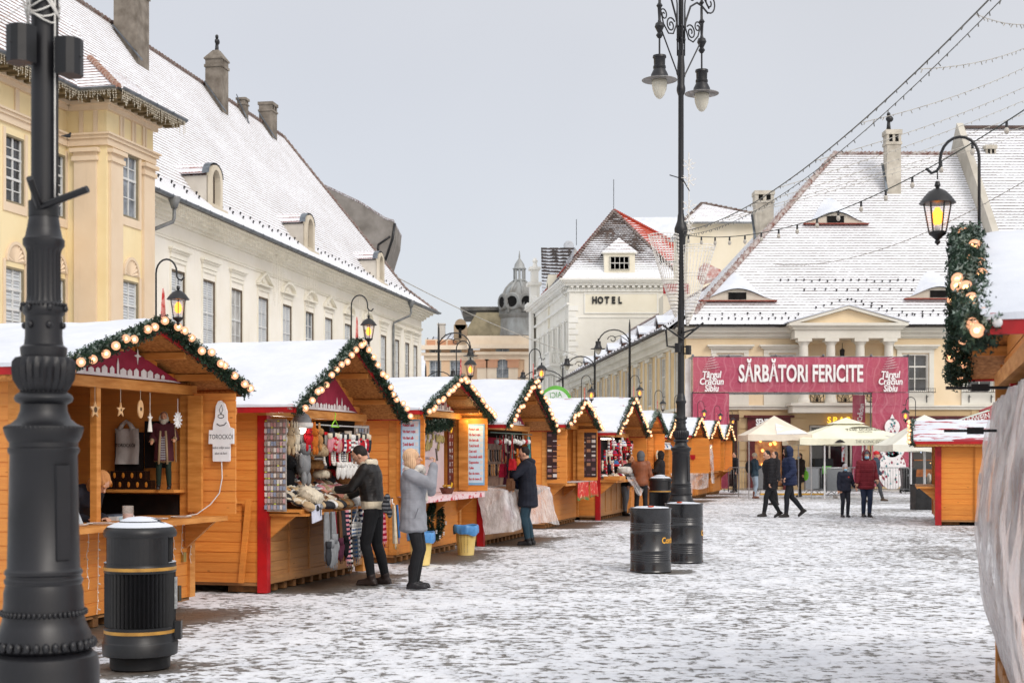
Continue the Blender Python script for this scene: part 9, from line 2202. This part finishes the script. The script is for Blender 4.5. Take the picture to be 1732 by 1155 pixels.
 # boots
 for i in range(2):
  b = MB(); f = feet[i]; pt = f[3] if len(f) > 3 else 0; an = anks[i]; A = Matrix.Rotation(R(pt), 3, 'Y')
  q = lambda v: Ks(an + A @ V(v)); b.cap(q((0, 0, .02+boot)), q((0, 0, -.02)), .056*k, .050*k); b.cap(q((-.03, 0, -.05)), q((.06, 0, -.05)), .046*k, .046*k); b.cap(q((.05, 0, -.055)), q((.15, 0, -.06)), .045*k, .036*k); b.hexa([q(p) for p in ((-.075, -.042, -.09), (.19, -.045, -.09), (.19, .045, -.09), (-.075, .042, -.09), (-.075, -.042, -.065), (.185, -.04, -.065), (.185, .04, -.065), (-.075, .042, -.065))])
  remeshed(b, 'boot', [plain(shoes, rough=.5, scale=9, bump=.1)], g, .010*max(k, .5), 1)
 # hair, hood, mask, scarf
 if hair:
  h = MB()
  if hair == 'short': el(h, hp((-.022, 0, .038)), (.092, .082, .098), M4)
  if hair == 'bob':
   el(h, hp((-.022, 0, .035)), (.105, .095, .108), M4); el(h, hp((-.035, 0, -.05)), (.08, .10, .10), M4)
   for s in (1, -1): el(h, hp((-.01, s*.078, -.045)), (.05, .024, .085), M4); el(h, hp((.045, s*.066, .045)), (.035, .018, .05), M4)
  if hair == 'long': el(h, hp((-.03, 0, .03)), (.10, .09, .105), M4); el(h, hp((-.06, 0, -.12)), (.06, .09, .15), M4)
  if hair in ('beanie', 'cap'): el(h, hp((-.012, 0, .052)), (.104, .090, .092), M4); el(h, hp((-.01, 0, .035)), (.106, .094, .03), M4)
  if hair == 'cap': el(h, hp((.10, 0, .05)), (.05, .06, .01), M4)
  rr = random.Random(3); st = hair in ('bob', 'long')
  remeshed(h, 'hair' if hair not in ('beanie', 'cap') else hair, [plain(hairc, rough=.7, scale=14, stretch=(1, 1, .15 if st else 1), bump=.5, bs=90)], g, vox*.8, 1, disp=lambda co: .003*np.sin(np.arctan2(co[:, 1]-hck[1], co[:, 0]-hck[0])*26)*(1 if st else 0)*k+.0*co[:, 0])
 if hood == 'up':
  h = MB(); el(h, hp((-.045, 0, .02)), (.12, .112, .135), M4); el(h, hp((-.05, 0, -.08)), (.10, .105, .08), M4)
  remeshed(h, 'hood', [cm if scarf_ != 'greyhood' else plain('#5c5e62', bump=.3)], g, vox, 2)
  rim = MB(); n = 22; P = [hp((.062+.012*math.cos(a*2), .088*math.cos(a), .012+.115*math.sin(a))) for a in [2*math.pi*i/n for i in range(n+1)]]
  if fur:
   rr = random.Random(5)
   for p in P:
    for _ in range(16):
     d = V((rr.gauss(0, 1), rr.gauss(0, 1), rr.gauss(0, 1))).normalized(); s = d.orthogonal().normalized()*.006; rim.add([Ks(p-s), Ks(p+s), Ks(p+d*.05)], [(0, 1, 2)])
  rim.tube([Ks(p) for p in P], (.026 if fur else .013)*k, 6); rim.build('hood_trim', plain(fur or coat, rough=.95, bump=.3), g, not fur)
 if mask: m = MB(); el(m, hp((.062, 0, -.05)), (.062, .062, .05), M4); remeshed(m, 'face_mask', [plain('#8fc0d6', '#7aaec8', .8, 5, bump=.1)], g, .008, 1)
 if scarf_ and scarf_.startswith('#'):
  s = MB(); rr = random.Random(7)
  for t in range(9): a = t*.7; el(s, nk+RT @ V((.03+.085*math.cos(a), .10*math.sin(a), .0+.04*math.sin(t*1.7))), (.06, .06, .05))
  s.cap(Ks(nk+V((.11, .04, 0))), Ks(U((.15, .05, 1.12))), .035*k, .04*k); remeshed(s, 'scarf', [plain(scarf_, rough=.95, scale=14, bump=.6, bs=60)], g, .010, 1)
 if beard:
  b = MB(); el(b, hp((.055, 0, -.09)), (.055, .07, .075), M4); el(b, hp((.07, 0, -.17)), (.03, .045, .07), M4); el(b, hp((-.0, .08, -.03)), (.04, .03, .08), M4); el(b, hp((-.0, -.08, -.03)), (.04, .03, .08), M4); el(b, hp((-.04, 0, .05)), (.08, .085, .09), M4)
  remeshed(b, 'beard', [plain(beard, rough=.95, scale=30, bump=.8, bs=90)], g, .006, 0, disp=lambda co: .004*np.sin(co[:, 2]*260)*np.sin(co[:, 1]*300+co[:, 0]*200))
 g['k'] = 0; del g['k']
 return g, (lambda v: tuple(Ks(v))), wr, hp, U, nk
def stand(p, Yd): return (p-866)/FPX*Yd, Yd
def extra(g, name, mb, mat, smooth=True): return mb.build(name, mat, g, smooth)
# man in leather jacket at the second stall
x, y = stand(632, 17.8)
g, Ks, wr, hp, U, nk = person('man in black leather jacket with cream fleece collar, browsing the second stall', x, y, 168, 1.77, lean=7, feet=((.0, .10, 0), (-.12, -.10, 0)), hands=((.47, .13, 1.16), (.42, -.16, 1.06)), head=(32, 6), trousers='#121317', coat='#1d1a19', hem=.985, shoes='#2d211d', hair='short', hairc='#1d1613', vox=.0065, coatname='leather_jacket', cuff='#ddd0b6', rough=.42, bulk=.012, elbow=(-.8, 0, -.5))
b = MB(); c = Vector(nk)
for t in range(14): a = .5+t*.41; b.ell((c.x+.0+.085*math.cos(a), c.y+.09*math.sin(a), c.z+.01+.03*(math.cos(a) < 0)), (.034, .034, .055))
remeshed(b, 'fleece_collar', [plain('#ddd2bc', rough=.95, bump=.6, bs=90)], g, .009, 1)
b = MB(); b.ell((-.2, .12, .98), (.06, .06, .09)); b.ell((-.22, .14, 1.08), (.04, .05, .06)); b.ell((-.24, .1, .9), (.035, .045, .07)); o = remeshed(b, 'knitted_gloves', [cloth('grey', stripe=('charcoal', 20))], None, .008, 1); o.matrix_world = Matrix.Translation((x, y, 0)) @ Matrix.Rotation(R(168), 4, 'Z'); tag(o, 'bunch of grey gloves hanging behind the man in leather jacket', 'gloves')
# woman in grey coat with phone
x, y = stand(699, 17.25)
g, Ks, wr, hp, U, nk = person('blonde woman in grey wool coat photographing with a black phone', x, y, -6, 1.68, lean=-1, feet=((.02, .07, 0), (.0, -.07, 0)), hands=((.24, .10, 1.46), (.28, -.10, 1.56)), head=(-6, 8), trousers='#15161a', coat='#8f9198', hem=.70, shoes='#17151a', hair='bob', hairc='#d6b08c', vox=.0065, bulk=.026, boot=.16, scarf_='#d6cfc6', coatname='wool_coat', curl=.9, elbow=(-.1, 0, -1))
w = Vector(Ks(wr[1])); b = MB(); b.hexa([(w.x+.03, w.y-.0, w.z+.05), (w.x+.042, w.y-.0, w.z+.05), (w.x+.042, w.y+.075, w.z+.05), (w.x+.03, w.y+.075, w.z+.05), (w.x+.015, w.y-.0, w.z+.20), (w.x+.027, w.y-.0, w.z+.20), (w.x+.027, w.y+.075, w.z+.20), (w.x+.015, w.y+.075, w.z+.20)])
o = b.build('mobile_phone', plain('#121214', rough=.2, bump=0)); o.matrix_world = Matrix.Translation((x, y, 0)) @ Matrix.Rotation(R(-6), 4, 'Z'); tag(o, 'black mobile phone held up by the woman in grey', 'phone')
b = MB(); r_ = random.Random(1)
for i in range(26): a = i*.7; zz = .03+.013*i; b.ell((.0+.058*math.cos(a)+.02, .075+.058*math.sin(a), zz+.02), .0045, 6, 4)
b.build('boot_studs', plain('#cfcfd2', metal=.8, rough=.3, bump=0), g)
b = MB(); b.tube([(.10, -.225, .98), (.06, -.235, .86)], .006, 5); b.build('pocket_welt', plain('#6d6f76', bump=0), g)
# man in navy parka
x, y = stand(893, 25.6)
person('man in long navy parka and teal jeans examining bags at the fourth stall', x, y, 176, 1.76, lean=2, feet=((.0, .09, 0), (-.06, -.09, 0)), hands=((.42, .16, 1.40), (.44, -.10, 1.30)), head=(10, 0), trousers='#27414f', coat='#191d2b', hem=.66, shoes='#151417', hair='short', hairc='#1b1412', hood='down', vox=.008, bulk=.03, coatname='parka', curl=.8, elbow=(-.5, 0, -.9))
# customers further along
x, y = stand(1084, 37.2); person('person in brown leather jacket and grey hood seen from behind', x, y, 82, 1.70, feet=((.0, .13, 0), (.0, -.13, 0)), hands=((.25, .27, .95), (.08, -.30, .88)), trousers='#1b1d22', coat='#8a4f30', hem=.86, hood='up', scarf_='greyhood', bulk=.02, coatname='leather_jacket', rough=.5, skin='tan')
x, y = stand(1056, 38.0); person('bearded man in black leaning out over the sixth stall counter', x, y, 318, 1.66, lean=26, feet=((-.1, .12, 0), (.12, -.12, 0)), hands=((.36, .20, .88), (.30, -.22, .84)), head=(-20, 10), trousers='#70757c', coat='#17171b', hem=.80, hair='short', hairc='#241b18', skin='tan', bulk=.02, scarf_=None, beard=None)
x, y = stand(1116, 42.3); g, Ks, wr, hp, U, nk = person('woman in black hooded parka with fur trim at the seventh stall', x, y, 172, 1.72, feet=((.0, .09, 0), (.0, -.09, 0)), hands=((.36, .15, 1.12), (.12, -.25, .95)), trousers='#17171b', coat='#131217', hem=.62, hood='up', fur='#cfc6b8', bulk=.03)
b = MB(); b.ell((.12, -.22, .74), (.07, .05, .12)); b.tube([(.12, -.22, .84), (.12, -.24, .95)], .02, 6); o = b.build('green_bag', plain('#3fa58c', rough=.4), None, True); o.matrix_world = Matrix.Translation((x, y, 0)) @ Matrix.Rotation(R(172), 4, 'Z'); tag(o, 'teal green bag held by the woman in black hood', 'bag')
# walkers
x, y = stand(1303, 37.0); person('young man in black quilted coat and striped track trousers walking left', x, y, 186, 1.74, lean=4, feet=((.20, .09, 0), (-.26, -.09, .05, 28)), hands=((.10, .27, .86), (.02, -.27, .90)), head=(14, 14), trousers='#15171c', coat='#1b1a1f', hem=.70, hair='short', hairc='#17110f', hood='down', bulk=.042, quilt=11, coatname='quilted_coat', vox=.010)
x, y = stand(1336, 37.0); g, Ks, wr, hp, U, nk = person('person in navy quilted coat with dark fur hood walking left', x, y, 184, 1.82, lean=3, feet=((.12, .09, 0), (-.34, -.09, .09, 38)), hands=((.16, .26, 1.0), (.10, -.27, .98)), head=(6, 4), trousers='#181a22', coat='#222d4c', hem=.78, hood='up', fur='#2b2624', bulk=.038, quilt=11, coatname='quilted_coat', shoes='#1f1a19', vox=.010)
b = MB(); b.tube([(-.02, .245, 1.42), (.0, .262, 1.22), (.08, .255, 1.08)], .012, 5); b.build('sleeve_stripe', M_WHITE, g)
x, y = stand(1429, 37.0); g, Ks, wr, hp, U, nk = person('child in navy jacket, patterned cap and blue face mask holding a hand', x, y, 276, 1.37, feet=((.05, .08, 0), (-.03, -.08, 0)), hands=((.10, .34, .98), (.08, -.24, .85)), head=(4, -6), trousers='#20222c', coat='#1d2030', hem=.86, hair='beanie', hairc='#a8a3a8', mask=True, bulk=.024, shoes='#1a1820', vox=.009)
b = MB(); b.ell(Ks((.148, .07, 1.33)), (.012, .028, .026), 10, 8); b.build('chest_emblem', plain('#c9402e', bump=0), g)
x, y = stand(1465, 37.0); person('woman in dark red hooded coat, grey cap and blue mask walking towards camera', x, y, 272, 1.73, feet=((.06, .07, 0), (-.04, -.06, 0)), hands=((.10, .26, 1.0), (.10, -.28, .83)), head=(6, -4), trousers='#27324a', coat='#731c28', hem=.72, hood='up', hair='beanie', hairc='#55565c', mask=True, bulk=.034, quilt=9, coatname='quilted_coat', shoes='#18161a', vox=.010)
x, y = stand(1479, 48.5); g, Ks, wr, hp, U, nk = person('striding person in blue-grey jacket and bright red hat behind the red coat', x, y, 352, 1.74, lean=5, feet=((.30, .08, 0), (-.34, -.08, .06, 30)), hands=((.25, .2, .95), (-.15, -.25, .95)), trousers='#4a4c50', coat='#3a4656', hem=.84, hair='beanie', hairc='#c9202a', bulk=.02, shoes='#4a3c30')
x, y = stand(1276, 53); g, Ks, wr, hp, U, nk = person('woman in beanie, teal jacket and pale jeans with a black backpack', x, y, 18, 1.68, feet=((.05, .08, 0), (-.05, -.08, 0)), hands=((.26, .1, 1.25), (.24, -.1, 1.22)), trousers='#9fb2c4', coat='#2f4453', hem=.84, hair='beanie', hairc='#c9bfae', bulk=.012, shoes='#6a3c26', boot=.12)
b = MB(); b.ell((-.24, 0, 1.17), (.12, .16, .24)); o = remeshed(b, 'backpack', [plain('#1c1c20')], None, .014, 2); o.matrix_world = g.matrix_basis @ Matrix.Rotation(0, 4, 'Z'); o.matrix_world = Matrix.Translation((x, y, 0)) @ Matrix.Rotation(R(18), 4, 'Z'); tag(o, 'black backpack worn by the woman in beanie', 'backpack')
x, y = stand(1311, 46); person('dark clothed person mostly hidden behind the young man in black', x, y, 200, 1.72, trousers='#17181c', coat='#1c1a1e', hem=.78, hair='long', hairc='#2a1d18', bulk=.03)
x, y = stand(1353, 55); person('person in long brown-black coat carrying a lime green bag near the barriers', x, y, 215, 1.68, feet=((.12, .08, 0), (-.12, -.08, 0)), trousers='#2a2420', coat='#2b2422', hem=.58, hair='long', hairc='#3a2a20', bulk=.02, mask=True)
b = MB(); b.ell((0, 0, .2), (.12, .07, .20)); b.tube([(0, 0, .36), (0, 0, .5)], .02, 6); o = b.build('lime_bag', plain('#7ed036', rough=.35), None, True); o.location = (x+.20, y-.12, .62); tag(o, 'bright lime green carrier bag by the barriers', 'bag')
x, y = stand(1243, 61.5); person('dark figure standing behind the barrier beside the last stall', x, y, 200, 1.72, feet=((.1, .08, 0), (-.1, -.08, 0)), trousers='#15161a', coat='#191a20', hem=.84, hair='short', bulk=.02)
# seller bending inside the first stall
W1 = ST[0][1]; p = W1 @ Vector((-.55, -.05, 0)); g, Ks, wr, hp, U, nk = person('seller with curly reddish hair bending down inside the first stall', p.x, p.y, -20, 1.55, lean=48, feet=((-.1, .1, 0), (-.1, -.1, 0)), hands=((.45, .15, 1.0), (.45, -.15, 1.0)), head=(20, 0), trousers='#1a1a1f', coat='#1c1d28', hem=.86, hair='bob', hairc='#c98a52', bulk=.02, vox=.010, parent_z=.12)
# bearded winter doll on the shelf of the first stall
p = W1 @ Vector((-.17, 1.22, 0)); g, Ks, wr, hp, U, nk = person('bearded winter doll in maroon coat with fur edging on the first stall shelf', p.x, p.y, -82, .80, feet=((0, .12, 0), (0, -.12, 0)), hands=((.22, .26, 1.14), (.24, -.24, 1.10)), trousers='#16281f', coat='#4a1722', hem=.60, shoes='#1b1b1d', hair='short', hairc='#5a4038', beard='#b9b2a4', vox=.005, parent_z=1.262, name='bearded_doll', cat='doll', bulk=.03, skin='tan', cuff='#9b8466')
b = MB(); k = .76/1.75
for s in (1, -1): b.tube([(.165*k, s*.06*k, 1.40*k), (.19*k, s*.08*k, 1.1*k), (.20*k, s*.10*k, .60*k)], .028*k, 8)
b.build('fur_edging', plain('#a08a6c', rough=.95, bump=.7, bs=120), g, True); b = MB(); b.hexa([Ks((.15, -.06, .66)), Ks((.19, -.06, .66)), Ks((.19, .06, .66)), Ks((.15, .06, .66)), Ks((.13, -.05, 1.36)), Ks((.165, -.05, 1.36)), Ks((.165, .05, 1.36)), Ks((.13, .05, 1.36))]); b.build('checked_vest', cloth('plum', stripe=('grey', 40)), g)
b = MB(); b.tube([Ks((.30, .30, .62)), Ks((.30, .29, 1.2)), Ks((.28, .27, 1.45))], .006, 5); b.build('staff', plain('#8f7a5c', bump=0), g)
